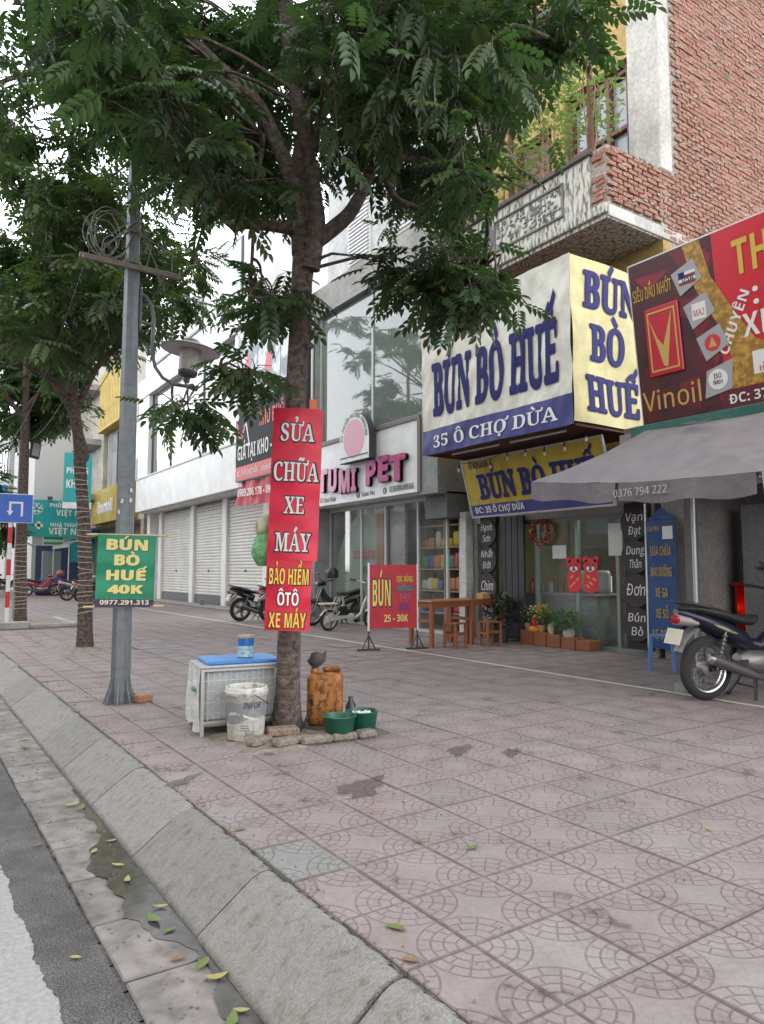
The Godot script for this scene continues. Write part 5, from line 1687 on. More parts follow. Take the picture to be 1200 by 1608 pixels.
func build_noodle_plants() -> void:
	var stepm := M("orange_step", Color(0.28, 0.1, 0.04), 0.6, {"tex": noise_tex("grain", 0.02, 0.86, 1.0, 5), "scale": 1.5})
	var st := thing("wooden_plant_steps", "row of orange wooden boxes carrying flower pots below the glass", "plant stand", Vector3(8.98, 0, -8.35), FB)
	for k in 5: one(st, "box_step", stepm, -0.62 + k * 0.3, -0.34 + k * 0.3, 0.0, 0.24 - k * 0.02, -0.14, 0.14, 0.008)
	var pots := [
		[-8.9, 0.23, 0.07, 0.12, Color(0.4, 0.25, 0.15), "brown clay pot of dry white twigs on the plant steps", Color(0.5, 0.48, 0.42), 0.16, 0.28, 90, 0.05],
		[-8.62, 0.21, 0.08, 0.12, Color(0.5, 0.3, 0.12), "low pot of yellow chrysanthemums on the plant steps", Color(0.5, 0.32, 0.02), 0.2, 0.3, 170, 0.06],
		[-8.4, 0.18, 0.055, 0.2, Color(0.5, 0.5, 0.34), "pale cream vase standing between flower pots", Color(0.06, 0.12, 0.03), 0.1, 0.2, 40, 0.07],
		[-8.02, 0.15, 0.1, 0.15, Color(0.45, 0.45, 0.45), "grey pot of broad green leaves on the plant steps", Color(0.05, 0.13, 0.03), 0.24, 0.3, 160, 0.12]]
	var i := 0
	for q in pots:
		var t := thing("flower_pot", q[5], "potted plant", Vector3(8.98, q[1], q[0]), Basis(), "flower pots below the noodle shop glass")
		var w := MB.new()
		w.lathe(Vector3.ZERO, [Vector2(0, 0), Vector2(q[2] * 0.7, 0), Vector2(q[2], q[3] * 0.6), Vector2(q[2] * 0.9, q[3]), Vector2(q[2] * 0.8, q[3]), Vector2(0, q[3] * 0.85)], 16)
		part(t, "pot", w, M("pot_%d" % i, q[4], 0.5))
		var fo := leafy(100 + i, 120, q[7], q[8], q[10])
		part(t, "foliage", fo, M("pot_leaf", Color(0.045, 0.1, 0.03), 0.6, {"backlight": Color(0.1, 0.2, 0.05)}), Vector3(0, q[3] * 0.8, 0))
		if i < 2: part(t, "blossoms" if i == 1 else "twigs", leafy(130 + i, q[9], q[7] * 0.9, q[8] * 1.15, q[10]), M("pot_bloom_%d" % i, q[6], 0.7), Vector3(0, q[3] * 0.9, 0))
		i += 1
	var t2 := thing("pumpkin_bowl", "orange pumpkin ornament with red tag on the plant steps", "ornament", Vector3(8.88, 0.2, -8.68))
	var w2 := MB.new()
	for k in 8: w2.ell(Vector3(cos(TAU * k / 8.0) * 0.04, 0.06, sin(TAU * k / 8.0) * 0.04), Vector3(0.055, 0.06, 0.055), 10)
	part(t2, "pumpkin", w2, M("pumpkin", Color(0.5, 0.2, 0.02), 0.5))
	one(t2, "red_tag", mats["cutout_red"], -0.02, 0.02, 0.12, 0.24, -0.03, 0.03)
	# tall plant in a dark tub against the black leaf
	for q in [[8.72, -9.35, "dark tub with bushy dark leaves in front of the black door leaf"]]:
		var t3_ := thing("dark_tub_plant", q[2], "potted plant", Vector3(q[0], 0, q[1]))
		var w3 := MB.new()
		w3.lathe(Vector3.ZERO, [Vector2(0, 0), Vector2(0.14, 0), Vector2(0.18, 0.28), Vector2(0.19, 0.28), Vector2(0.17, 0.25), Vector2(0, 0.25)], 18)
		part(t3_, "tub", w3, M("tub_dark", Color(0.03, 0.035, 0.035), 0.6))
		part(t3_, "foliage", leafy(203, 260, 0.3, 0.6, 0.11), M("dark_leaf", Color(0.03, 0.06, 0.025), 0.6), Vector3(0, 0.22, 0))
		w3 = MB.new()
		for k in 6: w3.tube([Vector3(0, 0.2, 0), Vector3(cos(k * 1.1) * 0.15, 0.65, sin(k * 1.1) * 0.15)], 0.006, 5)
		part(t3_, "stems", w3, M("stem_brown", Color(0.08, 0.05, 0.03), 0.8))
	# balcony climbers: slender stakes with sprays of small leaves
	var spots := [[-9.6, 1.4, 0.35, "pale climbing shrub on the balcony beside the brown door"], [-8.5, 1.3, 0.4, "thick light green shrub at the middle of the balcony coping"], [-7.6, 1.7, 0.4, "tall climber over the balcony window bars"], [-6.85, 1.7, 0.42, "wispy climber at the brick end of the balcony"]]
	var bi := 0
	for q in spots:
		var t := thing("balcony_climber", q[3], "plant", Vector3(8.32, 7.42, q[0]), Basis(), "climbers on the balcony")
		var w := MB.new()
		rng.seed = 300 + bi
		for k in 4:
			var a := rng.randf_range(-0.3, 0.3)
			w.tube([Vector3(rng.randf_range(-0.05, 0.1), -0.05, a), Vector3(rng.randf_range(-0.1, 0.15), q[1] * 0.6, a + rng.randf_range(-0.15, 0.15)), Vector3(rng.randf_range(-0.2, 0.2), q[1] * 1.05, a + rng.randf_range(-0.3, 0.3))], [0.016, 0.01, 0.004], 5)
		part(t, "stems", w, M("cane", Color(0.3, 0.2, 0.12), 0.8))
		part(t, "foliage", leafy(310 + bi, 520, q[2] * 1.2, q[1], 0.1), M("climber_leaf", Color(0.13, 0.19, 0.05), 0.6, {"backlight": Color(0.2, 0.3, 0.08)}))
		bi += 1

# ---------------------------------------------------------------- motorcycle repair shop at number 37
func build_repair_shop() -> void:
	var dk := worn("repair_grey", 0.45, 0.43, 0.41)
	var h := thing("repair_shop_building", "low dark open fronted repair shop under the red billboard", "building", Vector3(9.2, 0, -6.4), FB)
	# local x = Z + 6.4 from 0.05 to 6
	one(h, "pier", worn("repair_pier", 0.3, 0.29, 0.275), 0.06, 0.42, 0.0, 3.0, -0.2, 0.12)
	one(h, "side_wall", dk, 0.06, 0.2, 0.0, 3.0, -5.0, -0.2)
	one(h, "far_wall", dk, 6.0, 6.2, 0.0, 3.0, -5.0, 0.2)
	one(h, "back_wall", dk, 0.06, 6.2, 0.0, 3.0, -5.2, -5.0)
	one(h, "shop_floor", worn("oily_floor", 0.2, 0.18, 0.165, 0.7), 0.2, 6.0, -0.02, 0.012, -5.0, 0.0)
	one(h, "ceiling", dk, 0.06, 6.2, 2.95, 3.1, -5.2, 1.0)
	one(h, "roof_sheet", worn("roof_sheet", 0.25, 0.22, 0.2), 0.06, 6.2, 3.1, 3.2, -5.3, 0.9)
	one(h, "green_beam", worn("green_beam", 0.02, 0.14, 0.11, 0.5), 0.5, 6.2, 2.86, 3.1, 1.05, 1.35, 0.01)
	for k in 20: one(h, "shutter_rib", M("repair_shutter", Color(0.36, 0.32, 0.29), 0.6), 0.5, 6.0, 2.36 + k * 0.03, 2.38 + k * 0.03, 0.05, 0.08)
	one(h, "partition", worn("partition_grey", 0.32, 0.32, 0.31), 0.55, 1.3, 0.0, 2.2, -1.2, -1.1)
	# altar with red lamps
	var a := thing("red_altar_cabinet", "small red ancestor altar cabinet with two glowing lamps", "altar", Vector3(10.6, 0.0, -5.75), facing(-1, 0))
	var rd := M("altar_red", Color(0.3, 0.02, 0.012), 0.4)
	one(a, "cabinet", rd, -0.3, 0.3, 0.25, 0.3, -0.2, 0.2)
	one(a, "cabinet_back", rd, -0.3, 0.3, 0.3, 1.02, -0.2, -0.17)
	one(a, "cabinet_side", rd, -0.3, -0.27, 0.3, 1.02, -0.17, 0.2)
	one(a, "cabinet_side", rd, 0.27, 0.3, 0.3, 1.02, -0.17, 0.2)
	one(a, "cabinet_top", rd, -0.34, 0.34, 1.02, 1.07, -0.22, 0.24, 0.01)
	one(a, "cabinet_foot", rd, -0.3, 0.3, 0.0, 0.25, -0.2, 0.2)
	for sx in [-0.15, 0.15]:
		var w := MB.new(); w.lathe(Vector3(sx, 0.3, 0.0), [Vector2(0, 0), Vector2(0.05, 0), Vector2(0.03, 0.1), Vector2(0.02, 0.3), Vector2(0, 0.32)], 10)
		part(a, "candlestick", w, M("altar_gold", Color(0.5, 0.3, 0.06), 0.4, {"metal": 0.6}))
		w = MB.new(); w.lathe(Vector3(sx, 0.64, 0.0), [Vector2(0, 0), Vector2(0.022, 0.015), Vector2(0.03, 0.04), Vector2(0.0, 0.09)], 10)
		part(a, "lamp_bulb", w, M("altar_lamp", Color(0.9, 0.3, 0.1), 0.5, {"glow": Color(1.0, 0.35, 0.12), "energy": 3.0 if sx > 0 else 1.5}))
		var ol := OmniLight3D.new()
		ol.name = "altar_lamp_glow"
		ol.light_color = Color(1.0, 0.3, 0.1)
		ol.light_energy = 0.008
		ol.light_size = 0.03
		ol.omni_range = 6.0
		ol.omni_attenuation = 2.0
		ol.shadow_enabled = true
		a.add_child(ol, true)
		ol.position = Vector3(sx, 0.69, 0.06)
	# red billboard
	var tb := FB * Basis(Vector3.RIGHT, 0.115)
	var b := thing("oil_shop_billboard", "large red engine oil billboard with V emblem over the repair shop", "billboard", Vector3(8.0, 3.12, -5.79), tb)
	# local x from 0 (edge by the box sign) to 3.4, y 0 to 2.1; skewed upwards as it runs
	one(b, "backing", mats["rust_frame"], 0.0, 3.4, 0.0, 2.08, -0.1, 0.0)
	one(b, "white_edge", mats["sign_white"], -0.02, 3.42, -0.02, 2.1, -0.06, 0.004)
	var maroon := M("maroon_print", Color(0.07, 0.012, 0.016), 0.4)
	one(b, "maroon_panel", maroon, 0.0, 1.15, 0.0, 2.08, 0.004, 0.01)
	one(b, "red_panel", M("scarlet_print", Color(0.58, 0.015, 0.03), 0.4), 1.15, 3.4, 0.22, 2.08, 0.004, 0.01)
	one(b, "foot_band", M("foot_maroon", Color(0.11, 0.015, 0.02), 0.4), 1.1, 3.4, 0.0, 0.22, 0.005, 0.0115)
	# faceted print behind the emblem
	rng.seed = 4
	for k in 26:
		var c0 := Vector2(rng.randf_range(0.05, 1.2), rng.randf_range(0.05, 2.0))
		var pl := PackedVector2Array()
		for j in 3:
			var aa := TAU * j / 3.0 + rng.randf() * 1.2
			pl.append(Vector2(clampf(c0.x * 0.9 + cos(aa) * rng.randf_range(0.12, 0.35), 0.01, 1.14), clampf(c0.y + sin(aa) * rng.randf_range(0.12, 0.35), 0.01, 2.07)))
		if absf((pl[1] - pl[0]).cross(pl[2] - pl[0])) < 0.01: continue
		var z := 0.0105 + k * 0.00012
		part(b, "printed_facet", plate(pl, z, z + 0.0001), M("facet_%d" % (k % 4), [Color(0.16, 0.012, 0.02), Color(0.24, 0.015, 0.025), Color(0.11, 0.01, 0.015), Color(0.045, 0.01, 0.012)][k % 4], 0.4))
	# oil splash between the halves
	var sp := PackedVector2Array([Vector2(0.98, 2.07), Vector2(1.2, 2.07), Vector2(1.3, 1.6), Vector2(1.55, 1.1), Vector2(1.75, 0.75), Vector2(2.2, 0.4), Vector2(3.3, 0.3), Vector2(3.3, 0.23), Vector2(1.4, 0.23), Vector2(1.46, 0.6), Vector2(1.34, 1.0), Vector2(1.1, 1.5)])
	for i in sp.size(): sp[i].x -= 0.2
	part(b, "oil_splash", plate(sp, 0.014, 0.0165), M("oil_gold", Color(0.55, 0.3, 0.05), 0.35, {"tex": noise_tex("oiln", 0.01, 0.72, 1.0, 5, 512, FastNoiseLite.TYPE_SIMPLEX_SMOOTH, 88, 0.3, 0.7), "scale": 1.6}))
	var gear := PackedVector2Array([Vector2(1.62, 1.0), Vector2(2.1, 1.3), Vector2(2.6, 1.1), Vector2(2.7, 0.6), Vector2(2.2, 0.45), Vector2(1.7, 0.55)])
	part(b, "engine_print", plate(gear, 0.012, 0.0135), M("engine_green", Color(0.1, 0.14, 0.13), 0.4, {"tex": noise_tex("oiln", 0.02, 0.5, 1.0, 4), "scale": 3.0}))
	# V emblem
	var ys := M("gold_print", Color(0.55, 0.36, 0.1), 0.35)
	var em := Node3D.new()
	em.name = "emblem"
	b.add_child(em)
	em.position = Vector3(0.42, 1.02, 0.012)
	em.scale = Vector3(0.8, 0.95, 1.0)
	var rr := MB.new(); rr.span(-0.3, 0.3, -0.46, 0.46, 0.0, 0.03, 0.025)
	part(em, "emblem_plate", rr, M("emblem_red", Color(0.5, 0.012, 0.03), 0.35))
	var gr := MB.new()
	for e in [[-0.245, 0.245, 0.375, 0.4], [-0.245, 0.245, -0.4, -0.375], [-0.245, -0.222, -0.375, 0.375], [0.222, 0.245, -0.375, 0.375]]: gr.span(e[0], e[1], e[2], e[3], 0.03, 0.036)
	part(em, "gold_border", gr, ys)
	part(em, "gold_v", plate(PackedVector2Array([Vector2(-0.21, 0.3), Vector2(-0.1, 0.05), Vector2(0.0, -0.08), Vector2(0.19, 0.36), Vector2(0.05, -0.36), Vector2(-0.02, -0.34)]), 0.03, 0.037), ys)
	put_text(b, "SIÊU DẦU NHỚT", 0.31, 1.6, 0.016, 0.15, 0.56, M("yellow_print", Color(0.6, 0.42, 0.06), 0.5), "sansthin", 0.0)
	put_text(b, "Vinoil", 0.45, 0.17, 0.016, 0.25, 0.84, ys, "sansthin")
	# four grey tiles with marks
	var gt := M("tile_grey_print", Color(0.36, 0.36, 0.37), 0.45)
	var ty := [1.68, 1.24, 0.82, 0.38]
	var txs := [0.8, 0.92, 1.05, 1.07]
	for k in 4:
		var t := part(b, "grey_tile", plate(PackedVector2Array([Vector2(-0.2, 0.1), Vector2(0.1, 0.2), Vector2(0.2, -0.06), Vector2(-0.1, -0.2)]) if k < 3 else PackedVector2Array([Vector2(-0.13, 0.12), Vector2(0.2, 0.2), Vector2(0.16, -0.14), Vector2(-0.18, -0.2)]), 0.0, 0.004), gt, Vector3(txs[k], ty[k], 0.018))
		if k == 0:
			for j in 4: one(t, "flag_stripe", mats["altar_red"] if j % 2 == 0 else wt_print(), -0.1, 0.12, -0.08 + j * 0.04, -0.045 + j * 0.04, 0.004, 0.006)
			one(t, "flag_canton", mats["navy_ink"], -0.1, -0.02, 0.0, 0.08, 0.0055, 0.007)
			put_text(t, "USA", 0.02, -0.05, 0.008, 0.07, 0.16, mats["dark_print"])
		elif k == 1:
			one(t, "badge", wt_print(), -0.09, 0.09, -0.1, 0.1, 0.004, 0.006, 0.0009)
			put_text(t, "MA2", 0.0, -0.06, 0.008, 0.08, 0.15, mats["red_print"], "sansthin")
		elif k == 2:
			part(t, "seal", disc(0.1, 0.002), mats["red_print"], Vector3(0, 0, 0.004))
			part(t, "seal_inner", plate(PackedVector2Array([Vector2(-0.05, -0.05), Vector2(0.05, -0.05), Vector2(0.0, 0.07)]), 0.006, 0.008), ys)
		else:
			part(t, "seal", disc(0.12, 0.002), wt_print(), Vector3(0, 0, 0.004))
			put_text(t, "ISO", 0.0, 0.01, 0.008, 0.06, 0.1, mats["dark_print"])
			put_text(t, "9001", 0.0, -0.06, 0.008, 0.05, 0.13, mats["dark_print"])
	put_text(b, "THĂNG", 1.98, 1.5, 0.018, 0.4, 1.2, mats["yellow_print"])
	put_text(b, ": SỬA", 2.0, 1.12, 0.018, 0.25, 0.9, wt_print())
	put_text(b, "XE GA", 1.85, 0.78, 0.018, 0.26, 0.85, wt_print())
	part(b, "lettering", letters("CHUYÊN", 0.12, 0.75, "sans", 0.1), wt_print(), Vector3(1.38, 0.95, 0.019), Basis(Vector3(0, 0, 1), 1.1))
	one(b, "white_tag", wt_print(), 1.5, 2.1, 0.34, 0.6, 0.017, 0.0195)
	var wing := PackedVector2Array([Vector2(-0.12, -0.03), Vector2(0.05, 0.1), Vector2(0.12, 0.11), Vector2(0.08, 0.04), Vector2(0.1, 0.0), Vector2(0.02, -0.03)])
	part(b, "wing_mark", plate(wing, 0.0, 0.002), mats["red_print"], Vector3(1.72, 0.47, 0.02))
	put_text(b, "HONDA", 1.72, 0.365, 0.0215, 0.055, 0.32, mats["red_print"], "serif")
	put_text(b, "ĐC: 37 Ô CHỢ DỪA", 1.85, 0.06, 0.018, 0.11, 1.35, wt_print())
	# blue vertical banner
	var v := thing("blue_repair_banner", "narrow blue vertical banner with ochre lettering at the repair shop", "banner", Vector3(8.88, 0, -6.2), FB)
	part(v, "banner_sheet", sheet(-0.25, 0.21, 0.16, 1.95, 6, 20, func(x, y): return 0.01 * sin(y * 4.0)), cloth("blue_vinyl", 0.008, 0.05, 0.17))
	part(v, "gable_top", plate(PackedVector2Array([Vector2(-0.24, 1.96), Vector2(0.2, 1.96), Vector2(0.0, 2.14)]), -0.003, 0.0), mats["blue_vinyl"])
	var oc := M("ochre_print", Color(0.38, 0.25, 0.05), 0.6)
	put_text(v, "CHUYÊN", -0.13, 1.8, 0.014, 0.06, 0.2, oc)
	var ly := 1.45
	for t4 in ["SỬA CHỮA", "BẢO DƯỠNG", "XE GA", "XE SỐ", "XE ĐIỆN"]:
		put_text(v, t4, -0.02, ly, 0.014, 0.13, 0.34 if t4.length() > 6 else 0.2, oc)
		ly -= 0.29
	one(v, "white_slip", mats["paper_white"], 0.02, 0.18, 1.68, 1.86, 0.013, 0.016)
	one(v, "side_rod", mats["sign_white"], -0.28, -0.26, 0.1, 2.2, -0.02, 0.0)
	var wh := MB.new()
	rng.seed = 77
	for k in 9: wh.ell(Vector3(rng.randf_range(-0.3, 0.5), rng.randf_range(0.0, 0.3), rng.randf_range(-0.3, 0.3)), Vector3(rng.randf_range(0.08, 0.2), rng.randf_range(0.06, 0.15), rng.randf_range(0.08, 0.2)), 8)
	solo("parts_heap", "dark heap of greasy machine parts inside the repair shop", "parts", wh, M("greasy_black", Color(0.02, 0.02, 0.02), 0.4, {"tex": noise_tex("wornc", 0.012, 0.62, 1.0, 6), "scale": 2.0}), Vector3(9.9, 0.1, -4.9))

func wt_print() -> StandardMaterial3D:
	return mats["white_print"]

func build_umbrella() -> void:
	var u := thing("market_umbrella", "square grey canvas market umbrella with torn top before the repair shop", "umbrella", Vector3(6.92, 0, -4.45))
	var grey := M("grey_canvas", Color(0.2, 0.178, 0.187), 0.75, {"tex": noise_tex("clothc", 0.01, 0.8, 1.0, 5), "scale": 0.6, "bump": noise_tex("clothh", 0.008, 0.0, 1.0, 4), "depth": 1.5, "backlight": Color(0.12, 0.11, 0.11)})
	var apex := Vector3(0, 2.76, 0)
	var cor := [Vector3(-0.92, 2.26, -1.42), Vector3(-0.92, 2.08, 1.23), Vector3(0.83, 3.02, 1.3), Vector3(0.83, 3.0, -1.15)]
	for k in 4:
		var a: Vector3 = cor[k]
		var b: Vector3 = cor[(k + 1) % 4]
		var w := MB.new()
		var rings := []
		for i in 9:
			var t := i / 8.0
			var ring := []
			for j in 9:
				var s := j / 8.0
				var p := apex.lerp(a.lerp(b, s), t)
				p.y -= 0.05 * sin(PI * s) * t + 0.03 * sin(PI * t) + 0.008 * sin(s * 17.0 + t * 5.0 + k) * t * sin(PI * s)
				ring.append(p)
			rings.append(ring)
		w.skin(rings, false, false, Vector3.UP)
		part(u, "canopy_panel", w, grey)
		# valance: two lengths with a gap
		var out := (a + b) * 0.5
		out.y = 0
		out = out.normalized()
		for seg in [[0.0, 0.44], [0.455, 0.985]]:
			w = MB.new()
			rings = []
			for i in 4:
				var ring := []
				for j in 13:
					var s2 := lerpf(seg[0], seg[1], j / 12.0)
					var p := a.lerp(b, s2)
					p.y -= 0.05 * sin(PI * s2) + 0.2 * i / 3.0 * (1.0 + 0.08 * sin(s2 * 23.0 + k))
					p += out * (0.004 + 0.02 * sin(s2 * 19.0 + k * 2.0) * i / 3.0)
					ring.append(p)
				rings.append(ring)
			w.skin(rings, false, false, out)
			part(u, "valance", w, grey)
	# torn vent flap at the top
	var w4 := MB.new()
	w4.prism(PackedVector2Array([Vector2(-0.16, 0.0), Vector2(-0.02, 0.05), Vector2(0.04, 0.01), Vector2(0.18, 0.07), Vector2(0.1, -0.02), Vector2(0.0, -0.03)]), 0, 0.004)
	part(u, "torn_flap", w4, M("flap_dark", Color(0.06, 0.055, 0.055), 0.8), apex + Vector3(-0.08, 0.02, 0.1), facing(-0.9, 0.4) * Basis(Vector3.RIGHT, -0.9))
	w4 = MB.new()
	w4.tube([Vector3(0, 0, 0), Vector3(0, 2.75, 0)], 0.022, 10)
	part(u, "pole", w4, M("pole_pale", Color(0.4, 0.4, 0.39), 0.4, {"metal": 0.3}))
	for k in 4:
		w4 = MB.new()
		w4.tube([Vector3(0, 2.68, 0), cor[k] - Vector3(0, 0.05, 0)], 0.01, 6)
		part(u, "rib", w4, mats["leg_steel"])
	w4 = MB.new()
	w4.lathe(Vector3.ZERO, [Vector2(0, 0), Vector2(0.24, 0), Vector2(0.24, 0.07), Vector2(0.06, 0.1), Vector2(0.04, 0.25), Vector2(0, 0.25)], 20)
	part(u, "base_weight", w4, worn("base_concrete", 0.25, 0.24, 0.23))
	part(u, "lettering", letters("0376 794 222", 0.075, 0.62, "sansthin"), M("faded_white", Color(0.5, 0.49, 0.5), 0.7), Vector3(-0.955, 1.98, 0.05), FB)

# ---------------------------------------------------------------- street furniture
func build_lamp_post() -> void:
	var zinc := M("zinc", Color(0.17, 0.19, 0.2), 0.5, {"metal": 0.35, "tex": noise_tex("wornc", 0.012, 0.62, 1.0, 6), "scale": 1.1, "bump": noise_tex("wornh", 0.05, 0, 1, 4), "depth": 0.08})
	var l := thing("street_lamp", "tall grey octagonal street lamp post carrying a wide brimmed lantern", "street lamp", Vector3(1.8, 0, -7.15))
	var w := MB.new()
	w.tube([Vector3(0, 0.0, 0), Vector3(0, 4.2, 0)], [0.093, 0.074], 8, false)
	for i in w.n.size(): w.n[i] = w.n[i]
	# flat faces of the octagon
	for i in range(0, w.v.size(), 3):
		var nn := (w.v[i + 2] - w.v[i]).cross(w.v[i + 1] - w.v[i]).normalized()
		for k in 3: w.n[i + k] = nn
	part(l, "lower_shaft", w, zinc)
	w = MB.new()
	w.tube([Vector3(0, 4.15, 0), Vector3(0, 9.5, 0)], [0.07, 0.045], 8, true)
	for i in range(0, w.v.size(), 3):
		var nn2 := (w.v[i + 2] - w.v[i]).cross(w.v[i + 1] - w.v[i]).normalized()
		for k in 3: w.n[i + k] = nn2
	part(l, "upper_shaft", w, zinc)
	for k in 8:
		var a := TAU * (k + 0.5) / 8.0
		w = MB.new()
		w.prism(PackedVector2Array([Vector2(0.08, 0.0), Vector2(0.155, 0.0), Vector2(0.1, 0.16), Vector2(0.082, 0.28)]), -0.006, 0.006)
		part(l, "base_fin", w, zinc, Vector3.ZERO, Basis(Vector3.UP, a))
	# hook arm and lantern over the pavement
	w = MB.new()
	w.tube([Vector3(0.08, 4.0, 0), Vector3(0.14, 3.98, 0), Vector3(0.2, 3.9, 0), Vector3(0.225, 3.78, 0), Vector3(0.22, 3.6, 0), Vector3(0.215, 3.42, 0), Vector3(0.25, 3.28, 0), Vector3(0.33, 3.18, 0), Vector3(0.45, 3.13, 0), Vector3(0.56, 3.13, 0), Vector3(0.57, 3.17, 0)], 0.019, 8)
	w.tube([Vector3(0.08, 3.72, 0), Vector3(0.22, 3.7, 0)], 0.014, 6)
	part(l, "hook_arm", w, zinc)
	w = MB.new()
	w.span(0.07, 0.1, 3.62, 4.05, -0.03, 0.03, 0.006)
	part(l, "arm_plate", w, zinc)
	var lan := Node3D.new()
	lan.name = "lantern"
	l.add_child(lan)
	lan.position = Vector3(0.57, 3.17, 0)
	lan.rotation = Vector3(0.05, 0, -0.1)
	w = MB.new()
	w.lathe(Vector3.ZERO, [Vector2(0.0, 0.0), Vector2(0.03, 0.0), Vector2(0.035, 0.05), Vector2(0.09, 0.07), Vector2(0.1, 0.1), Vector2(0.098, 0.12), Vector2(0, 0.12)], 20)
	part(lan, "lantern_base", w, M("lantern_dark", Color(0.05, 0.05, 0.055), 0.5))
	w = MB.new()
	w.lathe(Vector3.ZERO, [Vector2(0.094, 0.12), Vector2(0.1, 0.2), Vector2(0.108, 0.36)], 24)
	part(lan, "diffuser", w, M("diffuser_old", Color(0.42, 0.38, 0.35), 0.5, {"tex": noise_tex("wornc", 0.012, 0.62, 1.0, 6), "scale": 1.5}))
	w = MB.new()
	w.lathe(Vector3.ZERO, [Vector2(0.1, 0.345), Vector2(0.3, 0.33), Vector2(0.305, 0.338), Vector2(0.22, 0.375), Vector2(0.1, 0.4), Vector2(0.09, 0.43), Vector2(0.06, 0.455), Vector2(0, 0.465)], 32)
	part(lan, "brim", w, M("brim_grey", Color(0.2, 0.19, 0.195), 0.5))
	w = MB.new()
	w.lathe(Vector3.ZERO, [Vector2(0.295, 0.328), Vector2(0.11, 0.342)], 32)
	part(lan, "brim_underside", w, M("brim_white", Color(0.5, 0.47, 0.46), 0.5))
	# cross arms with coiled cables
	for q in [[4.3, -0.09], [4.22, 0.09]]:
		w = MB.new()
		w.span(-0.48, 0.46, q[0] - 0.025, q[0] + 0.025, q[1] - 0.02, q[1] + 0.02, 0.004)
		part(l, "cross_arm", w, worn("old_wood", 0.3, 0.26, 0.22))
	w = MB.new()
	rng.seed = 15
	for k in 6:
		var pts := []
		var r := rng.randf_range(0.12, 0.26)
		var cx := rng.randf_range(-0.3, -0.18)
		var tz := rng.randf_range(-0.5, 0.5)
		for j in 25:
			var a := TAU * j / 24.0
			pts.append(Vector3(cx + cos(a) * r * 0.75, 4.3 + r + sin(a) * r, tz * cos(a) * 0.12 + rng.randf_range(-0.012, 0.012)))
		w.tube(pts, 0.005, 5, false)
	part(l, "cable_coil", w, M("cable_grey", Color(0.26, 0.25, 0.23), 0.7))
	w = MB.new()
	for k in 9:
		var a0 := Vector3(rng.randf_range(-0.45, 0.4), 4.28, rng.randf_range(-0.1, 0.1))
		w.tube([a0, a0 + Vector3(rng.randf_range(-0.1, 0.1), rng.randf_range(0.05, 0.25), rng.randf_range(-0.1, 0.1)), Vector3(rng.randf_range(-0.08, 0.08), rng.randf_range(4.5, 4.9), 0.08)], 0.005, 5, false)
	part(l, "loose_cables", w, mats["cable_grey"])
	for y in [4.58, 4.27]:
		w = MB.new()
		w.lathe(Vector3(0, y, 0), [Vector2(0.086, 0), Vector2(0.086, 0.035)], 16)
		part(l, "band_clamp", w, mats["old_wood"])
	# long wires leaving along the street
	for q in [[-0.4, 4.34], [0.0, 4.34], [0.35, 4.27]]:
		w = MB.new()
		var pts := []
		for j in 13:
			var t := j / 12.0
			pts.append(Vector3(q[0] + 0.8 * t, q[1] + 0.3 * t - 0.5 * sin(PI * t), -14.0 * t))
		w.tube(pts, 0.006, 5, false)
		part(l, "overhead_wire", w, mats["black_rubber"])
	# paper remnants
	rng.seed = 2
	for k in 4:
		var a := rng.randf_range(1.2, 2.6)
		w = MB.new()
		w.span(-0.012, 0.012, -0.02, 0.02, 0, 0.001)
		var dir := Vector3(cos(a), 0, sin(a))
		part(l, "paper_scrap", w, mats["paper_white"], dir * 0.088 + Vector3(0, rng.randf_range(1.7, 2.1), 0), facing(dir.x, dir.z, rng.randf_range(-0.5, 0.5)))
	# loose brick at its foot
	w = MB.new()
	w.box(Vector3(0, 0.035, 0), Vector3(0.16, 0.07, 0.1), 0.008)
	solo("broken_brick", "broken orange brick lying against the lamp post foot", "brick", w, M("brick_orange", Color(0.34, 0.17, 0.1), 0.9, {"tex": noise_tex("wornc", 0.012, 0.62, 1.0, 6), "scale": 2.0}), Vector3(1.99, 0.0, -7.06), turned(20))

	# green banner lashed to it
	var g := thing("green_noodle_banner", "green noodle banner with cream lettering lashed to the lamp post", "banner", Vector3(1.79, 1.25, -7.02), facing(-0.22, 0.97, -0.02))
	var f := func(x, y): return 0.008 * sin(y * 9.0 + x * 4.0) - 0.12 * x * x + 0.006 * sin(y * 23.0)
	part(g, "banner_sheet", sheet(-0.262, 0.262, -0.275, 0.33, 16, 20, f), cloth("green_vinyl", 0.005, 0.22, 0.11))
	part(g, "purple_band", sheet(-0.262, 0.262, -0.35, -0.277, 16, 2, f), cloth("purple_vinyl", 0.035, 0.022, 0.07))
	var cream := M("cream_print", Color(0.62, 0.54, 0.2), 0.6)
	var dark := M("banner_shadow_ink", Color(0.02, 0.03, 0.02), 0.6)
	for q in [["BÚN", 0.19, 0.095, 0.39, 0.0], ["BÒ", 0.045, 0.095, 0.24, 0.0], ["HUẾ", -0.095, 0.09, 0.37, 0.0], ["40K", -0.22, 0.075, 0.31, 0.0]]:
		part(g, "lettering_shadow", bent(letters(q[0], q[2], q[3], "sansfat"), Vector3(q[4] + 0.006, q[1] - 0.005, 0.004), f), dark)
		part(g, "lettering", bent(letters(q[0], q[2], q[3], "sansfat"), Vector3(q[4], q[1], 0.006), f), cream)
	part(g, "lettering", bent(letters("0977.291.313", 0.042, 0.44, "sans"), Vector3(0, -0.325, 0.006), f), M("pale_cream_print", Color(0.68, 0.62, 0.42), 0.6))
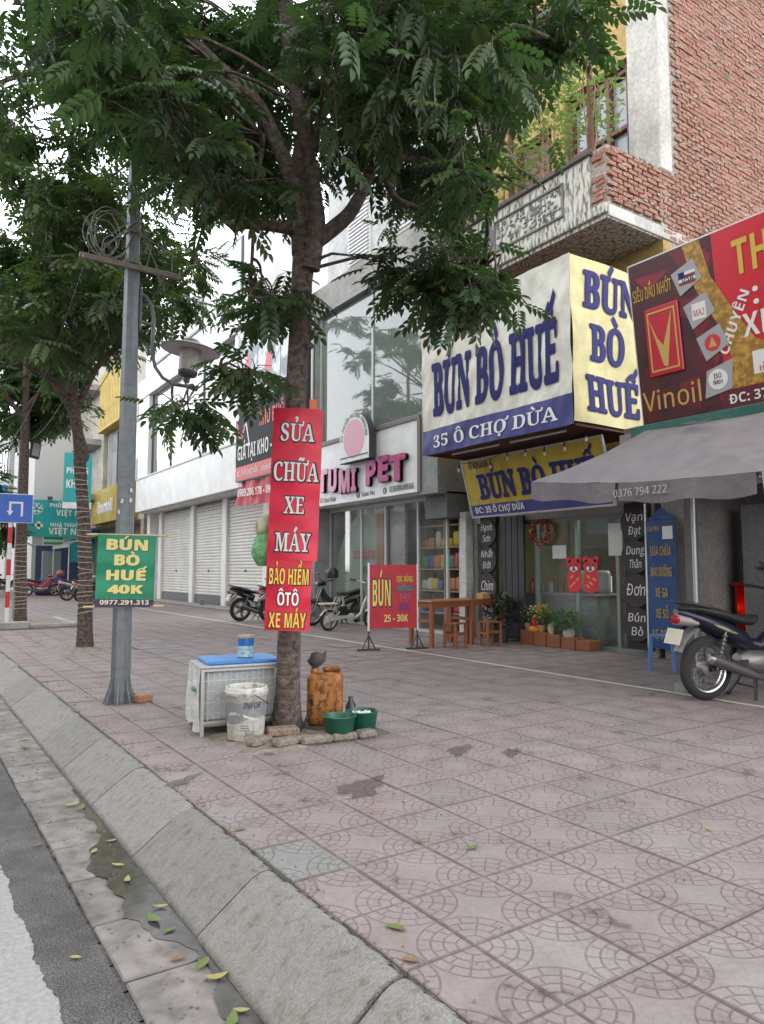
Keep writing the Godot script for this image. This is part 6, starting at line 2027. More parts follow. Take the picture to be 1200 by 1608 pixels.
	for q in [[0.325, -0.36, 0.36], [-0.35, -0.36, 0.36]]:
		w = MB.new()
		w.tube([Vector3(q[1], q[0], -0.03), Vector3(q[2], q[0] + 0.012, -0.03)], 0.012, 6)
		part(g, "bamboo_stick", w, M("bamboo", Color(0.5, 0.36, 0.2), 0.7))

func build_tree_banners() -> void:
	# red cloths tied round the trunk
	var red := cloth("banner_red", 0.55, 0.012, 0.04)
	var ink := M("banner_black_ink", Color(0.02, 0.01, 0.01), 0.6)
	var silver := M("silver_print", Color(0.55, 0.55, 0.54), 0.6)
	var b := thing("red_repair_banner", "tall red vertical motorbike repair banner with silver letters on tree trunk", "banner", Vector3(2.5, 1.9, -4.93), facing(-0.5, 0.86, -0.035))
	var f := func(x, y): return -0.9 * x * x + 0.008 * sin(y * 8.0 + x * 3.0) + 0.005 * sin(y * 21.0 + x * 9.0) + 0.003 * sin(y * 37.0 - x * 25.0)
	part(b, "banner_sheet", sheet(-0.192, 0.192, -0.58, 0.6, 12, 36, f), red)
	for q in [["SỬA", 0.34, 0.14, 0.26], ["CHỮA", 0.03, 0.145, 0.35], ["XE", -0.22, 0.13, 0.16], ["MÁY", -0.51, 0.14, 0.27]]:
		part(b, "lettering_outline", bent(letters(q[0], q[2] * 1.06, q[3] * 1.06, "seriffat"), Vector3(0.0, q[1] - 0.004, 0.004), f), ink)
		part(b, "lettering", bent(letters(q[0], q[2], q[3], "serif", 0.0, 0.0, 0.17), Vector3(0.0, q[1], 0.007), f), silver)
	var w := MB.new()
	for y in [0.595, 0.0, -0.57]:
		w.tube([Vector3(-0.19, y, -0.05), Vector3(-0.12, y, -0.16), Vector3(0.0, y, -0.33), Vector3(0.12, y, -0.16), Vector3(0.19, y, -0.05)], 0.004, 5)
	part(b, "tie_wire", w, mats["black_rubber"])
	var c := thing("red_insurance_banner", "short red insurance banner with yellow and white letters low on trunk", "banner", Vector3(2.46, 1.06, -4.95), facing(-0.5, 0.86, -0.03))
	part(c, "banner_sheet", sheet(-0.172, 0.172, -0.27, 0.265, 12, 18, f), red)
	var yel := M("banner_yellow", Color(0.72, 0.48, 0.06), 0.6)
	for q in [["BẢO HIỂM", 0.08, 0.12, 0.31, yel], ["ÔTÔ", -0.08, 0.1, 0.17, mats["white_print"]], ["XE MÁY", -0.245, 0.11, 0.28, yel]]:
		part(c, "lettering_outline", bent(letters(q[0], q[2] * 1.04, q[3] * 1.05, "sansfat"), Vector3(0.0, q[1] - 0.003, 0.004), f), ink)
		part(c, "lettering", bent(letters(q[0], q[2], q[3], "sans"), Vector3(0.0, q[1], 0.007), f), q[4])
	# orange tag behind
	w = MB.new(); w.span(-0.03, 0.03, -0.06, 0.08, 0, 0.004)
	solo("orange_tag", "small orange plastic tag tied on trunk above the red banner", "tag", w, M("orange_plastic", Color(0.6, 0.12, 0.03), 0.5), Vector3(2.68, 2.52, -4.98), facing(-0.4, 0.9))
	# green net bag hanging on the far side
	var bag := thing("hanging_green_bag", "bulging green net bag topped with pale plastic hanging on trunk", "bag", Vector3(2.38, 1.28, -5.2))
	w = MB.new()
	var rings := []
	for i in 12:
		var t := i / 11.0
		var r := 0.125 * sqrt(sin(PI * clampf(0.06 + t * 0.86, 0, 1))) * (1.0 - 0.5 * t * t)
		var ring := []
		for k in 18:
			var a := TAU * k / 18.0
			var rr := r * (1.0 + 0.05 * sin(k * 3.0 + t * 9.0))
			ring.append(Vector3(cos(a) * rr + 0.03 * t, t * 0.33, sin(a) * rr))
		rings.append(ring)
	w.skin(rings)
	part(bag, "net_bag", w, M("net_green", Color(0.13, 0.34, 0.14), 0.6, {"tex": noise_tex("clothc", 0.01, 0.8, 1.0, 5), "scale": 3.0, "bump": noise_tex("clothh", 0.008, 0, 1, 4), "depth": 2.0}))
	w = MB.new()
	for k in 14:
		var a := TAU * k / 14.0
		w.tube([Vector3(cos(a) * 0.085, 0.2, sin(a) * 0.085), Vector3(0.02 + cos(a) * 0.06, 0.28, sin(a) * 0.06), Vector3(0.04 + cos(a) * 0.03, 0.38, sin(a) * 0.03)], 0.005, 5)
	part(bag, "net_cords", w, M("cord_green", Color(0.2, 0.42, 0.2), 0.6))
	w = MB.new()
	w.loft([[Vector3(-0.08, 0.3, 0.02), 0.03, 0.05], [Vector3(-0.02, 0.32, 0.02), 0.07, 0.085], [Vector3(0.06, 0.34, 0.0), 0.06, 0.08], [Vector3(0.11, 0.37, 0.0), 0.02, 0.04]], 12)
	part(bag, "plastic_top", w, cloth("pale_plastic", 0.42, 0.42, 0.27))
	w = MB.new()
	w.tube([Vector3(0.05, 0.36, 0), Vector3(0.09, 0.46, 0.03), Vector3(0.13, 0.5, 0.05)], 0.008, 6)
	part(bag, "loop", w, mats["cord_green"])

func build_tree_foot_things() -> void:
	# wire cage wrapped in clear plastic, with a blue lid
	var c := thing("wrapped_wire_cage", "wire cage wrapped in cloudy plastic under a blue lid beside the tree", "cage", Vector3(2.28, 0, -5.52), facing(-0.16, 0.98))
	var wire := M("wire_white", Color(0.5, 0.5, 0.48), 0.5)
	var W := 0.6
	var D := 0.46
	var H := 0.5
	var w := MB.new()
	for sx in [-1, 1]:
		for sz in [-1, 1]:
			w.span(sx * W * 0.5 - 0.012, sx * W * 0.5 + 0.012, 0.0, H, sz * D * 0.5 - 0.012, sz * D * 0.5 + 0.012)
	for y in [0.1, H - 0.01]:
		for sz in [-1, 1]: w.span(-W * 0.5, W * 0.5, y - 0.01, y + 0.01, sz * D * 0.5 - 0.009, sz * D * 0.5 + 0.009)
		for sx in [-1, 1]: w.span(sx * W * 0.5 - 0.009, sx * W * 0.5 + 0.009, y - 0.01, y + 0.01, -D * 0.5, D * 0.5)
	part(c, "corner_frame", w, M("cage_frame", Color(0.35, 0.34, 0.32), 0.5, {"metal": 0.3}))
	for k in 13:
		var x := -W * 0.5 + W * (k + 1) / 14.0
		w = MB.new(); w.tube([Vector3(x, 0.1, D * 0.5 + 0.004), Vector3(x, H, D * 0.5 + 0.004)], 0.0025, 5)
		part(c, "upright_wire", w, wire)
	for k in 4:
		w = MB.new(); w.tube([Vector3(-W * 0.5, 0.17 + k * 0.08, D * 0.5 + 0.006), Vector3(W * 0.5, 0.17 + k * 0.08, D * 0.5 + 0.006)], 0.0025, 5)
		part(c, "level_wire", w, wire)
	w = MB.new(); w.span(-W * 0.5 + 0.02, W * 0.5 - 0.02, 0.1, H - 0.02, -D * 0.5 + 0.03, D * 0.5 - 0.03, 0.02)
	part(c, "foam_filling", w, worn("foam_white", 0.5, 0.52, 0.52, 0.8, 1.5))
	w = MB.new(); w.span(-W * 0.5, W * 0.5, 0.07, 0.1, -D * 0.5, D * 0.5)
	part(c, "base_board", w, mats["old_wood"])
	# plastic film hanging over one end
	w = MB.new()
	var rings := []
	for i in 10:
		var ring := []
		for j in 14:
			var s := j / 13.0
			var t := i / 9.0
			ring.append(Vector3(-W * 0.5 - 0.02 - 0.02 * sin(s * 14.0 + t * 3.0) * t - 0.015 * t, H + 0.01 - t * (0.46 + 0.02 * sin(s * 9.0)), lerpf(-D * 0.5 - 0.01, D * 0.5 + 0.02, s)))
		rings.append(ring)
	w.skin(rings, false, false, Vector3.LEFT)
	part(c, "plastic_film", w, M("cloudy_film", Color(0.62, 0.63, 0.61), 0.35, {"alpha": 0.75, "bump": noise_tex("clothh", 0.008, 0, 1, 4), "depth": 2.0, "scale": 1.2}))
	w = MB.new(); w.span(-W * 0.5 - 0.045, -W * 0.5 - 0.035, 0.32, 0.345, 0.02, 0.12)
	part(c, "green_tape", w, M("tape_green", Color(0.03, 0.2, 0.07), 0.5))
	w = MB.new(); w.span(-W * 0.5 - 0.02, W * 0.5 + 0.02, H + 0.004, H + 0.02, -D * 0.5, D * 0.5 + 0.015, 0.004)
	part(c, "lid_rim", w, mats["foam_white"])
	w = MB.new(); w.span(-W * 0.5 + 0.04, W * 0.5 + 0.02, H + 0.02, H + 0.05, -D * 0.5, D * 0.5 - 0.03, 0.01)
	part(c, "blue_lid", w, M("lid_blue", Color(0.04, 0.2, 0.5), 0.45, {"tex": noise_tex("wornc", 0.012, 0.62, 1.0, 6), "scale": 1.5}))
	# milk powder tin on the lid
	var t := thing("milk_tin", "blue and white milk powder tin standing on the blue lid", "tin", Vector3(2.36, 0.553, -5.5))
	w = MB.new(); w.lathe(Vector3.ZERO, [Vector2(0, 0), Vector2(0.063, 0), Vector2(0.066, 0.004), Vector2(0.064, 0.01), Vector2(0.064, 0.09)], 28)
	part(t, "lower_label", w, M("tin_white", Color(0.5, 0.55, 0.56), 0.35, {"tex": ramp_tex("tinn", 0.02, [0.0, 0.45, 0.55, 1.0], [Color(0.35, 0.6, 0.75), Color(0.7, 0.9, 0.95), Color(1, 1, 1), Color(0.75, 0.8, 0.4)], 3, 256, 8), "scale": 4.0}))
	w = MB.new(); w.lathe(Vector3.ZERO, [Vector2(0.0642, 0.09), Vector2(0.0642, 0.15)], 28)
	part(t, "upper_label", w, M("tin_blue", Color(0.02, 0.15, 0.45), 0.35, {"tex": noise_tex("wornc", 0.012, 0.62, 1.0, 6), "scale": 4.0}))
	w = MB.new(); w.lathe(Vector3.ZERO, [Vector2(0.064, 0.15), Vector2(0.068, 0.152), Vector2(0.068, 0.172), Vector2(0.062, 0.174), Vector2(0.06, 0.168), Vector2(0, 0.168)], 28)
	part(t, "lid", w, M("tin_lid", Color(0.4, 0.3, 0.2), 0.5))
	# paint bucket
	var b := thing("paint_bucket", "white plastic paint bucket with grey printed swirl label by cage", "bucket", Vector3(2.19, 0.015, -5.08), turned(-25))
	var pw := M("bucket_white", Color(0.55, 0.54, 0.51), 0.5, {"tex": ramp_tex("bucketc", 0.014, [0.0, 0.3, 0.38, 1.0], [Color(0.4, 0.36, 0.3), Color(0.7, 0.68, 0.63), Color(0.95, 0.94, 0.92), Color(1, 1, 1)], 6, 512, 23), "scale": 1.4})
	w = MB.new()
	w.lathe(Vector3.ZERO, [Vector2(0, 0.0), Vector2(0.128, 0.0), Vector2(0.133, 0.01), Vector2(0.15, 0.31), Vector2(0.158, 0.315), Vector2(0.16, 0.345), Vector2(0.152, 0.35), Vector2(0.154, 0.375), Vector2(0.15, 0.378), Vector2(0.146, 0.37), Vector2(0.126, 0.015), Vector2(0, 0.015)], 40)
	part(b, "body", w, pw)
	w = MB.new()
	# printed label: a band round part of the wall
	for k in 26:
		var a0 := 0.35 + 2.6 * k / 26.0
		var a1 := 0.35 + 2.6 * (k + 1) / 26.0
		var lo := 0.15 + 0.03 * sin(a0 * 2.0)
		var lo1 := 0.15 + 0.03 * sin(a1 * 2.0)
		var q := []
		for e in [[a0, lo], [a1, lo1], [a1, 0.275], [a0, 0.275]]:
			var r: float = 0.1345 + 0.0567 * (e[1] - 0.01)
			q.append(Vector3(cos(e[0]) * r, e[1], sin(e[0]) * r))
		w.quad(q[0], q[1], q[2], q[3], Vector3(cos(a0), 0, sin(a0)))
	part(b, "grey_label", w, M("label_grey", Color(0.2, 0.205, 0.22), 0.5, {"tex": noise_tex("wornc", 0.012, 0.62, 1.0, 6), "scale": 2.0}))
	w = MB.new()
	for k in 20:
		var a0 := 0.8 + 1.7 * k / 20.0
		var a1 := 0.8 + 1.7 * (k + 1) / 20.0
		var y0 := 0.17 + 0.02 * cos(a0 * 3.0)
		var y1 := 0.17 + 0.02 * cos(a1 * 3.0)
		w.quad(Vector3(cos(a0) * 0.1455, y0, sin(a0) * 0.1455), Vector3(cos(a1) * 0.1455, y1, sin(a1) * 0.1455), Vector3(cos(a1) * 0.1465, y1 + 0.018, sin(a1) * 0.1465), Vector3(cos(a0) * 0.1465, y0 + 0.018, sin(a0) * 0.1465), Vector3(cos(a0), 0, sin(a0)))
	part(b, "swirl_print", w, pw)
	var lt := letters("INFOR", 0.045, 0.13, "sans", 0.15)
	part(b, "lettering", bent(lt, Vector3(0, 0, 0), func(x, y): return sqrt(maxf(0.0, 0.1515 * 0.1515 - x * x)) - 0.1515), mats["dark_print"], Vector3(cos(1.25) * 0.1515, 0.235, sin(1.25) * 0.1515), facing(cos(1.25), sin(1.25)))
	for k in 3:
		part(b, "small_print", letters("----------", 0.03, 0.06, "sans"), mats["dark_print"], Vector3(cos(1.6) * 0.1395, 0.1 - k * 0.016, sin(1.6) * 0.1395), facing(cos(1.6), sin(1.6)))
	w = MB.new()
	var pts := []
	for k in 15:
		var a := PI * k / 14.0
		pts.append(Vector3(cos(a) * 0.162, 0.33 - sin(a) * 0.1, -0.0 + sin(a) * 0.165))
	w.tube(pts, 0.003, 5)
	part(b, "wire_handle", w, M("wire_dark", Color(0.05, 0.05, 0.05), 0.4, {"metal": 0.6}), Vector3.ZERO, turned(115))
	# jerrycan with cut bottle funnel
	var j := thing("orange_jerrycan", "grimy orange plastic jerrycan with a cut bottle funnel in its neck", "jerrycan", Vector3(2.87, 0.035, -5.1), facing(-0.5, 0.86))
	var om := M("jerry_orange", Color(0.31, 0.125, 0.016), 0.5, {"tex": ramp_tex("jerryc", 0.008, [0.0, 0.34, 0.42, 0.52, 1.0], [Color(0.45, 0.38, 0.33), Color(0.6, 0.5, 0.44), Color(0.78, 0.7, 0.62), Color(0.95, 0.9, 0.85), Color(1, 1, 1)], 6, 1024, 27), "scale3": Vector3(2.2, 1.3, 2.2), "bump": noise_tex("wornh", 0.05, 0, 1, 4), "depth": 0.2})
	w = MB.new()
	w.xf = Transform3D(Basis(Vector3(0, 1, 0), Vector3(-1, 0, 0), Vector3(0, 0, 1)), Vector3.ZERO)
	w.loft([[Vector3(0, 0, 0), 0.09, 0.12, 4.0], [Vector3(0.02, 0, 0), 0.105, 0.14, 4.5], [Vector3(0.12, 0, 0), 0.11, 0.145, 4.5], [Vector3(0.24, 0, 0), 0.108, 0.143, 4.5], [Vector3(0.255, 0, 0), 0.102, 0.137, 4.5], [Vector3(0.27, 0, 0), 0.108, 0.143, 4.5], [Vector3(0.36, 0, 0), 0.108, 0.143, 4.5], [Vector3(0.395, 0, 0), 0.09, 0.125, 4.0], [Vector3(0.405, 0, 0), 0.05, 0.08, 3.0]], 36)
	part(j, "body", w, om)
	w = MB.new()
	w.span(-0.02, 0.13, 0.405, 0.45, -0.03, 0.03, 0.015)
	part(j, "handle", w, om)
	w = MB.new()
	w.lathe(Vector3(-0.085, 0.385, 0.0), [Vector2(0.032, 0), Vector2(0.032, 0.045), Vector2(0.028, 0.05)], 16)
	part(j, "neck", w, om)
	w = MB.new()
	rings = []
	for i in 7:
		var tt := i / 6.0
		var ring := []
		for k in 20:
			var a := TAU * k / 20.0
			var r := lerpf(0.022, 0.075, smoothstep(0.1, 0.75, tt))
			var y := 0.42 + tt * 0.1
			if i >= 5: y += (0.045 if sin(a * 1.0 + 0.6) > 0.2 else -0.012) * (i - 4) * 0.5 + 0.008 * sin(a * 5.0)
			ring.append(Vector3(-0.085 + cos(a) * r + 0.02 * tt, y, sin(a) * r * 0.85))
		rings.append(ring)
	w.skin(rings, false)
	part(j, "cut_bottle_funnel", w, M("funnel_grey", Color(0.07, 0.06, 0.055), 0.45, {"tex": noise_tex("wornc", 0.012, 0.62, 1.0, 6), "scale": 3.0}))
	w = MB.new(); w.lathe(Vector3(0, -0.033, 0), [Vector2(0, 0), Vector2(0.17, 0), Vector2(0.18, 0.02), Vector2(0.165, 0.033), Vector2(0, 0.033)], 28)
	part(j, "dark_tray", w, M("tray_dark", Color(0.05, 0.045, 0.04), 0.7))
	# dark bottle behind
	w = MB.new(); w.lathe(Vector3.ZERO, [Vector2(0, 0), Vector2(0.045, 0), Vector2(0.045, 0.13), Vector2(0.02, 0.17), Vector2(0.018, 0.2), Vector2(0, 0.2)], 16)
	solo("dark_oil_bottle", "small dark oil bottle tucked behind the orange jerrycan", "bottle", w, M("oil_bottle", Color(0.03, 0.028, 0.035), 0.35), Vector3(3.12, 0.02, -5.12))
	# two green basins
	var gm := M("basin_green", Color(0.012, 0.1, 0.062), 0.4, {"tex": noise_tex("wornc", 0.012, 0.62, 1.0, 6), "scale": 1.6})
	var basin_prof := [Vector2(0, 0.0), Vector2(0.085, 0.0), Vector2(0.1, 0.012), Vector2(0.118, 0.145), Vector2(0.126, 0.15), Vector2(0.128, 0.158), Vector2(0.12, 0.162), Vector2(0.112, 0.15), Vector2(0.094, 0.016), Vector2(0, 0.012)]
	var ba := thing("green_basin", "empty dark green plastic basin standing before the orange jerrycan", "basin", Vector3(2.78, 0.012, -4.72), Basis(), "green plastic basins")
	w = MB.new(); w.lathe(Vector3.ZERO, basin_prof, 36)
	part(ba, "bowl", w, gm)
	w = MB.new(); w.lathe(Vector3.ZERO, [Vector2(0.105, 0.08), Vector2(0.0, 0.08)], 28)
	part(ba, "dirty_water", w, M("dirty_water", Color(0.03, 0.035, 0.03), 0.1))
	var b2 := copy_of(ba, Vector3(3.02, 0.012, -4.78), turned(40), "dark green plastic basin holding crumpled paper, farther from tree trunk")
	w = MB.new()
	rng.seed = 51
	for k in 5:
		w.xf = Transform3D(Basis(Vector3(rng.randfn(), rng.randfn(), rng.randfn()).normalized(), rng.randf() * 3.0), Vector3(rng.randf_range(-0.06, 0.06), 0.13, rng.randf_range(-0.05, 0.05)))
		w.box(Vector3.ZERO, Vector3(0.07, 0.006, 0.05))
	part(b2, "crumpled_paper", w, mats["paper_white"])
	# black hose round the trunk foot
	w = MB.new()
	pts = []
	for k in 26:
		var a := TAU * k / 22.0
		pts.append(Vector3(cos(a) * (0.135 + 0.008 * k / 26.0), 0.045 + 0.02 * sin(a * 2.0), sin(a) * 0.135))
	pts.append(Vector3(0.2, 0.18, 0.05)); pts.append(Vector3(0.15, 0.26, 0.12))
	w.tube(pts, 0.012, 8)
	solo("black_hose", "black rubber hose looped round the big tree trunk foot", "hose", w, mats["black_rubber"], Vector3(2.546, 0.0, -5.126))
	# flat bricks and edging stones
	var bmat := M("flat_brick", Color(0.25, 0.21, 0.175), 0.95, {"tex": noise_tex("earthc", 0.03, 0.5, 1.0, 6), "scale": 2.0, "bump": noise_tex("earthh", 0.06, 0, 1, 5), "depth": 0.6})
	rng.seed = 41
	var si := 0
	for q in [[2.2, -4.86, 0.2, 20.0], [2.36, -4.74, 0.22, 8.0], [2.56, -4.68, 0.24, -6.0], [2.78, -4.66, 0.2, -10.0], [2.96, -4.64, 0.16, 4.0]]:
		w = MB.new(); w.box(Vector3(0, 0.03, 0), Vector3(q[2], 0.06, 0.11), 0.02)
		part_like("edging_stone", "muddy edging stone of the tree pit, %s from the bucket" % ["first", "second", "third", "fourth", "last"][si], "stone", w, bmat, Vector3(q[0], 0.0, q[1]), q[3], "edging stones")
		si += 1
	w = MB.new(); w.box(Vector3(0, 0.03, 0), Vector3(0.24, 0.06, 0.13), 0.012)
	part_like("flat_brick", "flat dusty brick lying between the bucket and trunk", "brick", w, M("dusty_brick", Color(0.28, 0.2, 0.15), 0.95, {"tex": noise_tex("earthc", 0.03, 0.5, 1.0, 6), "scale": 2.0}), Vector3(2.44, 0.02, -4.98), -15.0, "")

func part_like(called: String, label: String, cat: String, shape, m: Material, at: Vector3, deg: float, group: String) -> void:
	solo(called, label, cat, shape, m, at, turned(deg), group)

func build_stand_sign() -> void:
	var s := thing("standing_menu_sign", "red standing menu board on two black steel feet", "sign", Vector3(6.5, 0, -9.38), facing(-0.29, 0.957).scaled_local(Vector3(0.8, 1, 1)))
	var steel := M("black_steel", Color(0.025, 0.022, 0.022), 0.5)
	var red := M("board_red", Color(0.5, 0.01, 0.03), 0.5, {"tex": noise_tex("clothc", 0.01, 0.8, 1.0, 5), "scale": 0.7})
	var w := MB.new(); w.span(-0.49, 0.49, 0.34, 1.33, -0.012, 0.0)
	part(s, "board", w, red)
	for e in [[-0.52, -0.49, 0.3, 1.36], [0.49, 0.51, 0.3, 1.34]]: one(s, "edge_strip", mats["sign_white"], e[0], e[1], e[2], e[3], -0.02, 0.006)
	for sx in [-0.5, 0.5]:
		w = MB.new()
		w.span(sx - 0.014, sx + 0.014, 0.02, 0.36, -0.03, -0.004)
		w.bar(Vector3(sx, 0.24, -0.016), Vector3(sx - 0.13, 0.03, -0.016), 0.02, 0.02, Vector3.BACK)
		w.bar(Vector3(sx, 0.24, -0.016), Vector3(sx + 0.13, 0.03, -0.016), 0.02, 0.02, Vector3.BACK)
		w.span(sx - 0.23, sx + 0.23, 0.0, 0.03, -0.04, 0.0)
		part(s, "foot", w, steel)
	var yel := M("banner_yellow", Color(0.72, 0.48, 0.06), 0.6)
	var pale := M("pale_yellow", Color(0.7, 0.6, 0.16), 0.6)
	put_text(s, "BÚN", -0.24, 0.68, 0.004, 0.42, 0.42, mats["banner_black_ink"], "sansfat", 0.0, "lettering_outline")
	put_text(s, "BÚN", -0.245, 0.685, 0.007, 0.41, 0.4, pale)
	for q in [["DỌC MÙNG", 1.06, 0.1, 0.36, yel], ["MÓNG", 0.92, 0.09, 0.34, M("teal_print2", Color(0.01, 0.3, 0.3), 0.6)], ["THỊT", 0.78, 0.1, 0.24, M("pink_letter", Color(0.5, 0.12, 0.2), 0.6)], ["MỌC", 0.62, 0.1, 0.26, M("purple_letter", Color(0.2, 0.05, 0.25), 0.6)]]:
		put_text(s, q[0], 0.24, q[1], 0.004, q[2], q[3], mats["banner_black_ink"], "sansfat", 0.0, "lettering_outline")
		put_text(s, q[0], 0.238, q[1] + 0.002, 0.007, q[2] * 0.95, q[3] * 0.97, q[4])
	put_text(s, "25 - 30K", 0.05, 0.44, 0.007, 0.11, 0.5, pale)

func build_tables() -> void:
	var wood := M("orange_table_wood", Color(0.36, 0.12, 0.04), 0.45, {"tex": noise_tex("woodg", 0.03, 0.7, 1.0, 5, 512, FastNoiseLite.TYPE_SIMPLEX_SMOOTH, 13), "scale": 1.2, "coat": 0.3, "coat_rough": 0.3})
	var t := thing("wooden_table", "orange wooden table beside the red menu board", "table", Vector3(7.6, 0, -9.55), turned(4), "orange wooden tables")
	var w := MB.new(); w.span(-0.5, 0.5, 0.72, 0.75, -0.3, 0.3, 0.006)
	part(t, "table_top", w, wood)
	for sx in [-1, 1]:
		for sz in [-1, 1]:
			w = MB.new(); w.span(sx * 0.45 - 0.032, sx * 0.45 + 0.032, 0.0, 0.72, sz * 0.255 - 0.032, sz * 0.255 + 0.032, 0.004)
			part(t, "leg", w, wood)
	for sz in [-1, 1]:
		w = MB.new(); w.span(-0.42, 0.42, 0.64, 0.72, sz * 0.255 - 0.012, sz * 0.255 + 0.012)
		part(t, "apron", w, wood)
	for sx in [-1, 1]:
		w = MB.new(); w.span(sx * 0.45 - 0.012, sx * 0.45 + 0.012, 0.4, 0.45, -0.22, 0.22); w.span(sx * 0.45 - 0.012, sx * 0.45 + 0.012, 0.64, 0.72, -0.22, 0.22)
		part(t, "side_rail", w, wood)
	copy_of(t, Vector3(8.55, 0, -9.75), turned(2), "orange wooden table carrying a tissue box, near the chalk discs")
	var s := thing("wooden_stool", "low orange wooden stool tucked under the table by the menu board", "stool", Vector3(7.5, 0, -9.08), turned(12), "orange wooden stools")
	w = MB.new(); w.span(-0.15, 0.15, 0.38, 0.405, -0.14, 0.14, 0.005)
	part(s, "seat", w, wood)
	for sx in [-1, 1]:
		for sz in [-1, 1]:
			w = MB.new(); w.span(sx * 0.125 - 0.02, sx * 0.125 + 0.02, 0.0, 0.38, sz * 0.115 - 0.02, sz * 0.115 + 0.02, 0.003)
			part(s, "leg", w, wood)
	for sx in [-1, 1]:
		w = MB.new(); w.span(sx * 0.125 - 0.01, sx * 0.125 + 0.01, 0.19, 0.225, -0.1, 0.1)
		part(s, "stretcher", w, wood)
	for sz in [-1, 1]:
		w = MB.new(); w.span(-0.11, 0.11, 0.22, 0.255, sz * 0.115 - 0.01, sz * 0.115 + 0.01)
		part(s, "stretcher", w, wood)
	copy_of(s, Vector3(8.2, 0, -9.02), turned(-8), "low orange wooden stool before the lowest chalk disc")
	var b := thing("tissue_box", "pale wooden tissue box on the orange table", "box", Vector3(8.55, 0.75, -9.55), turned(5))
	w = MB.new(); w.span(-0.12, 0.12, 0, 0.1, -0.07, 0.07, 0.006)
	part(b, "box_body", w, M("pale_wood", Color(0.42, 0.27, 0.1), 0.6))
	w = MB.new(); w.span(-0.05, 0.05, 0.1, 0.11, -0.01, 0.01)
	part(b, "slot", w, mats["paper_white"])
	w = MB.new(); w.lathe(Vector3.ZERO, [Vector2(0, 0), Vector2(0.035, 0), Vector2(0.035, 0.08), Vector2(0.02, 0.12), Vector2(0.02, 0.15), Vector2(0, 0.15)], 12)
	solo("chilli_jar", "small dark chilli jar beside the tissue box", "jar", w, M("jar_3", Color(0.12, 0.1, 0.08), 0.3), Vector3(8.3, 0.75, -9.6))
	# blue plastic stool behind the black motorbike
	var p := thing("blue_plastic_stool", "pale blue plastic stool behind the black motorbike wheel", "stool", Vector3(7.95, 0, -5.6), turned(30))
	var bl := M("stool_blue", Color(0.12, 0.22, 0.5), 0.4)
	w = MB.new(); w.span(-0.14, 0.14, 0.42, 0.45, -0.14, 0.14, 0.012)
	part(p, "seat", w, bl)
	for sx in [-1, 1]:
		for sz in [-1, 1]:
			w = MB.new(); w.bar(Vector3(sx * 0.12, 0.43, sz * 0.12), Vector3(sx * 0.15, 0.0, sz * 0.15), 0.04, 0.03, Vector3.BACK)
			part(p, "leg", w, bl)

func build_road_sign() -> void:
	# low kerbed island for the third tree and the sign
	var k := thing("planter_kerb", "low concrete planter kerb round the far trees and the sign post", "planter", Vector3(2.25, 0, -18.2))
	var conc := worn("planter_concrete", 0.36, 0.355, 0.34)
	one(k, "front_edge", conc, -1.4, 0.12, 0.0, 0.16, 1.05, 1.25, 0.02)
	one(k, "front_edge", conc, 0.13, 0.95, 0.0, 0.1, 1.05, 1.2, 0.02)
	one(k, "side_edge", conc, 0.95, 1.1, 0.0, 0.1, -1.3, 1.2, 0.02)
	one(k, "earth_fill", M("earth", Color(0.2, 0.16, 0.125), 0.95), -1.4, 0.95, 0.0, 0.07, -1.3, 1.05)
	var s := thing("u_turn_sign", "blue square U-turn sign on a red and white striped post", "road sign", Vector3(2.06, 0.0, -18.15))
	var rd := M("post_red", Color(0.45, 0.02, 0.03), 0.5)
	var wh := M("post_white", Color(0.62, 0.61, 0.6), 0.5)
	var y := 0.05
	var i := 0
	while y < 2.9:
		var w := MB.new()
		w.tube([Vector3(0, y, 0), Vector3(0, minf(y + 0.36, 2.9), 0)], 0.045, 12)
		part(s, "red_stripe" if i % 2 else "white_stripe", w, rd if i % 2 else wh)
		y += 0.36
		i += 1
	var pl := Node3D.new()
	pl.name = "sign_plate"
	s.add_child(pl)
	pl.transform = Transform3D(facing(-0.1, 1.0), Vector3(0.08, 2.64, 0.06))
	one(pl, "white_border", wh, -0.36, 0.36, -0.33, 0.33, -0.01, 0.0, 0.004)
	one(pl, "blue_face", M("sign_blue", Color(0.015, 0.09, 0.42), 0.4), -0.345, 0.345, -0.315, 0.315, 0.0, 0.004)
	var a := MB.new()
	a.span(0.11, 0.155, -0.18, 0.15, 0.004, 0.008)
	a.span(-0.13, 0.11, 0.105, 0.15, 0.004, 0.008)
	a.span(-0.13, -0.085, -0.06, 0.105, 0.004, 0.008)
	a.prism(PackedVector2Array([Vector2(-0.175, -0.06), Vector2(-0.04, -0.06), Vector2(-0.108, -0.17)]), 0.004, 0.008)
	part(pl, "u_turn_arrow", a, wh)

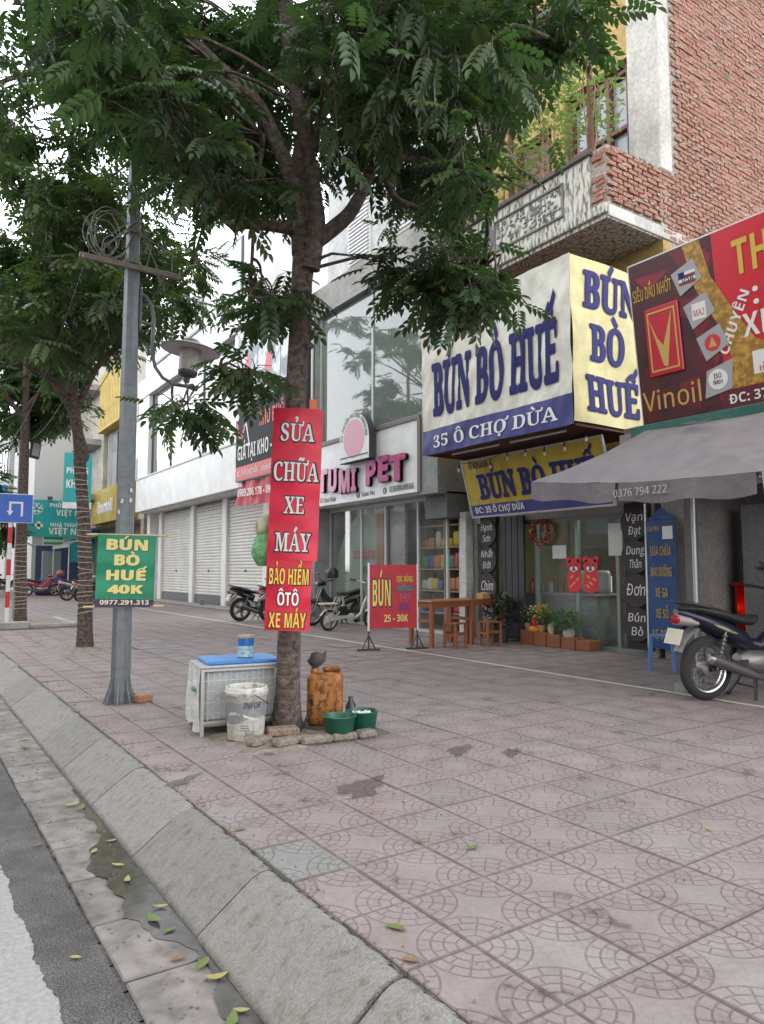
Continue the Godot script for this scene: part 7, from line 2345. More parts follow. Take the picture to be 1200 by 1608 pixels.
func build_litter() -> void:
	# fallen leaves in the gutter and on the pavement
	var lm := [M("leaf_fresh", Color(0.1, 0.14, 0.03), 0.6), M("leaf_yellow", Color(0.27, 0.24, 0.07), 0.6), M("leaf_brown", Color(0.2, 0.1, 0.045), 0.7)]
	var nm := ["green", "yellowing", "brown"]
	rng.seed = 23
	var spots := [[0.98, -2.15, 0, 1.6], [0.95, -2.28, 0, 1.3], [1.0, -2.32, 1, 0.8], [0.94, -2.02, 0, 1.2], [1.0, -2.55, 1, 1.2], [0.99, -2.66, 0, 1.3], [0.93, -2.75, 2, 0.9], [0.97, -2.98, 0, 0.8], [0.94, -3.1, 0, 1.3], [1.0, -3.2, 1, 0.9], [0.95, -3.55, 1, 1.0], [0.96, -3.75, 1, 1.0], [0.9, -4.0, 1, 0.9], [1.01, -4.1, 1, 0.8], [0.98, -4.75, 0, 1.5], [0.95, -4.85, 1, 1.4], [0.92, -6.6, 0, 1.5], [0.95, -6.9, 1, 1.4], [0.9, -8.2, 1, 1.4], [0.93, -8.6, 2, 1.2], [0.62, -3.0, 1, 0.7], [0.68, -4.3, 2, 0.7], [1.5, -2.15, 0, 1.2], [1.42, -1.95, 2, 0.9], [1.42, -3.35, 0, 1.0], [2.2, -2.55, 0, 1.0], [2.05, -2.75, 2, 0.8], [3.3, -2.1, 1, 0.7], [2.95, -1.45, 1, 0.9], [1.6, -7.6, 1, 1.2], [1.35, -6.9, 0, 1.2], [4.4, -3.9, 2, 0.7], [3.1, -6.6, 2, 0.7]]
	var i := 0
	for q in spots:
		var w := MB.new()
		var l: float = 0.035 * q[3]
		var curl := rng.randf_range(0.2, 0.9)
		var rings := []
		for a in 7:
			var t := a / 6.0
			var ring := []
			for b in 4:
				var s := b / 3.0 - 0.5
				var wd := l * 0.42 * sin(PI * clampf(t * 0.92 + 0.05, 0, 1))
				ring.append(Vector3((t - 0.5) * 2.0 * l, 0.004 + curl * l * (t - 0.5) * (t - 0.5) * 1.4 + absf(s) * wd * 0.5, s * 2.0 * wd + 0.3 * l * (t - 0.5) * (t - 0.5)))
			rings.append(ring)
		w.skin(rings, false, false, Vector3.UP)
		var ground := "on the gutter slabs" if q[0] < 1.05 and q[0] > 0.72 else "on the asphalt" if q[0] < 0.72 else "on the paving tiles"
		var y := ROAD_Y + 0.006 if q[0] < 1.05 else 0.002
		if q[0] < 0.72: y = ROAD_Y - 0.008
		var sz := "large" if q[3] > 1.25 else "small" if q[3] < 0.95 else "medium"
		solo("fallen_leaf", "%s curled %s leaf lying %s" % [sz, nm[q[2]], ground], "leaf", w, lm[q[2]], Vector3(q[0], y, q[1]), turned(rng.randf() * 360.0), "%s %s fallen leaves %s" % [sz, nm[q[2]], ground])
		i += 1
	# bottle cap on the tiles
	var c := MB.new(); c.lathe(Vector3.ZERO, [Vector2(0.018, 0), Vector2(0.018, 0.008), Vector2(0, 0.009)], 14)
	solo("bottle_cap", "small white bottle cap on the paving tiles", "bottle cap", c, wt_print(), Vector3(4.05, 0.002, -2.15))

# ---------------------------------------------------------------- motorbikes; local x runs forwards, the rear wheel stands at the origin
func wheel(parent: Node3D, called: String, at: Vector3, r: float, tw: float, spokes: bool, rim_m: Material) -> Node3D:
	var n := Node3D.new()
	n.name = called
	parent.add_child(n, true)
	n.position = at
	n.basis = Basis(Vector3.RIGHT, PI / 2)
	var prof := []
	for k in 13:
		var a := -PI * 0.62 + PI * 1.24 * k / 12.0
		prof.append(Vector2(r - tw * 0.62 + cos(a) * tw * 0.62, sin(a) * tw * 0.5))
	var w := MB.new()
	w.lathe(Vector3.ZERO, prof, 40)
	part(n, "tyre", w, M("tyre_rubber", Color(0.022, 0.021, 0.02), 0.85, {"bump": noise_tex("wornh", 0.05, 0, 1, 4), "depth": 0.2, "scale": 4.0}))
	w = MB.new()
	var ri := r - tw * 1.02
	w.lathe(Vector3.ZERO, [Vector2(ri + 0.012, -tw * 0.38), Vector2(ri - 0.006, -tw * 0.34), Vector2(ri - 0.014, -0.01), Vector2(ri - 0.014, 0.01), Vector2(ri - 0.006, tw * 0.34), Vector2(ri + 0.012, tw * 0.38)], 40)
	part(n, "rim", w, rim_m)
	w = MB.new()
	w.lathe(Vector3.ZERO, [Vector2(0, -0.055), Vector2(0.04, -0.055), Vector2(0.072, -0.04), Vector2(0.072, 0.04), Vector2(0.04, 0.055), Vector2(0, 0.055)], 20)
	part(n, "hub", w, M("cast_alloy", Color(0.22, 0.21, 0.2), 0.45, {"metal": 0.7}))
	w = MB.new()
	if spokes:
		for k in 32:
			var a := TAU * k / 32.0
			var b := a + (0.35 if k % 2 else -0.35)
			var sy := 0.035 if k % 4 < 2 else -0.035
			w.tube([Vector3(cos(b) * 0.065, sy, sin(b) * 0.065), Vector3(cos(a) * ri, 0, sin(a) * ri)], 0.0022, 4, false)
	else:
		for k in 5:
			var a := TAU * k / 5.0
			for s in [-0.16, 0.16]:
				w.bar(Vector3(cos(a + s) * 0.06, 0, sin(a + s) * 0.06), Vector3(cos(a + s * 0.6) * ri, 0, sin(a + s * 0.6) * ri), 0.025, 0.02)
	part(n, "spokes", w, rim_m if not spokes else mats["cast_alloy"])
	return n

func motorbike(called: String, label: String, at: Vector3, turn: Basis, group: String, body: Material, tail: Material, spokes: bool, plate_on := true) -> Node3D:
	var t := thing(called, label, "motorbike", at, turn, group)
	var blk := M("bike_black", Color(0.018, 0.018, 0.02), 0.45)
	var vin := M("seat_vinyl", Color(0.02, 0.02, 0.022), 0.6)
	var alloy := M("cast_alloy", Color(0.22, 0.21, 0.2), 0.45, {"metal": 0.7})
	var chrome: StandardMaterial3D = mats["chrome"]
	var R := 0.285
	wheel(t, "rear_wheel", Vector3(0, R, 0), R, 0.085, spokes, chrome if spokes else alloy)
	wheel(t, "front_wheel", Vector3(1.22, R, 0), R, 0.075, spokes, chrome if spokes else alloy)
	# swing arm, engine, exhaust, stand
	var w := MB.new()
	for sz in [-0.075, 0.075]: w.bar(Vector3(-0.02, R, sz), Vector3(0.46, 0.34, sz), 0.025, 0.045)
	part(t, "swing_arm", w, blk)
	w = MB.new()
	w.loft([[Vector3(0.36, 0.34, 0), 0.06, 0.06], [Vector3(0.44, 0.33, 0), 0.11, 0.11], [Vector3(0.62, 0.32, 0), 0.12, 0.11, 3.0], [Vector3(0.74, 0.33, 0), 0.08, 0.08], [Vector3(0.9, 0.36, 0), 0.06, 0.065]], 16)
	part(t, "engine", w, alloy)
	w = MB.new()
	w.tube([Vector3(0.82, 0.28, 0.07), Vector3(0.7, 0.2, 0.12), Vector3(0.5, 0.19, 0.15), Vector3(0.32, 0.25, 0.155), Vector3(-0.08, 0.39, 0.155)], [0.016, 0.016, 0.02, 0.045, 0.05], 14)
	part(t, "exhaust", w, M("exhaust_dark", Color(0.1, 0.095, 0.09), 0.45, {"metal": 0.4}))
	w = MB.new()
	w.tube([Vector3(-0.075, 0.388, 0.155), Vector3(-0.12, 0.404, 0.155)], [0.05, 0.032], 14)
	part(t, "exhaust_tip", w, chrome)
	w = MB.new()
	for sz in [-1, 1]: w.bar(Vector3(0.5, 0.22, 0.07 * sz), Vector3(0.4, 0.0, 0.16 * sz), 0.02, 0.025, Vector3.BACK)
	w.bar(Vector3(0.45, 0.11, -0.11), Vector3(0.45, 0.11, 0.11), 0.015, 0.015)
	part(t, "centre_stand", w, blk)
	w = MB.new()
	for sz in [-1, 1]:
		for k in 7:
			var q := Vector3(0.05, 0.34, 0.1 * sz).lerp(Vector3(0.13, 0.6, 0.1 * sz), k / 7.0)
			w.lathe(q, [Vector2(0.018, 0), Vector2(0.028, 0.012), Vector2(0.018, 0.024)], 10)
		w.tube([Vector3(0.03, 0.28, 0.1 * sz), Vector3(0.14, 0.64, 0.1 * sz)], 0.012, 6)
	part(t, "rear_shock", w, alloy)
	# tail, seat, under-seat panels
	w = MB.new()
	w.loft([[Vector3(-0.33, 0.79, 0), 0.035, 0.025], [Vector3(-0.26, 0.77, 0), 0.075, 0.05], [Vector3(-0.05, 0.7, 0), 0.11, 0.085], [Vector3(0.2, 0.61, 0), 0.115, 0.1], [Vector3(0.42, 0.52, 0), 0.1, 0.09], [Vector3(0.5, 0.48, 0), 0.06, 0.05]], 18)
	part(t, "tail_fairing", w, tail)
	for sz in [-1, 1]:
		w = MB.new()
		w.prism(PackedVector2Array([Vector2(-0.02, 0.675), Vector2(0.1, 0.65), Vector2(0.27, 0.58), Vector2(0.2, 0.59), Vector2(0.04, 0.645)]), -0.002, 0.002)
		part(t, "side_graphic", w, M("graphic_pale", Color(0.3, 0.26, 0.15), 0.4), Vector3(0, 0.01, 0.112 * sz))
	w = MB.new()
	w.loft([[Vector3(-0.28, 0.82, 0), 0.05, 0.02], [Vector3(-0.15, 0.82, 0), 0.115, 0.045], [Vector3(0.1, 0.77, 0), 0.13, 0.05], [Vector3(0.32, 0.71, 0), 0.12, 0.045], [Vector3(0.5, 0.7, 0), 0.09, 0.05], [Vector3(0.58, 0.72, 0), 0.05, 0.03]], 18)
	part(t, "seat", w, vin)
	w = MB.new()
	w.tube([Vector3(-0.05, 0.83, 0.12), Vector3(-0.25, 0.87, 0.12), Vector3(-0.33, 0.875, 0.06), Vector3(-0.33, 0.875, -0.06), Vector3(-0.25, 0.87, -0.12), Vector3(-0.05, 0.83, -0.12)], 0.013, 8)
	part(t, "grab_rail", w, blk)
	w = MB.new()
	w.loft([[Vector3(-0.36, 0.715, 0), 0.02, 0.03], [Vector3(-0.33, 0.72, 0), 0.08, 0.05], [Vector3(-0.24, 0.71, 0), 0.1, 0.05], [Vector3(-0.16, 0.69, 0), 0.1, 0.03]], 16)
	part(t, "tail_lamp_clear", w, M("lamp_clear", Color(0.3, 0.26, 0.25), 0.25))
	w = MB.new()
	w.loft([[Vector3(-0.372, 0.72, 0), 0.02, 0.02], [Vector3(-0.35, 0.723, 0), 0.06, 0.042], [Vector3(-0.31, 0.723, 0), 0.07, 0.042]], 14)
	part(t, "tail_lamp_red", w, M("lamp_red", Color(0.3, 0.01, 0.03), 0.15))
	# rear mudguard and plate
	w = MB.new()
	var rings := []
	for k in 8:
		var a := lerpf(1.9, 2.75, k / 7.0)
		var ring := []
		for j in 7:
			var s := j / 6.0 * 2.0 - 1.0
			ring.append(Vector3(cos(a) * (R + 0.075 - 0.02 * s * s), R + 0.02 + sin(a) * (R + 0.085 - 0.02 * s * s), s * 0.055))
		rings.append(ring)
	w.skin(rings, false, false, Vector3(-1, 0.5, 0))
	part(t, "rear_mudguard", w, M("mudguard_grey", Color(0.2, 0.2, 0.2), 0.5))
	if plate_on:
		w = MB.new(); w.span(-0.095, 0.095, -0.07, 0.07, 0, 0.004, 0.001)
		var pb := Basis(Vector3(0, 0, 1), Vector3(0.35, 0.94, 0).normalized(), Vector3(-0.94, 0.35, 0).normalized())
		var p := part(t, "number_plate", w, M("plate_white", Color(0.55, 0.53, 0.48), 0.5), Vector3(-0.355, 0.575, 0), pb)
		w = MB.new(); w.span(-0.085, 0.085, -0.06, 0.06, 0.004, 0.005)
		part(p, "plate_field", w, M("plate_cream", Color(0.5, 0.44, 0.33), 0.5))
		w = MB.new(); w.bar(Vector3(-0.345, 0.58, 0), Vector3(-0.2, 0.66, 0), 0.06, 0.02)
		part(t, "plate_bracket", w, blk)
	# leg shield, underbone, fork, mudguard, bars
	w = MB.new()
	w.loft([[Vector3(0.45, 0.5, 0), 0.05, 0.05], [Vector3(0.6, 0.46, 0), 0.06, 0.06], [Vector3(0.8, 0.58, 0), 0.06, 0.08], [Vector3(0.94, 0.76, 0), 0.06, 0.09]], 14)
	part(t, "underbone_cover", w, body)
	for sz in [-1, 1]:
		w = MB.new()
		w.xf = Transform3D(Basis(Vector3.UP, 0.12 * sz), Vector3(0, 0, 0.11 * sz))
		w.prism(PackedVector2Array([Vector2(0.62, 0.3), Vector2(0.84, 0.34), Vector2(0.98, 0.6), Vector2(1.02, 0.82), Vector2(0.92, 0.84), Vector2(0.8, 0.62), Vector2(0.62, 0.42)]), -0.012, 0.012)
		part(t, "leg_shield", w, body)
	w = MB.new()
	for sz in [-0.07, 0.07]: w.tube([Vector3(1.22, R, sz), Vector3(0.98, 0.84, sz)], 0.02, 8)
	part(t, "front_fork", w, alloy)
	w = MB.new()
	rings = []
	for k in 10:
		var a := lerpf(0.5, 2.5, k / 9.0)
		var ring := []
		for j in 7:
			var s := j / 6.0 * 2.0 - 1.0
			ring.append(Vector3(1.22 + cos(a) * (R + 0.04 - 0.02 * s * s), R + sin(a) * (R + 0.04 - 0.02 * s * s), s * 0.055))
		rings.append(ring)
	w.skin(rings, false, false, Vector3.UP)
	part(t, "front_mudguard", w, body)
	w = MB.new()
	w.loft([[Vector3(0.86, 0.93, 0), 0.04, 0.03], [Vector3(0.92, 0.95, 0), 0.13, 0.06], [Vector3(1.0, 0.96, 0), 0.14, 0.075], [Vector3(1.08, 0.94, 0), 0.09, 0.06]], 16)
	part(t, "handlebar_cover", w, body)
	w = MB.new(); w.ell(Vector3(1.06, 0.94, 0), Vector3(0.05, 0.055, 0.085), 14)
	part(t, "headlamp", w, mats["lamp_clear"])
	for sz in [-1, 1]:
		w = MB.new()
		w.tube([Vector3(0.93, 0.96, 0.1 * sz), Vector3(0.88, 0.99, 0.24 * sz), Vector3(0.82, 1.0, 0.35 * sz)], [0.014, 0.014, 0.018], 8)
		part(t, "grip", w, vin)
		w = MB.new()
		w.tube([Vector3(0.92, 0.98, 0.16 * sz), Vector3(0.94, 1.16, 0.24 * sz)], 0.006, 6)
		w.ell(Vector3(0.94, 1.19, 0.26 * sz), Vector3(0.014, 0.045, 0.065), 12)
		part(t, "mirror", w, blk)
	return t

func bike_turn(deg: float) -> Basis:
	# 0 points to +X (towards the shop fronts); positive turns towards the viewer's end of the street
	return Basis(Vector3.UP, deg_to_rad(-deg))

func build_motorbikes() -> void:
	var navy := M("bike_navy", Color(0.008, 0.009, 0.022), 0.4, {"coat": 0.15})
	var pink := M("bike_pink", Color(0.3, 0.05, 0.1), 0.3, {"coat": 0.6})
	var red := M("bike_red", Color(0.42, 0.012, 0.025), 0.25, {"coat": 0.6})
	var silver := M("bike_silver", Color(0.4, 0.4, 0.41), 0.3, {"metal": 0.4})
	var blk := M("bike_black", Color(0.018, 0.018, 0.02), 0.45)
	motorbike("motorbike", "dark navy spoke wheeled motorbike parked before the repair shop", Vector3(6.52, 0, -4.12), bike_turn(14) * Basis(Vector3.RIGHT, 0.03).scaled(Vector3.ONE * 1.08), "parked motorbikes", navy, navy, true)
	motorbike("motorbike", "black tailed motorbike parked beside the white shutter column", Vector3(7.0, 0, -16.7), bike_turn(-4) * Basis(Vector3.RIGHT, 0.08), "parked motorbikes", blk, navy, false)
	motorbike("motorbike", "pink bodied motorbike parked between the black one and white e-bike", Vector3(7.45, 0, -16.0), bike_turn(-2) * Basis(Vector3.RIGHT, 0.08), "parked motorbikes", pink, pink, false)
	var m := motorbike("motorbike", "black motorbike with a helmet on its mirror before the pet shop", Vector3(8.0, 0, -15.1), bike_turn(188) * Basis(Vector3.RIGHT, 0.08), "parked motorbikes", blk, blk, false)
	m.position = Vector3(9.0, 0, -14.3)
	var he := thing("motorbike_helmet", "round matt black helmet hung on motorbike handlebar before the pet shop", "helmet", Vector3(8.02, 1.17, -13.95))
	var w := MB.new()
	w.lathe(Vector3.ZERO, [Vector2(0.12, -0.1), Vector2(0.135, -0.04), Vector2(0.135, 0.03), Vector2(0.11, 0.09), Vector2(0.06, 0.125), Vector2(0, 0.135)], 24)
	part(he, "shell", w, M("helmet_black", Color(0.015, 0.015, 0.016), 0.5))
	w = MB.new()
	w.tube([Vector3(0.1, -0.1, 0.0), Vector3(0.03, -0.2, 0), Vector3(-0.1, -0.1, 0)], 0.006, 5)
	part(he, "strap", w, mats["black_rubber"])
	# far ones
	motorbike("motorbike", "silver motorbike parked first in the row by the green awning", Vector3(5.75, 0, -31.6), bike_turn(6), "parked motorbikes", silver, silver, false)
	motorbike("motorbike", "red motorbike parked second in the row by the green awning", Vector3(5.9, 0, -29.6), bike_turn(0), "parked motorbikes", red, red, false)
	motorbike("motorbike", "red and black motorbike at the end of the row behind the roped tree", Vector3(6.0, 0, -28.2), bike_turn(-4), "parked motorbikes", red, blk, false)
	motorbike("motorbike", "dark red motorbike beside the purple rain cover", Vector3(5.2, 0, -38.5), bike_turn(10), "parked motorbikes", red, red, false)
	motorbike("motorbike", "black motorbike parked beyond the red and white post", Vector3(4.6, 0, -46.0), bike_turn(0), "parked motorbikes", blk, blk, false)
	motorbike("motorbike", "dark motorbike parked far beyond the U-turn sign", Vector3(4.2, 0, -50.0), bike_turn(5), "parked motorbikes", blk, navy, false)
	var cv := thing("rain_covered_scooter", "scooter under a draped purple and blue rain cover by the navy shop", "scooter", Vector3(6.0, 0, -38.6), Basis().scaled(Vector3.ONE * 0.85))
	w = MB.new()
	w.loft([[Vector3(-0.5, 0.35, 0), 0.2, 0.3], [Vector3(-0.2, 0.5, 0), 0.32, 0.5, 2.6], [Vector3(0.4, 0.5, 0), 0.3, 0.5, 2.6], [Vector3(0.8, 0.62, 0), 0.34, 0.6, 2.4], [Vector3(1.1, 0.5, 0), 0.25, 0.45]], 20)
	part(cv, "rain_cover", w, cloth("purple_cover", 0.05, 0.03, 0.11))
	w = MB.new(); w.loft([[Vector3(0.6, 1.25, 0), 0.2, 0.14], [Vector3(0.8, 1.3, 0), 0.3, 0.2], [Vector3(1.0, 1.25, 0), 0.15, 0.12]], 14)
	part(cv, "pink_bundle", w, cloth("pink_bundle", 0.4, 0.14, 0.15))

func build_ebike() -> void:
	var t := thing("white_electric_bicycle", "white electric bicycle with basket parked before the pet shop glass", "bicycle", Vector3(7.45, 0, -13.1), bike_turn(-2) * Basis(Vector3.RIGHT, 0.07))
	var wh := M("ebike_white", Color(0.56, 0.55, 0.52), 0.4, {"tex": noise_tex("grain", 0.02, 0.86, 1.0, 5), "scale": 2.0})
	var blk: StandardMaterial3D = mats["bike_black"]
	var R := 0.215
	wheel(t, "rear_wheel", Vector3(0, R, 0), R, 0.055, false, wh)
	wheel(t, "front_wheel", Vector3(1.08, R, 0), R, 0.055, false, wh)
	var w := MB.new()
	w.xf = Transform3D(Basis(Vector3.RIGHT, PI / 2), Vector3(0, R, 0))
	w.lathe(Vector3.ZERO, [Vector2(0, -0.06), Vector2(0.08, -0.055), Vector2(0.095, -0.03), Vector2(0.095, 0.03), Vector2(0.08, 0.055), Vector2(0, 0.06)], 20)
	part(t, "hub_motor", w, wh)
	w = MB.new()
	w.tube([Vector3(0.0, R, 0.07), Vector3(0.2, 0.36, 0.05), Vector3(0.34, 0.56, 0.0)], 0.016, 8)
	w.tube([Vector3(0.0, R, -0.07), Vector3(0.2, 0.36, -0.05), Vector3(0.34, 0.56, 0.0)], 0.016, 8)
	w.tube([Vector3(0.0, R, 0.07), Vector3(0.48, 0.27, 0.05)], 0.018, 8)
	w.tube([Vector3(0.42, 0.27, 0.0), Vector3(0.34, 0.56, 0), Vector3(0.3, 0.72, 0)], 0.018, 8)
	w.tube([Vector3(0.42, 0.26, 0.0), Vector3(0.66, 0.25, 0), Vector3(0.78, 0.32, 0), Vector3(0.86, 0.55, 0), Vector3(0.92, 0.68, 0)], [0.03, 0.03, 0.032, 0.03, 0.025], 10)
	part(t, "frame", w, wh)
	w = MB.new()
	for sz in [-0.045, 0.045]: w.tube([Vector3(1.08, R, sz), Vector3(1.0, 0.45, sz), Vector3(0.93, 0.66, sz * 0.4)], 0.013, 8)
	part(t, "fork", w, wh)
	w = MB.new()
	w.tube([Vector3(0.92, 0.66, 0), Vector3(0.87, 0.9, 0), Vector3(0.85, 0.98, 0)], 0.014, 8)
	w.tube([Vector3(0.74, 1.02, -0.27), Vector3(0.84, 1.0, -0.1), Vector3(0.86, 0.97, 0), Vector3(0.84, 1.0, 0.1), Vector3(0.74, 1.02, 0.27)], 0.011, 8)
	part(t, "handlebar", w, mats["chrome"])
	for sz in [-1, 1]:
		w = MB.new(); w.tube([Vector3(0.78, 1.012, 0.2 * sz), Vector3(0.7, 1.03, 0.32 * sz)], 0.018, 8)
		part(t, "grip", w, blk)
	w = MB.new()
	w.loft([[Vector3(0.2, 0.75, 0), 0.09, 0.03], [Vector3(0.27, 0.765, 0), 0.11, 0.04], [Vector3(0.36, 0.76, 0), 0.07, 0.03], [Vector3(0.44, 0.755, 0), 0.03, 0.02]], 14)
	part(t, "saddle", w, blk)
	w = MB.new(); w.span(-0.24, 0.16, 0.54, 0.57, -0.08, 0.08, 0.008)
	part(t, "rear_carrier", w, M("carrier_pad", Color(0.55, 0.5, 0.42), 0.6))
	w = MB.new()
	for sz in [-0.07, 0.07]:
		w.tube([Vector3(-0.2, 0.54, sz), Vector3(0.0, R, sz)], 0.009, 6)
		w.tube([Vector3(0.1, 0.54, sz), Vector3(0.0, R, sz)], 0.009, 6)
		w.tube([Vector3(0.12, 0.54, sz), Vector3(0.18, 0.68, sz), Vector3(0.26, 0.66, sz), Vector3(0.3, 0.5, sz)], 0.009, 6)
	part(t, "carrier_stays", w, wh)
	w = MB.new(); w.span(0.2, 0.42, 0.3, 0.5, -0.06, 0.06, 0.02)
	part(t, "battery_box", w, blk)
	w = MB.new()
	w.xf = Transform3D(Basis(Vector3.RIGHT, PI / 2), Vector3(0.5, 0.27, 0.06))
	w.lathe(Vector3.ZERO, [Vector2(0, 0), Vector2(0.09, 0), Vector2(0.09, 0.012), Vector2(0.06, 0.016), Vector2(0.04, 0.03), Vector2(0, 0.03)], 24)
	w.xf = Transform3D()
	w.span(0.02, 0.5, 0.25, 0.31, 0.06, 0.075, 0.005)
	part(t, "chain_guard", w, wh)
	for q in [[0.0, R, 0.9, 2.7], [1.08, R, 0.6, 2.4]]:
		w = MB.new()
		var rings := []
		for k in 10:
			var a := lerpf(q[2], q[3], k / 9.0)
			var ring := []
			for j in 5:
				var s := j / 4.0 * 2.0 - 1.0
				ring.append(Vector3(q[0] + cos(a) * (R + 0.025 - 0.012 * s * s), q[1] + sin(a) * (R + 0.025 - 0.012 * s * s), s * 0.035))
			rings.append(ring)
		w.skin(rings, false, false, Vector3.UP)
		part(t, "mudguard", w, wh)
	w = MB.new()
	for k in 5:
		var y := 0.62 + k * 0.05
		w.tube([Vector3(1.0, y, -0.13), Vector3(1.22, y, -0.13), Vector3(1.22, y, 0.13), Vector3(1.0, y, 0.13), Vector3(1.0, y, -0.13)], 0.004, 4)
	for k in 8:
		var x := 1.0 + 0.22 * k / 7.0
		for sz in [-0.13, 0.13]: w.tube([Vector3(x, 0.62, sz), Vector3(x, 0.82, sz)], 0.003, 4)
	part(t, "wire_basket", w, M("basket_grey", Color(0.25, 0.25, 0.26), 0.5, {"metal": 0.4}))
	w = MB.new()
	w.bar(Vector3(0.03, 0.19, 0.08), Vector3(-0.06, 0.0, 0.13), 0.014, 0.014)
	w.bar(Vector3(0.03, 0.19, -0.08), Vector3(-0.06, 0.0, -0.13), 0.014, 0.014)
	w.bar(Vector3(-0.06, 0.006, -0.13), Vector3(-0.06, 0.006, 0.13), 0.014, 0.012)
	part(t, "parking_stand", w, blk)

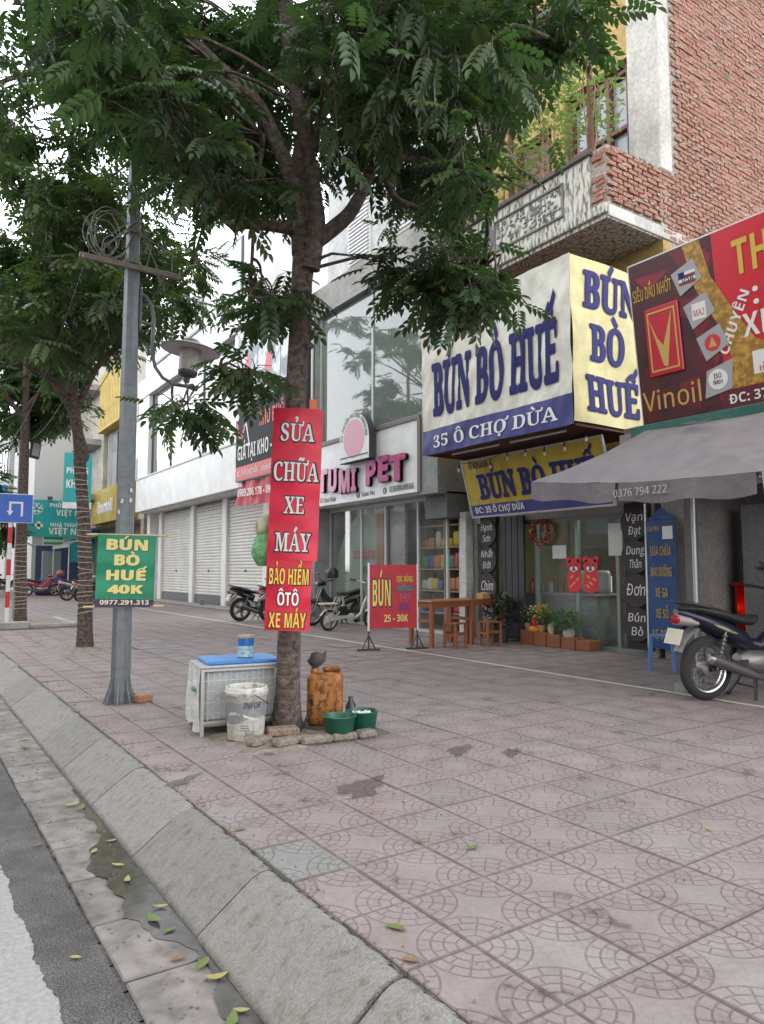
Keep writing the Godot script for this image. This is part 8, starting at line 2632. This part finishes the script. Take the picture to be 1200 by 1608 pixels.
const CROWN_A := [[1.42, 5.99, -6.26], [1.39, 5.83, -5.78], [0.84, 5.58, -5.87], [2.20, 6.19, -6.89], [1.01, 4.80, -4.72], [0.73, 5.12, -5.20], [1.61, 4.73, -4.98], [2.12, 5.72, -6.63], [2.53, 6.43, -6.67], [2.52, 5.63, -6.37], [1.78, 4.83, -5.43], [2.09, 6.27, -5.96], [1.98, 4.07, -4.72], [1.78, 6.08, -6.85], [1.15, 5.47, -5.89], [1.55, 5.41, -5.92], [1.44, 3.95, -4.28], [2.81, 5.20, -6.21], [0.81, 4.40, -4.65], [1.11, 4.51, -4.70], [1.25, 4.27, -4.49], [1.26, 6.93, -7.36], [2.76, 4.74, -5.65], [2.42, 5.52, -6.10], [2.91, 4.94, -5.93], [2.98, 6.00, -6.25], [1.20, 4.93, -4.97], [1.17, 5.83, -6.35], [2.24, 4.79, -6.30], [2.47, 5.96, -6.11], [1.18, 6.55, -7.29], [2.51, 6.39, -6.13], [1.33, 5.68, -6.12], [1.67, 5.04, -5.72], [1.22, 6.61, -6.87], [1.93, 5.49, -6.45], [1.36, 6.01, -6.74], [2.50, 5.37, -5.46], [2.36, 5.23, -6.59], [2.27, 6.52, -6.48], [3.00, 6.52, -6.24], [1.84, 6.02, -7.21], [1.41, 4.70, -4.75], [3.12, 5.35, -6.35], [0.99, 6.25, -6.66], [1.82, 6.79, -6.96], [1.18, 5.29, -5.04], [2.76, 6.45, -5.93], [1.79, 5.71, -6.70], [1.60, 5.40, -6.33], [2.89, 6.01, -5.93], [1.92, 4.64, -5.16], [2.47, 4.69, -5.76], [1.12, 5.05, -5.26], [0.74, 5.41, -5.52], [1.86, 4.89, -6.10], [1.94, 4.22, -5.14], [2.62, 5.26, -5.83], [2.62, 6.60, -6.35], [2.71, 5.23, -6.56], [2.96, 5.65, -6.58], [1.25, 6.28, -6.45], [1.80, 7.10, -7.53], [2.19, 5.70, -6.95], [2.06, 5.27, -5.72], [1.84, 5.03, -6.03], [2.19, 5.79, -5.74], [2.89, 5.70, -5.95], [1.30, 6.64, -7.71], [1.39, 5.13, -6.21], [1.54, 5.75, -7.03], [3.13, 7.01, -6.61], [2.62, 6.89, -7.13], [1.67, 6.11, -5.90], [1.86, 5.69, -6.46], [1.16, 5.92, -6.94], [2.94, 7.19, -6.95], [2.34, 4.79, -6.21], [2.47, 3.39, -5.25, 0.50], [2.13, 3.23, -4.73, 0.50], [2.22, 3.50, -5.10, 0.50], [2.37, 3.35, -5.03, 0.50], [2.23, 3.18, -4.89, 0.50], [2.47, 3.35, -5.55, 0.50], [2.36, 3.25, -5.13, 0.50], [2.52, 3.63, -5.61, 0.50], [2.49, 3.59, -5.40, 0.50], [1.67, 2.41, -5.18, 0.50], [1.78, 2.47, -5.31, 0.50], [1.68, 2.44, -5.33, 0.50], [1.71, 2.46, -5.21, 0.50], [2.16, 2.66, -5.05, 0.50], [2.15, 2.72, -4.90, 0.50], [2.14, 2.70, -4.98, 0.50], [2.17, 2.74, -5.14, 0.50], [2.82, 5.47, -4.24], [4.57, 6.75, -5.46], [2.50, 4.66, -4.03], [2.61, 5.58, -4.59], [4.43, 6.32, -4.38], [3.09, 4.96, -4.09], [4.00, 5.21, -5.40], [3.43, 5.80, -4.34], [2.08, 4.76, -3.70], [4.17, 6.58, -5.70], [4.30, 6.03, -4.70], [2.38, 4.33, -3.32], [3.28, 5.37, -4.31], [3.02, 3.88, -3.65], [3.44, 5.00, -3.80], [2.88, 6.03, -5.00], [4.06, 5.01, -5.63], [3.35, 5.54, -5.00], [3.03, 4.76, -4.31], [3.49, 5.01, -3.47], [3.81, 6.65, -5.64], [3.43, 4.92, -5.14], [4.30, 5.25, -5.27], [3.88, 5.35, -3.37], [3.67, 6.79, -6.07], [4.01, 5.53, -5.86], [3.11, 5.23, -5.20], [2.84, 4.43, -3.02], [3.81, 6.33, -5.32], [2.88, 4.83, -3.32], [3.72, 5.35, -4.85], [3.17, 6.16, -5.37], [3.58, 5.18, -4.07], [3.73, 6.98, -5.73], [3.19, 5.17, -3.81], [4.59, 5.52, -5.56], [3.69, 4.69, -4.86], [4.89, 6.39, -4.55], [3.72, 6.07, -5.61], [4.50, 6.04, -3.96], [4.85, 6.75, -4.75], [4.12, 5.61, -4.63], [3.66, 5.24, -5.46], [2.89, 5.25, -4.90], [3.98, 6.26, -5.00], [4.05, 5.89, -5.95], [2.41, 4.73, -3.37], [2.88, 4.81, -4.64], [3.42, 6.30, -4.98], [4.03, 4.83, -5.07], [3.15, 4.70, -3.69], [3.10, 4.97, -4.77], [2.69, 4.98, -4.23], [3.15, 5.98, -5.61], [4.14, 5.64, -4.20], [3.59, 4.71, -4.54], [3.48, 5.90, -4.89], [5.22, 6.78, -4.62], [4.29, 6.14, -5.16], [3.57, 6.08, -5.12], [3.88, 6.11, -4.66], [3.62, 5.15, -3.21], [4.07, 5.62, -5.05], [2.71, 4.62, -3.67], [3.93, 5.52, -3.90], [5.07, 6.94, -5.08], [3.67, 6.42, -6.16], [3.79, 5.74, -4.72], [4.34, 6.18, -5.69], [4.59, 6.28, -5.41], [2.92, 5.28, -3.94], [2.58, 4.26, -3.67], [3.39, 6.52, -5.29], [4.86, 6.33, -5.14], [2.52, 4.88, -3.72], [2.72, 3.64, -3.17], [4.09, 6.18, -4.40], [3.33, 4.22, -3.84], [3.64, 5.52, -4.36], [2.02, 4.31, -3.56], [3.52, 3.54, -4.41, 0.50], [3.73, 3.49, -4.07, 0.50], [3.42, 3.44, -4.25, 0.50], [3.51, 3.70, -4.25, 0.50], [3.57, 3.37, -3.89, 0.50], [3.61, 3.39, -4.09, 0.50], [2.94, 3.55, -4.35, 0.50], [3.13, 3.58, -4.49, 0.50], [2.97, 3.37, -3.96, 0.50], [3.16, 3.48, -3.89, 0.50], [3.70, 3.87, -4.47, 0.50], [3.74, 3.53, -4.34, 0.50], [3.34, 3.38, -4.15, 0.50], [3.38, 3.20, -3.60, 0.50], [3.07, 3.43, -4.30, 0.50], [3.59, 3.79, -4.35, 0.50], [3.29, 3.48, -4.08, 0.50], [3.39, 3.38, -3.91, 0.50], [3.34, 3.28, -4.00, 0.50], [3.53, 3.43, -4.44, 0.50], [3.26, 3.14, -3.72, 0.50], [3.51, 3.75, -4.47, 0.50], [3.11, 3.24, -4.00, 0.50], [3.33, 3.20, -3.90, 0.50], [2.60, 7.17, -4.52], [2.55, 6.31, -2.81], [3.02, 5.84, -3.25], [3.25, 7.65, -6.07], [2.32, 8.67, -5.16], [0.33, 7.72, -4.61], [1.20, 6.41, -4.01], [0.86, 5.80, -3.67], [4.13, 8.52, -3.86], [0.87, 6.56, -5.55], [0.57, 8.40, -4.48], [0.25, 7.32, -4.08], [2.38, 6.28, -4.72], [0.93, 8.47, -6.36], [1.79, 7.68, -7.13], [3.76, 6.47, -3.01], [1.89, 5.39, -3.43], [0.83, 7.18, -4.06], [1.57, 8.14, -4.02], [0.19, 5.28, -4.13], [2.13, 6.88, -2.79], [3.03, 5.08, -2.86], [3.73, 7.33, -3.69], [2.15, 8.14, -3.55], [0.86, 5.96, -5.17], [0.33, 7.30, -5.32], [0.75, 4.37, -3.86], [2.72, 6.97, -2.89]]
const CROWN_B := [[1.20, 5.16, -12.95], [1.89, 7.16, -14.16], [1.54, 5.39, -10.83], [1.81, 5.62, -13.40], [1.40, 6.69, -10.55], [2.63, 5.84, -10.71], [1.86, 6.17, -13.29], [3.08, 5.46, -10.10], [1.31, 5.32, -12.29], [4.17, 6.94, -12.46], [2.05, 7.93, -13.59], [2.03, 7.05, -11.47], [2.61, 6.42, -11.84], [1.67, 5.98, -13.96], [3.39, 7.06, -12.39], [1.58, 5.58, -14.72], [1.46, 6.97, -11.27], [1.29, 5.11, -11.30], [1.23, 6.01, -13.09], [2.28, 4.96, -10.20], [3.05, 4.83, -9.42], [1.48, 6.23, -12.53], [1.73, 6.49, -14.09], [1.90, 5.73, -14.42], [2.48, 7.08, -13.42], [3.00, 7.36, -13.54], [1.75, 6.63, -12.00], [2.24, 5.57, -11.44], [1.97, 5.38, -9.97], [3.36, 5.72, -13.18], [2.19, 6.78, -14.05], [2.87, 7.07, -11.62], [2.02, 7.13, -12.80], [1.72, 6.64, -14.53], [2.25, 6.57, -10.17], [1.64, 6.23, -10.44], [2.83, 5.25, -12.26], [2.48, 5.26, -10.51], [3.18, 6.43, -11.61], [1.79, 7.15, -12.30], [1.99, 4.69, -11.08], [2.85, 5.78, -12.83], [1.29, 4.36, -10.45], [3.30, 5.93, -11.33], [2.66, 5.80, -13.59], [2.78, 6.52, -11.40], [2.28, 5.18, -11.10], [1.99, 7.53, -12.43], [1.13, 7.84, -12.93], [3.89, 6.92, -13.26], [2.76, 6.47, -12.55], [2.29, 6.86, -12.39], [2.32, 4.96, -12.94], [2.45, 7.25, -11.18], [2.33, 6.13, -12.33], [2.34, 5.03, -13.65], [2.87, 8.34, -13.31], [1.37, 7.02, -13.92], [1.68, 4.85, -10.14], [2.11, 5.21, -12.63], [1.99, 7.54, -12.51], [0.91, 8.96, -10.93], [2.79, 8.81, -9.39], [4.18, 9.38, -12.07], [0.53, 7.86, -12.32], [-0.42, 8.39, -11.58], [4.03, 8.24, -9.90], [1.11, 7.94, -10.36], [1.17, 7.86, -11.34], [4.33, 9.35, -9.81], [2.82, 9.17, -10.42], [4.51, 9.79, -11.74], [-0.03, 9.46, -12.56], [0.28, 7.65, -11.26], [1.80, 8.97, -11.61], [0.20, 8.26, -10.84], [2.36, 8.36, -10.01], [3.38, 7.12, -9.46], [1.63, 9.60, -11.92], [2.00, 8.56, -10.70], [0.97, 8.60, -13.06], [3.95, 8.59, -12.59], [2.69, 8.01, -10.84], [1.21, 8.94, -13.55], [2.66, 7.06, -9.34], [1.95, 7.61, -10.87], [2.84, 8.16, -9.12], [1.14, 8.98, -14.26]]
const CROWN_C := [[2.63, 6.94, -22.78], [3.27, 5.60, -21.92], [2.67, 5.39, -18.60], [3.05, 5.87, -20.51], [3.54, 6.67, -21.31], [2.24, 5.64, -22.49], [2.65, 6.09, -22.97], [2.81, 5.42, -19.45], [2.06, 5.90, -20.68], [2.13, 5.70, -19.33], [2.57, 5.22, -21.07], [3.07, 6.18, -19.39], [2.52, 6.48, -21.72], [2.56, 6.22, -19.90], [2.23, 5.01, -20.21], [3.09, 5.95, -18.20], [3.25, 5.17, -20.03], [3.01, 6.81, -22.14], [2.38, 6.48, -20.99], [3.45, 5.84, -21.23], [3.91, 10.56, -22.39], [2.42, 6.84, -19.11], [0.86, 7.88, -19.39], [2.59, 8.90, -19.68], [3.61, 9.21, -22.17], [3.00, 7.12, -21.01], [1.61, 7.66, -22.52], [3.74, 9.33, -19.27], [2.12, 7.26, -21.68], [0.28, 9.13, -20.18], [3.78, 9.47, -20.21], [1.25, 7.48, -21.16], [2.70, 8.11, -22.45], [1.46, 9.49, -21.48], [3.80, 7.53, -19.51], [2.29, 10.12, -22.72]]

# ---------------------------------------------------------------- trees
func smooth_path(p: Array, r: Array, n := 4) -> Array:
	var q := []
	var rr := []
	for i in p.size() - 1:
		var a: Vector3 = p[maxi(i - 1, 0)]
		var b: Vector3 = p[i]
		var c: Vector3 = p[i + 1]
		var d: Vector3 = p[mini(i + 2, p.size() - 1)]
		for k in n:
			q.append(b.cubic_interpolate(c, a, d, float(k) / n))
			rr.append(lerpf(r[i], r[i + 1], float(k) / n))
	q.append(p[-1])
	rr.append(r[-1])
	return [q, rr]

# one compound leaf: a rachis along +z with paired leaflets drooping
func compound_leaf(pairs: int, length: float, leaflet: float, wide: float) -> MB:
	var w := MB.new()
	var pts := []
	for k in 6:
		var t := k / 5.0
		pts.append(Vector3(0, -0.22 * length * t * t, length * t))
	w.tube(pts, [0.003, 0.0028, 0.0024, 0.002, 0.0015, 0.001], 3, false)
	for k in pairs * 2 + 1:
		var i := k / 2
		var t := 0.16 + 0.84 * float(i) / pairs
		var side := 0.0 if k == pairs * 2 else (1.0 if k % 2 else -1.0)
		if side > 0.0: t += 0.03
		t = minf(t, 1.0)
		var base := Vector3(0, -0.22 * length * t * t, length * t)
		var ang := 0.0 if side == 0.0 else side * (1.05 - 0.25 * t)
		var d := Vector3(sin(ang), -0.3, cos(ang)).normalized()
		var s := d.cross(Vector3.UP).normalized()
		var up := s.cross(d).normalized()
		if up.y < 0: up = -up
		var l := leaflet * (1.0 - 0.25 * absf(t - 0.55))
		var fold := up * wide * 0.22
		var m0 := base + d * l * 0.35
		var m1 := base + d * l * 0.7 - Vector3(0, l * 0.05, 0)
		var tip := base + d * l - Vector3(0, l * 0.14, 0)
		for e in [-1.0, 1.0]:
			var nn: Vector3 = (up - s * e * 0.35).normalized()
			var p0: Vector3 = m0 + s * e * wide * 0.5 + fold
			var p1: Vector3 = m1 + s * e * wide * 0.42 + fold
			w.t3(base, p0, m0, nn, nn, nn)
			w.t3(m0, p0, p1, nn, nn, nn)
			w.t3(m0, p1, m1, nn, nn, nn)
			w.t3(m1, p1, tip, nn, nn, nn)
	return w

func grow_tree(label: String, at: Vector3, limbs: Array, crown: Array, per: int, leaf_scale: float, radius: float, seed_: int, tint: Color, bark: Material) -> Node3D:
	var t := thing("street_tree", label, "tree", at, Basis(), "street trees")
	rng.seed = seed_
	var samples := []
	var i := 0
	for l in limbs:
		var sp := smooth_path(l[0], l[1])
		var w := MB.new()
		var pts := []
		for q in sp[0]:
			pts.append(q - at)
			if i > 0: samples.append(q - at)
		w.tube(pts, sp[1], 16 if i == 0 else 10)
		part(t, "trunk" if i == 0 else "limb", w, bark)
		i += 1
	var tw := MB.new()
	var m := MultiMesh.new()
	m.transform_format = MultiMesh.TRANSFORM_3D
	m.use_colors = true
	m.mesh = compound_leaf(5, 0.34 * leaf_scale, 0.125 * leaf_scale, 0.052 * leaf_scale).mesh()
	var trs := []
	var cols := []
	for c in crown:
		var cp := Vector3(c[0], c[1], c[2]) - at
		# twig from the nearest limb
		var best: Vector3 = samples[0]
		for s in samples:
			var ds: float = s.distance_to(cp) + maxf(0.0, s.y - cp.y) * 0.4
			if ds < best.distance_to(cp) + maxf(0.0, best.y - cp.y) * 0.4: best = s
		var mid := best.lerp(cp, 0.5) + Vector3(rng.randfn() * 0.1, 0.12, rng.randfn() * 0.1)
		var len_ := best.distance_to(cp)
		tw.tube(smooth_path([best, mid, cp], [0.012 + 0.006 * len_, 0.01 + 0.003 * len_, 0.005], 3)[0], [0.012 + 0.006 * len_, 0.011 + 0.005 * len_, 0.011 + 0.004 * len_, 0.01 + 0.003 * len_, 0.008, 0.0065, 0.005], 5, false)
		var tone := rng.randf_range(0.8, 1.2)
		var spread: float = radius * (c[3] if c.size() > 3 else 1.0)
		var count: int = per / 5 if c.size() < 4 else per / 11
		for k in 5:
			var e := cp + Vector3(rng.randfn(), rng.randfn() * 0.55 - 0.15, rng.randfn()) * spread * 0.55
			var base := cp if k > 1 else cp.lerp(best, 0.25)
			tw.tube([base, base.lerp(e, 0.5) + Vector3(0, 0.05, 0), e], [0.006, 0.004, 0.002], 4, false)
			for j in count:
				var p := base.lerp(e, rng.randf_range(0.15, 1.05)) + Vector3(rng.randfn(), rng.randfn(), rng.randfn()) * 0.05 * leaf_scale
				var out := (e - base).normalized() * 0.5 + Vector3(rng.randfn(), 0, rng.randfn()) * 0.8 + Vector3(0, rng.randf_range(-0.75, 0.2), 0)
				out = out.normalized()
				var x := Vector3.UP.cross(out)
				if x.length() < 0.05: x = Vector3.RIGHT
				x = x.normalized().rotated(out, rng.randf_range(-0.5, 0.5))
				var b := Basis(x, out.cross(x), out).scaled(Vector3.ONE * rng.randf_range(0.7, 1.15))
				trs.append(Transform3D(b, p))
				var g := tone * rng.randf_range(0.75, 1.3)
				var yl := maxf(0.0, rng.randfn() * 0.5 - 0.6)
				cols.append(Color(tint.r * g * (1.0 + yl * 1.4), tint.g * g * (1.0 + yl * 0.6), tint.b * g))
	part(t, "twigs", tw, bark)
	m.instance_count = trs.size()
	for k in trs.size():
		m.set_instance_transform(k, trs[k])
		m.set_instance_color(k, cols[k])
	var mi := MultiMeshInstance3D.new()
	mi.name = "crown"
	mi.multimesh = m
	mi.set_meta("kind", "stuff")
	mi.material_override = M("leaf_green", Color(1, 1, 1), 0.42, {"vc": true, "backlight": Color(0.6, 0.85, 0.35), "spec": 0.5})
	t.add_child(mi)
	return t

func V(a: Array) -> Array:
	var r := []
	for p in a: r.append(Vector3(p[0], p[1], p[2]))
	return r

func build_trees() -> void:
	var bark := M("bark", Color(0.155, 0.115, 0.092), 0.92, {"tex": noise_tex("barkc", 0.02, 0.5, 1.0, 6, 512, FastNoiseLite.TYPE_SIMPLEX_SMOOTH, 35, 0.2, 0.75), "scale": 1.4, "bump": noise_tex("barkh", 0.05, 0, 1, 5, 512, FastNoiseLite.TYPE_SIMPLEX_SMOOTH, 36), "depth": 1.2})
	var a := grow_tree("large leafy street tree wearing the red repair banners on its trunk", Vector3(2.546, 0, -5.126), [
		[V([[2.55, -0.05, -5.13], [2.55, 0.08, -5.13], [2.555, 0.3, -5.13], [2.56, 0.8, -5.12], [2.56, 1.7, -5.08], [2.55, 2.5, -5.04], [2.55, 3.1, -4.99], [2.55, 3.5, -4.95], [2.57, 3.84, -4.92]]), [0.15, 0.122, 0.098, 0.09, 0.084, 0.082, 0.078, 0.082, 0.098]],
		[V([[2.56, 3.75, -4.93], [2.5, 4.27, -4.97], [2.4, 4.63, -5.07], [2.26, 5.08, -5.24], [2.0, 5.58, -5.61], [1.77, 6.11, -5.95], [1.55, 7.07, -6.24]]), [0.1, 0.075, 0.062, 0.055, 0.048, 0.04, 0.02]],
		[V([[2.58, 3.6, -4.86], [2.6, 3.95, -4.8], [2.57, 4.1, -4.76], [2.47, 4.4, -4.69], [2.35, 4.65, -4.62], [2.25, 4.95, -4.54], [2.16, 5.2, -4.45], [2.05, 5.8, -4.35], [1.96, 6.96, -4.41]]), [0.075, 0.07, 0.055, 0.054, 0.054, 0.054, 0.053, 0.045, 0.02]],
		[V([[2.57, 3.75, -4.95], [2.57, 4.42, -5.03], [2.63, 4.9, -5.07], [2.76, 5.74, -5.08], [2.89, 6.97, -5.0]]), [0.1, 0.085, 0.06, 0.045, 0.02]],
		[V([[2.56, 3.78, -4.86], [2.76, 3.97, -4.65], [2.85, 4.14, -4.57], [3.0, 4.44, -4.57], [3.32, 4.63, -4.58], [3.7, 4.66, -4.56], [4.15, 4.72, -4.49]]), [0.07, 0.058, 0.05, 0.042, 0.032, 0.025, 0.012]],
		[V([[3.04, 4.43, -4.54], [3.16, 4.22, -4.54], [3.36, 4.14, -4.47], [3.57, 3.89, -4.24], [3.68, 3.6, -4.07]]), [0.03, 0.028, 0.024, 0.018, 0.01]],
		[V([[2.7, 4.87, -5.0], [2.72, 5.25, -4.55], [2.86, 5.15, -4.1], [3.03, 5.22, -3.86], [3.21, 4.95, -3.53], [3.44, 4.79, -3.15]]), [0.035, 0.03, 0.025, 0.022, 0.018, 0.01]],
		[V([[2.55, 3.92, -4.91], [2.33, 3.94, -5.0], [2.12, 3.93, -5.08], [2.03, 3.87, -5.09]]), [0.055, 0.045, 0.038, 0.034]],
		[V([[2.3, 4.75, -5.15], [2.18, 4.04, -5.03], [2.15, 3.51, -5.02], [2.12, 2.97, -5.09], [1.8, 2.6, -5.2]]), [0.02, 0.016, 0.012, 0.009, 0.006]]],
		CROWN_A, 28, 0.74, 0.46, 11, Color(0.06, 0.097, 0.042), bark)
	# knots on the trunk
	for q in [[2.47, 2.72, -4.98, 0.05], [2.6, 3.0, -4.9, 0.035], [2.5, 3.35, -4.87, 0.05]]:
		var w := MB.new()
		w.ell(Vector3(q[0], q[1], q[2]) - a.position, Vector3(q[3], q[3] * 0.8, q[3]), 12)
		part(a, "knot", w, bark)
	var b := grow_tree("roped street tree standing in bare earth behind the lamp post", Vector3(2.54, 0, -12.34), [
		[V([[2.54, -0.05, -12.34], [2.53, 0.3, -12.34], [2.51, 1.2, -12.34], [2.44, 2.23, -12.33], [2.36, 2.95, -12.3], [2.38, 3.1, -12.28], [2.31, 3.45, -12.27], [2.2, 4.06, -12.26]]), [0.155, 0.12, 0.108, 0.095, 0.095, 0.125, 0.085, 0.09]],
		[V([[2.22, 3.8, -12.28], [1.92, 4.22, -12.2], [1.5, 4.46, -12.21], [1.14, 4.69, -12.19], [0.6, 5.2, -12.1]]), [0.075, 0.06, 0.05, 0.04, 0.02]],
		[V([[2.24, 3.7, -12.27], [2.54, 4.53, -12.23], [2.91, 5.01, -12.17], [3.38, 5.72, -12.03], [4.0, 6.5, -11.9]]), [0.06, 0.05, 0.045, 0.035, 0.015]],
		[V([[2.2, 4.0, -12.26], [2.19, 4.65, -12.09], [2.18, 5.8, -12.11], [2.04, 7.39, -12.16], [2.1, 9.0, -12.2]]), [0.085, 0.065, 0.05, 0.035, 0.015]],
		[V([[2.18, 5.2, -12.1], [1.6, 6.4, -11.8], [1.0, 7.6, -11.6], [0.6, 8.8, -11.4]]), [0.045, 0.035, 0.025, 0.012]],
		[V([[2.18, 5.6, -12.1], [2.7, 6.8, -12.5], [3.1, 8.2, -12.8]]), [0.04, 0.03, 0.012]]],
		CROWN_B, 45, 1.0, 0.75, 22, Color(0.085, 0.125, 0.052), bark)
	# cord wound round the trunk
	var w2 := MB.new()
	rng.seed = 6
	for k in 27:
		var y := 0.55 + k * 0.09 + rng.randf_range(-0.015, 0.015)
		var lo := 0 if y < 1.2 else 1 if y < 2.23 else 2
		var key := [[0.3, 2.53, -12.34, 0.12], [1.2, 2.51, -12.34, 0.108], [2.23, 2.44, -12.33, 0.095], [2.95, 2.36, -12.3, 0.095]]
		var kt: float = (y - key[lo][0]) / (key[lo + 1][0] - key[lo][0])
		var c := Vector3(lerpf(key[lo][1], key[lo + 1][1], kt), y, lerpf(key[lo][2], key[lo + 1][2], kt)) - b.position
		var r: float = lerpf(key[lo][3], key[lo + 1][3], kt) + 0.006
		var pts := []
		var tl := rng.randf_range(-0.25, 0.25)
		for j in 17:
			var an := TAU * j / 16.0
			pts.append(c + Vector3(cos(an) * r, sin(an + 0.7) * tl * r, sin(an) * r))
		w2.tube(pts, 0.006, 5, false)
	part(b, "wound_cord", w2, M("cord_pale", Color(0.45, 0.38, 0.3), 0.8))
	var c3 := grow_tree("slim far street tree in the planter beside the U-turn sign", Vector3(2.4, 0.05, -18.66), [
		[V([[2.4, 0.0, -18.66], [2.4, 0.4, -18.66], [2.36, 1.92, -18.66], [2.34, 3.85, -18.6], [2.31, 5.34, -18.5], [2.26, 7.44, -18.4]]), [0.16, 0.13, 0.12, 0.105, 0.09, 0.04]],
		[V([[2.33, 5.04, -18.5], [2.89, 5.95, -18.02], [3.28, 6.94, -18.02]]), [0.06, 0.05, 0.02]],
		[V([[2.33, 4.7, -18.5], [1.7, 5.6, -18.6], [1.1, 6.4, -18.7]]), [0.06, 0.05, 0.02]]],
		CROWN_C, 60, 1.2, 0.9, 33, Color(0.05, 0.085, 0.03), bark)
	var w3 := MB.new()
	for k in 16:
		var y := 0.3 + k * 0.1
		var pts := []
		for j in 13:
			var an := TAU * j / 12.0
			pts.append(Vector3(cos(an) * 0.137 - 0.02 * y, y + 0.02 * sin(an + k), sin(an) * 0.137))
		w3.tube(pts, 0.007, 4, false)
	part(c3, "wound_cord", w3, mats["cord_pale"])
	var far := []
	rng.seed = 90
	for k in 22: far.append([rng.randf_range(1.6, 4.8), rng.randf_range(2.6, 6.2), rng.randf_range(-42.5, -38.5)])
	grow_tree("small round street tree far beyond the U-turn sign", Vector3(2.6, 0, -40.0), [
		[V([[2.6, -0.05, -40.0], [2.6, 1.6, -40.0], [2.7, 3.0, -40.0]]), [0.14, 0.11, 0.07]],
		[V([[2.7, 2.9, -40.0], [2.9, 4.2, -40.2], [3.0, 5.4, -40.3]]), [0.07, 0.05, 0.02]]],
		far, 60, 2.0, 1.3, 44, Color(0.05, 0.09, 0.03), bark)
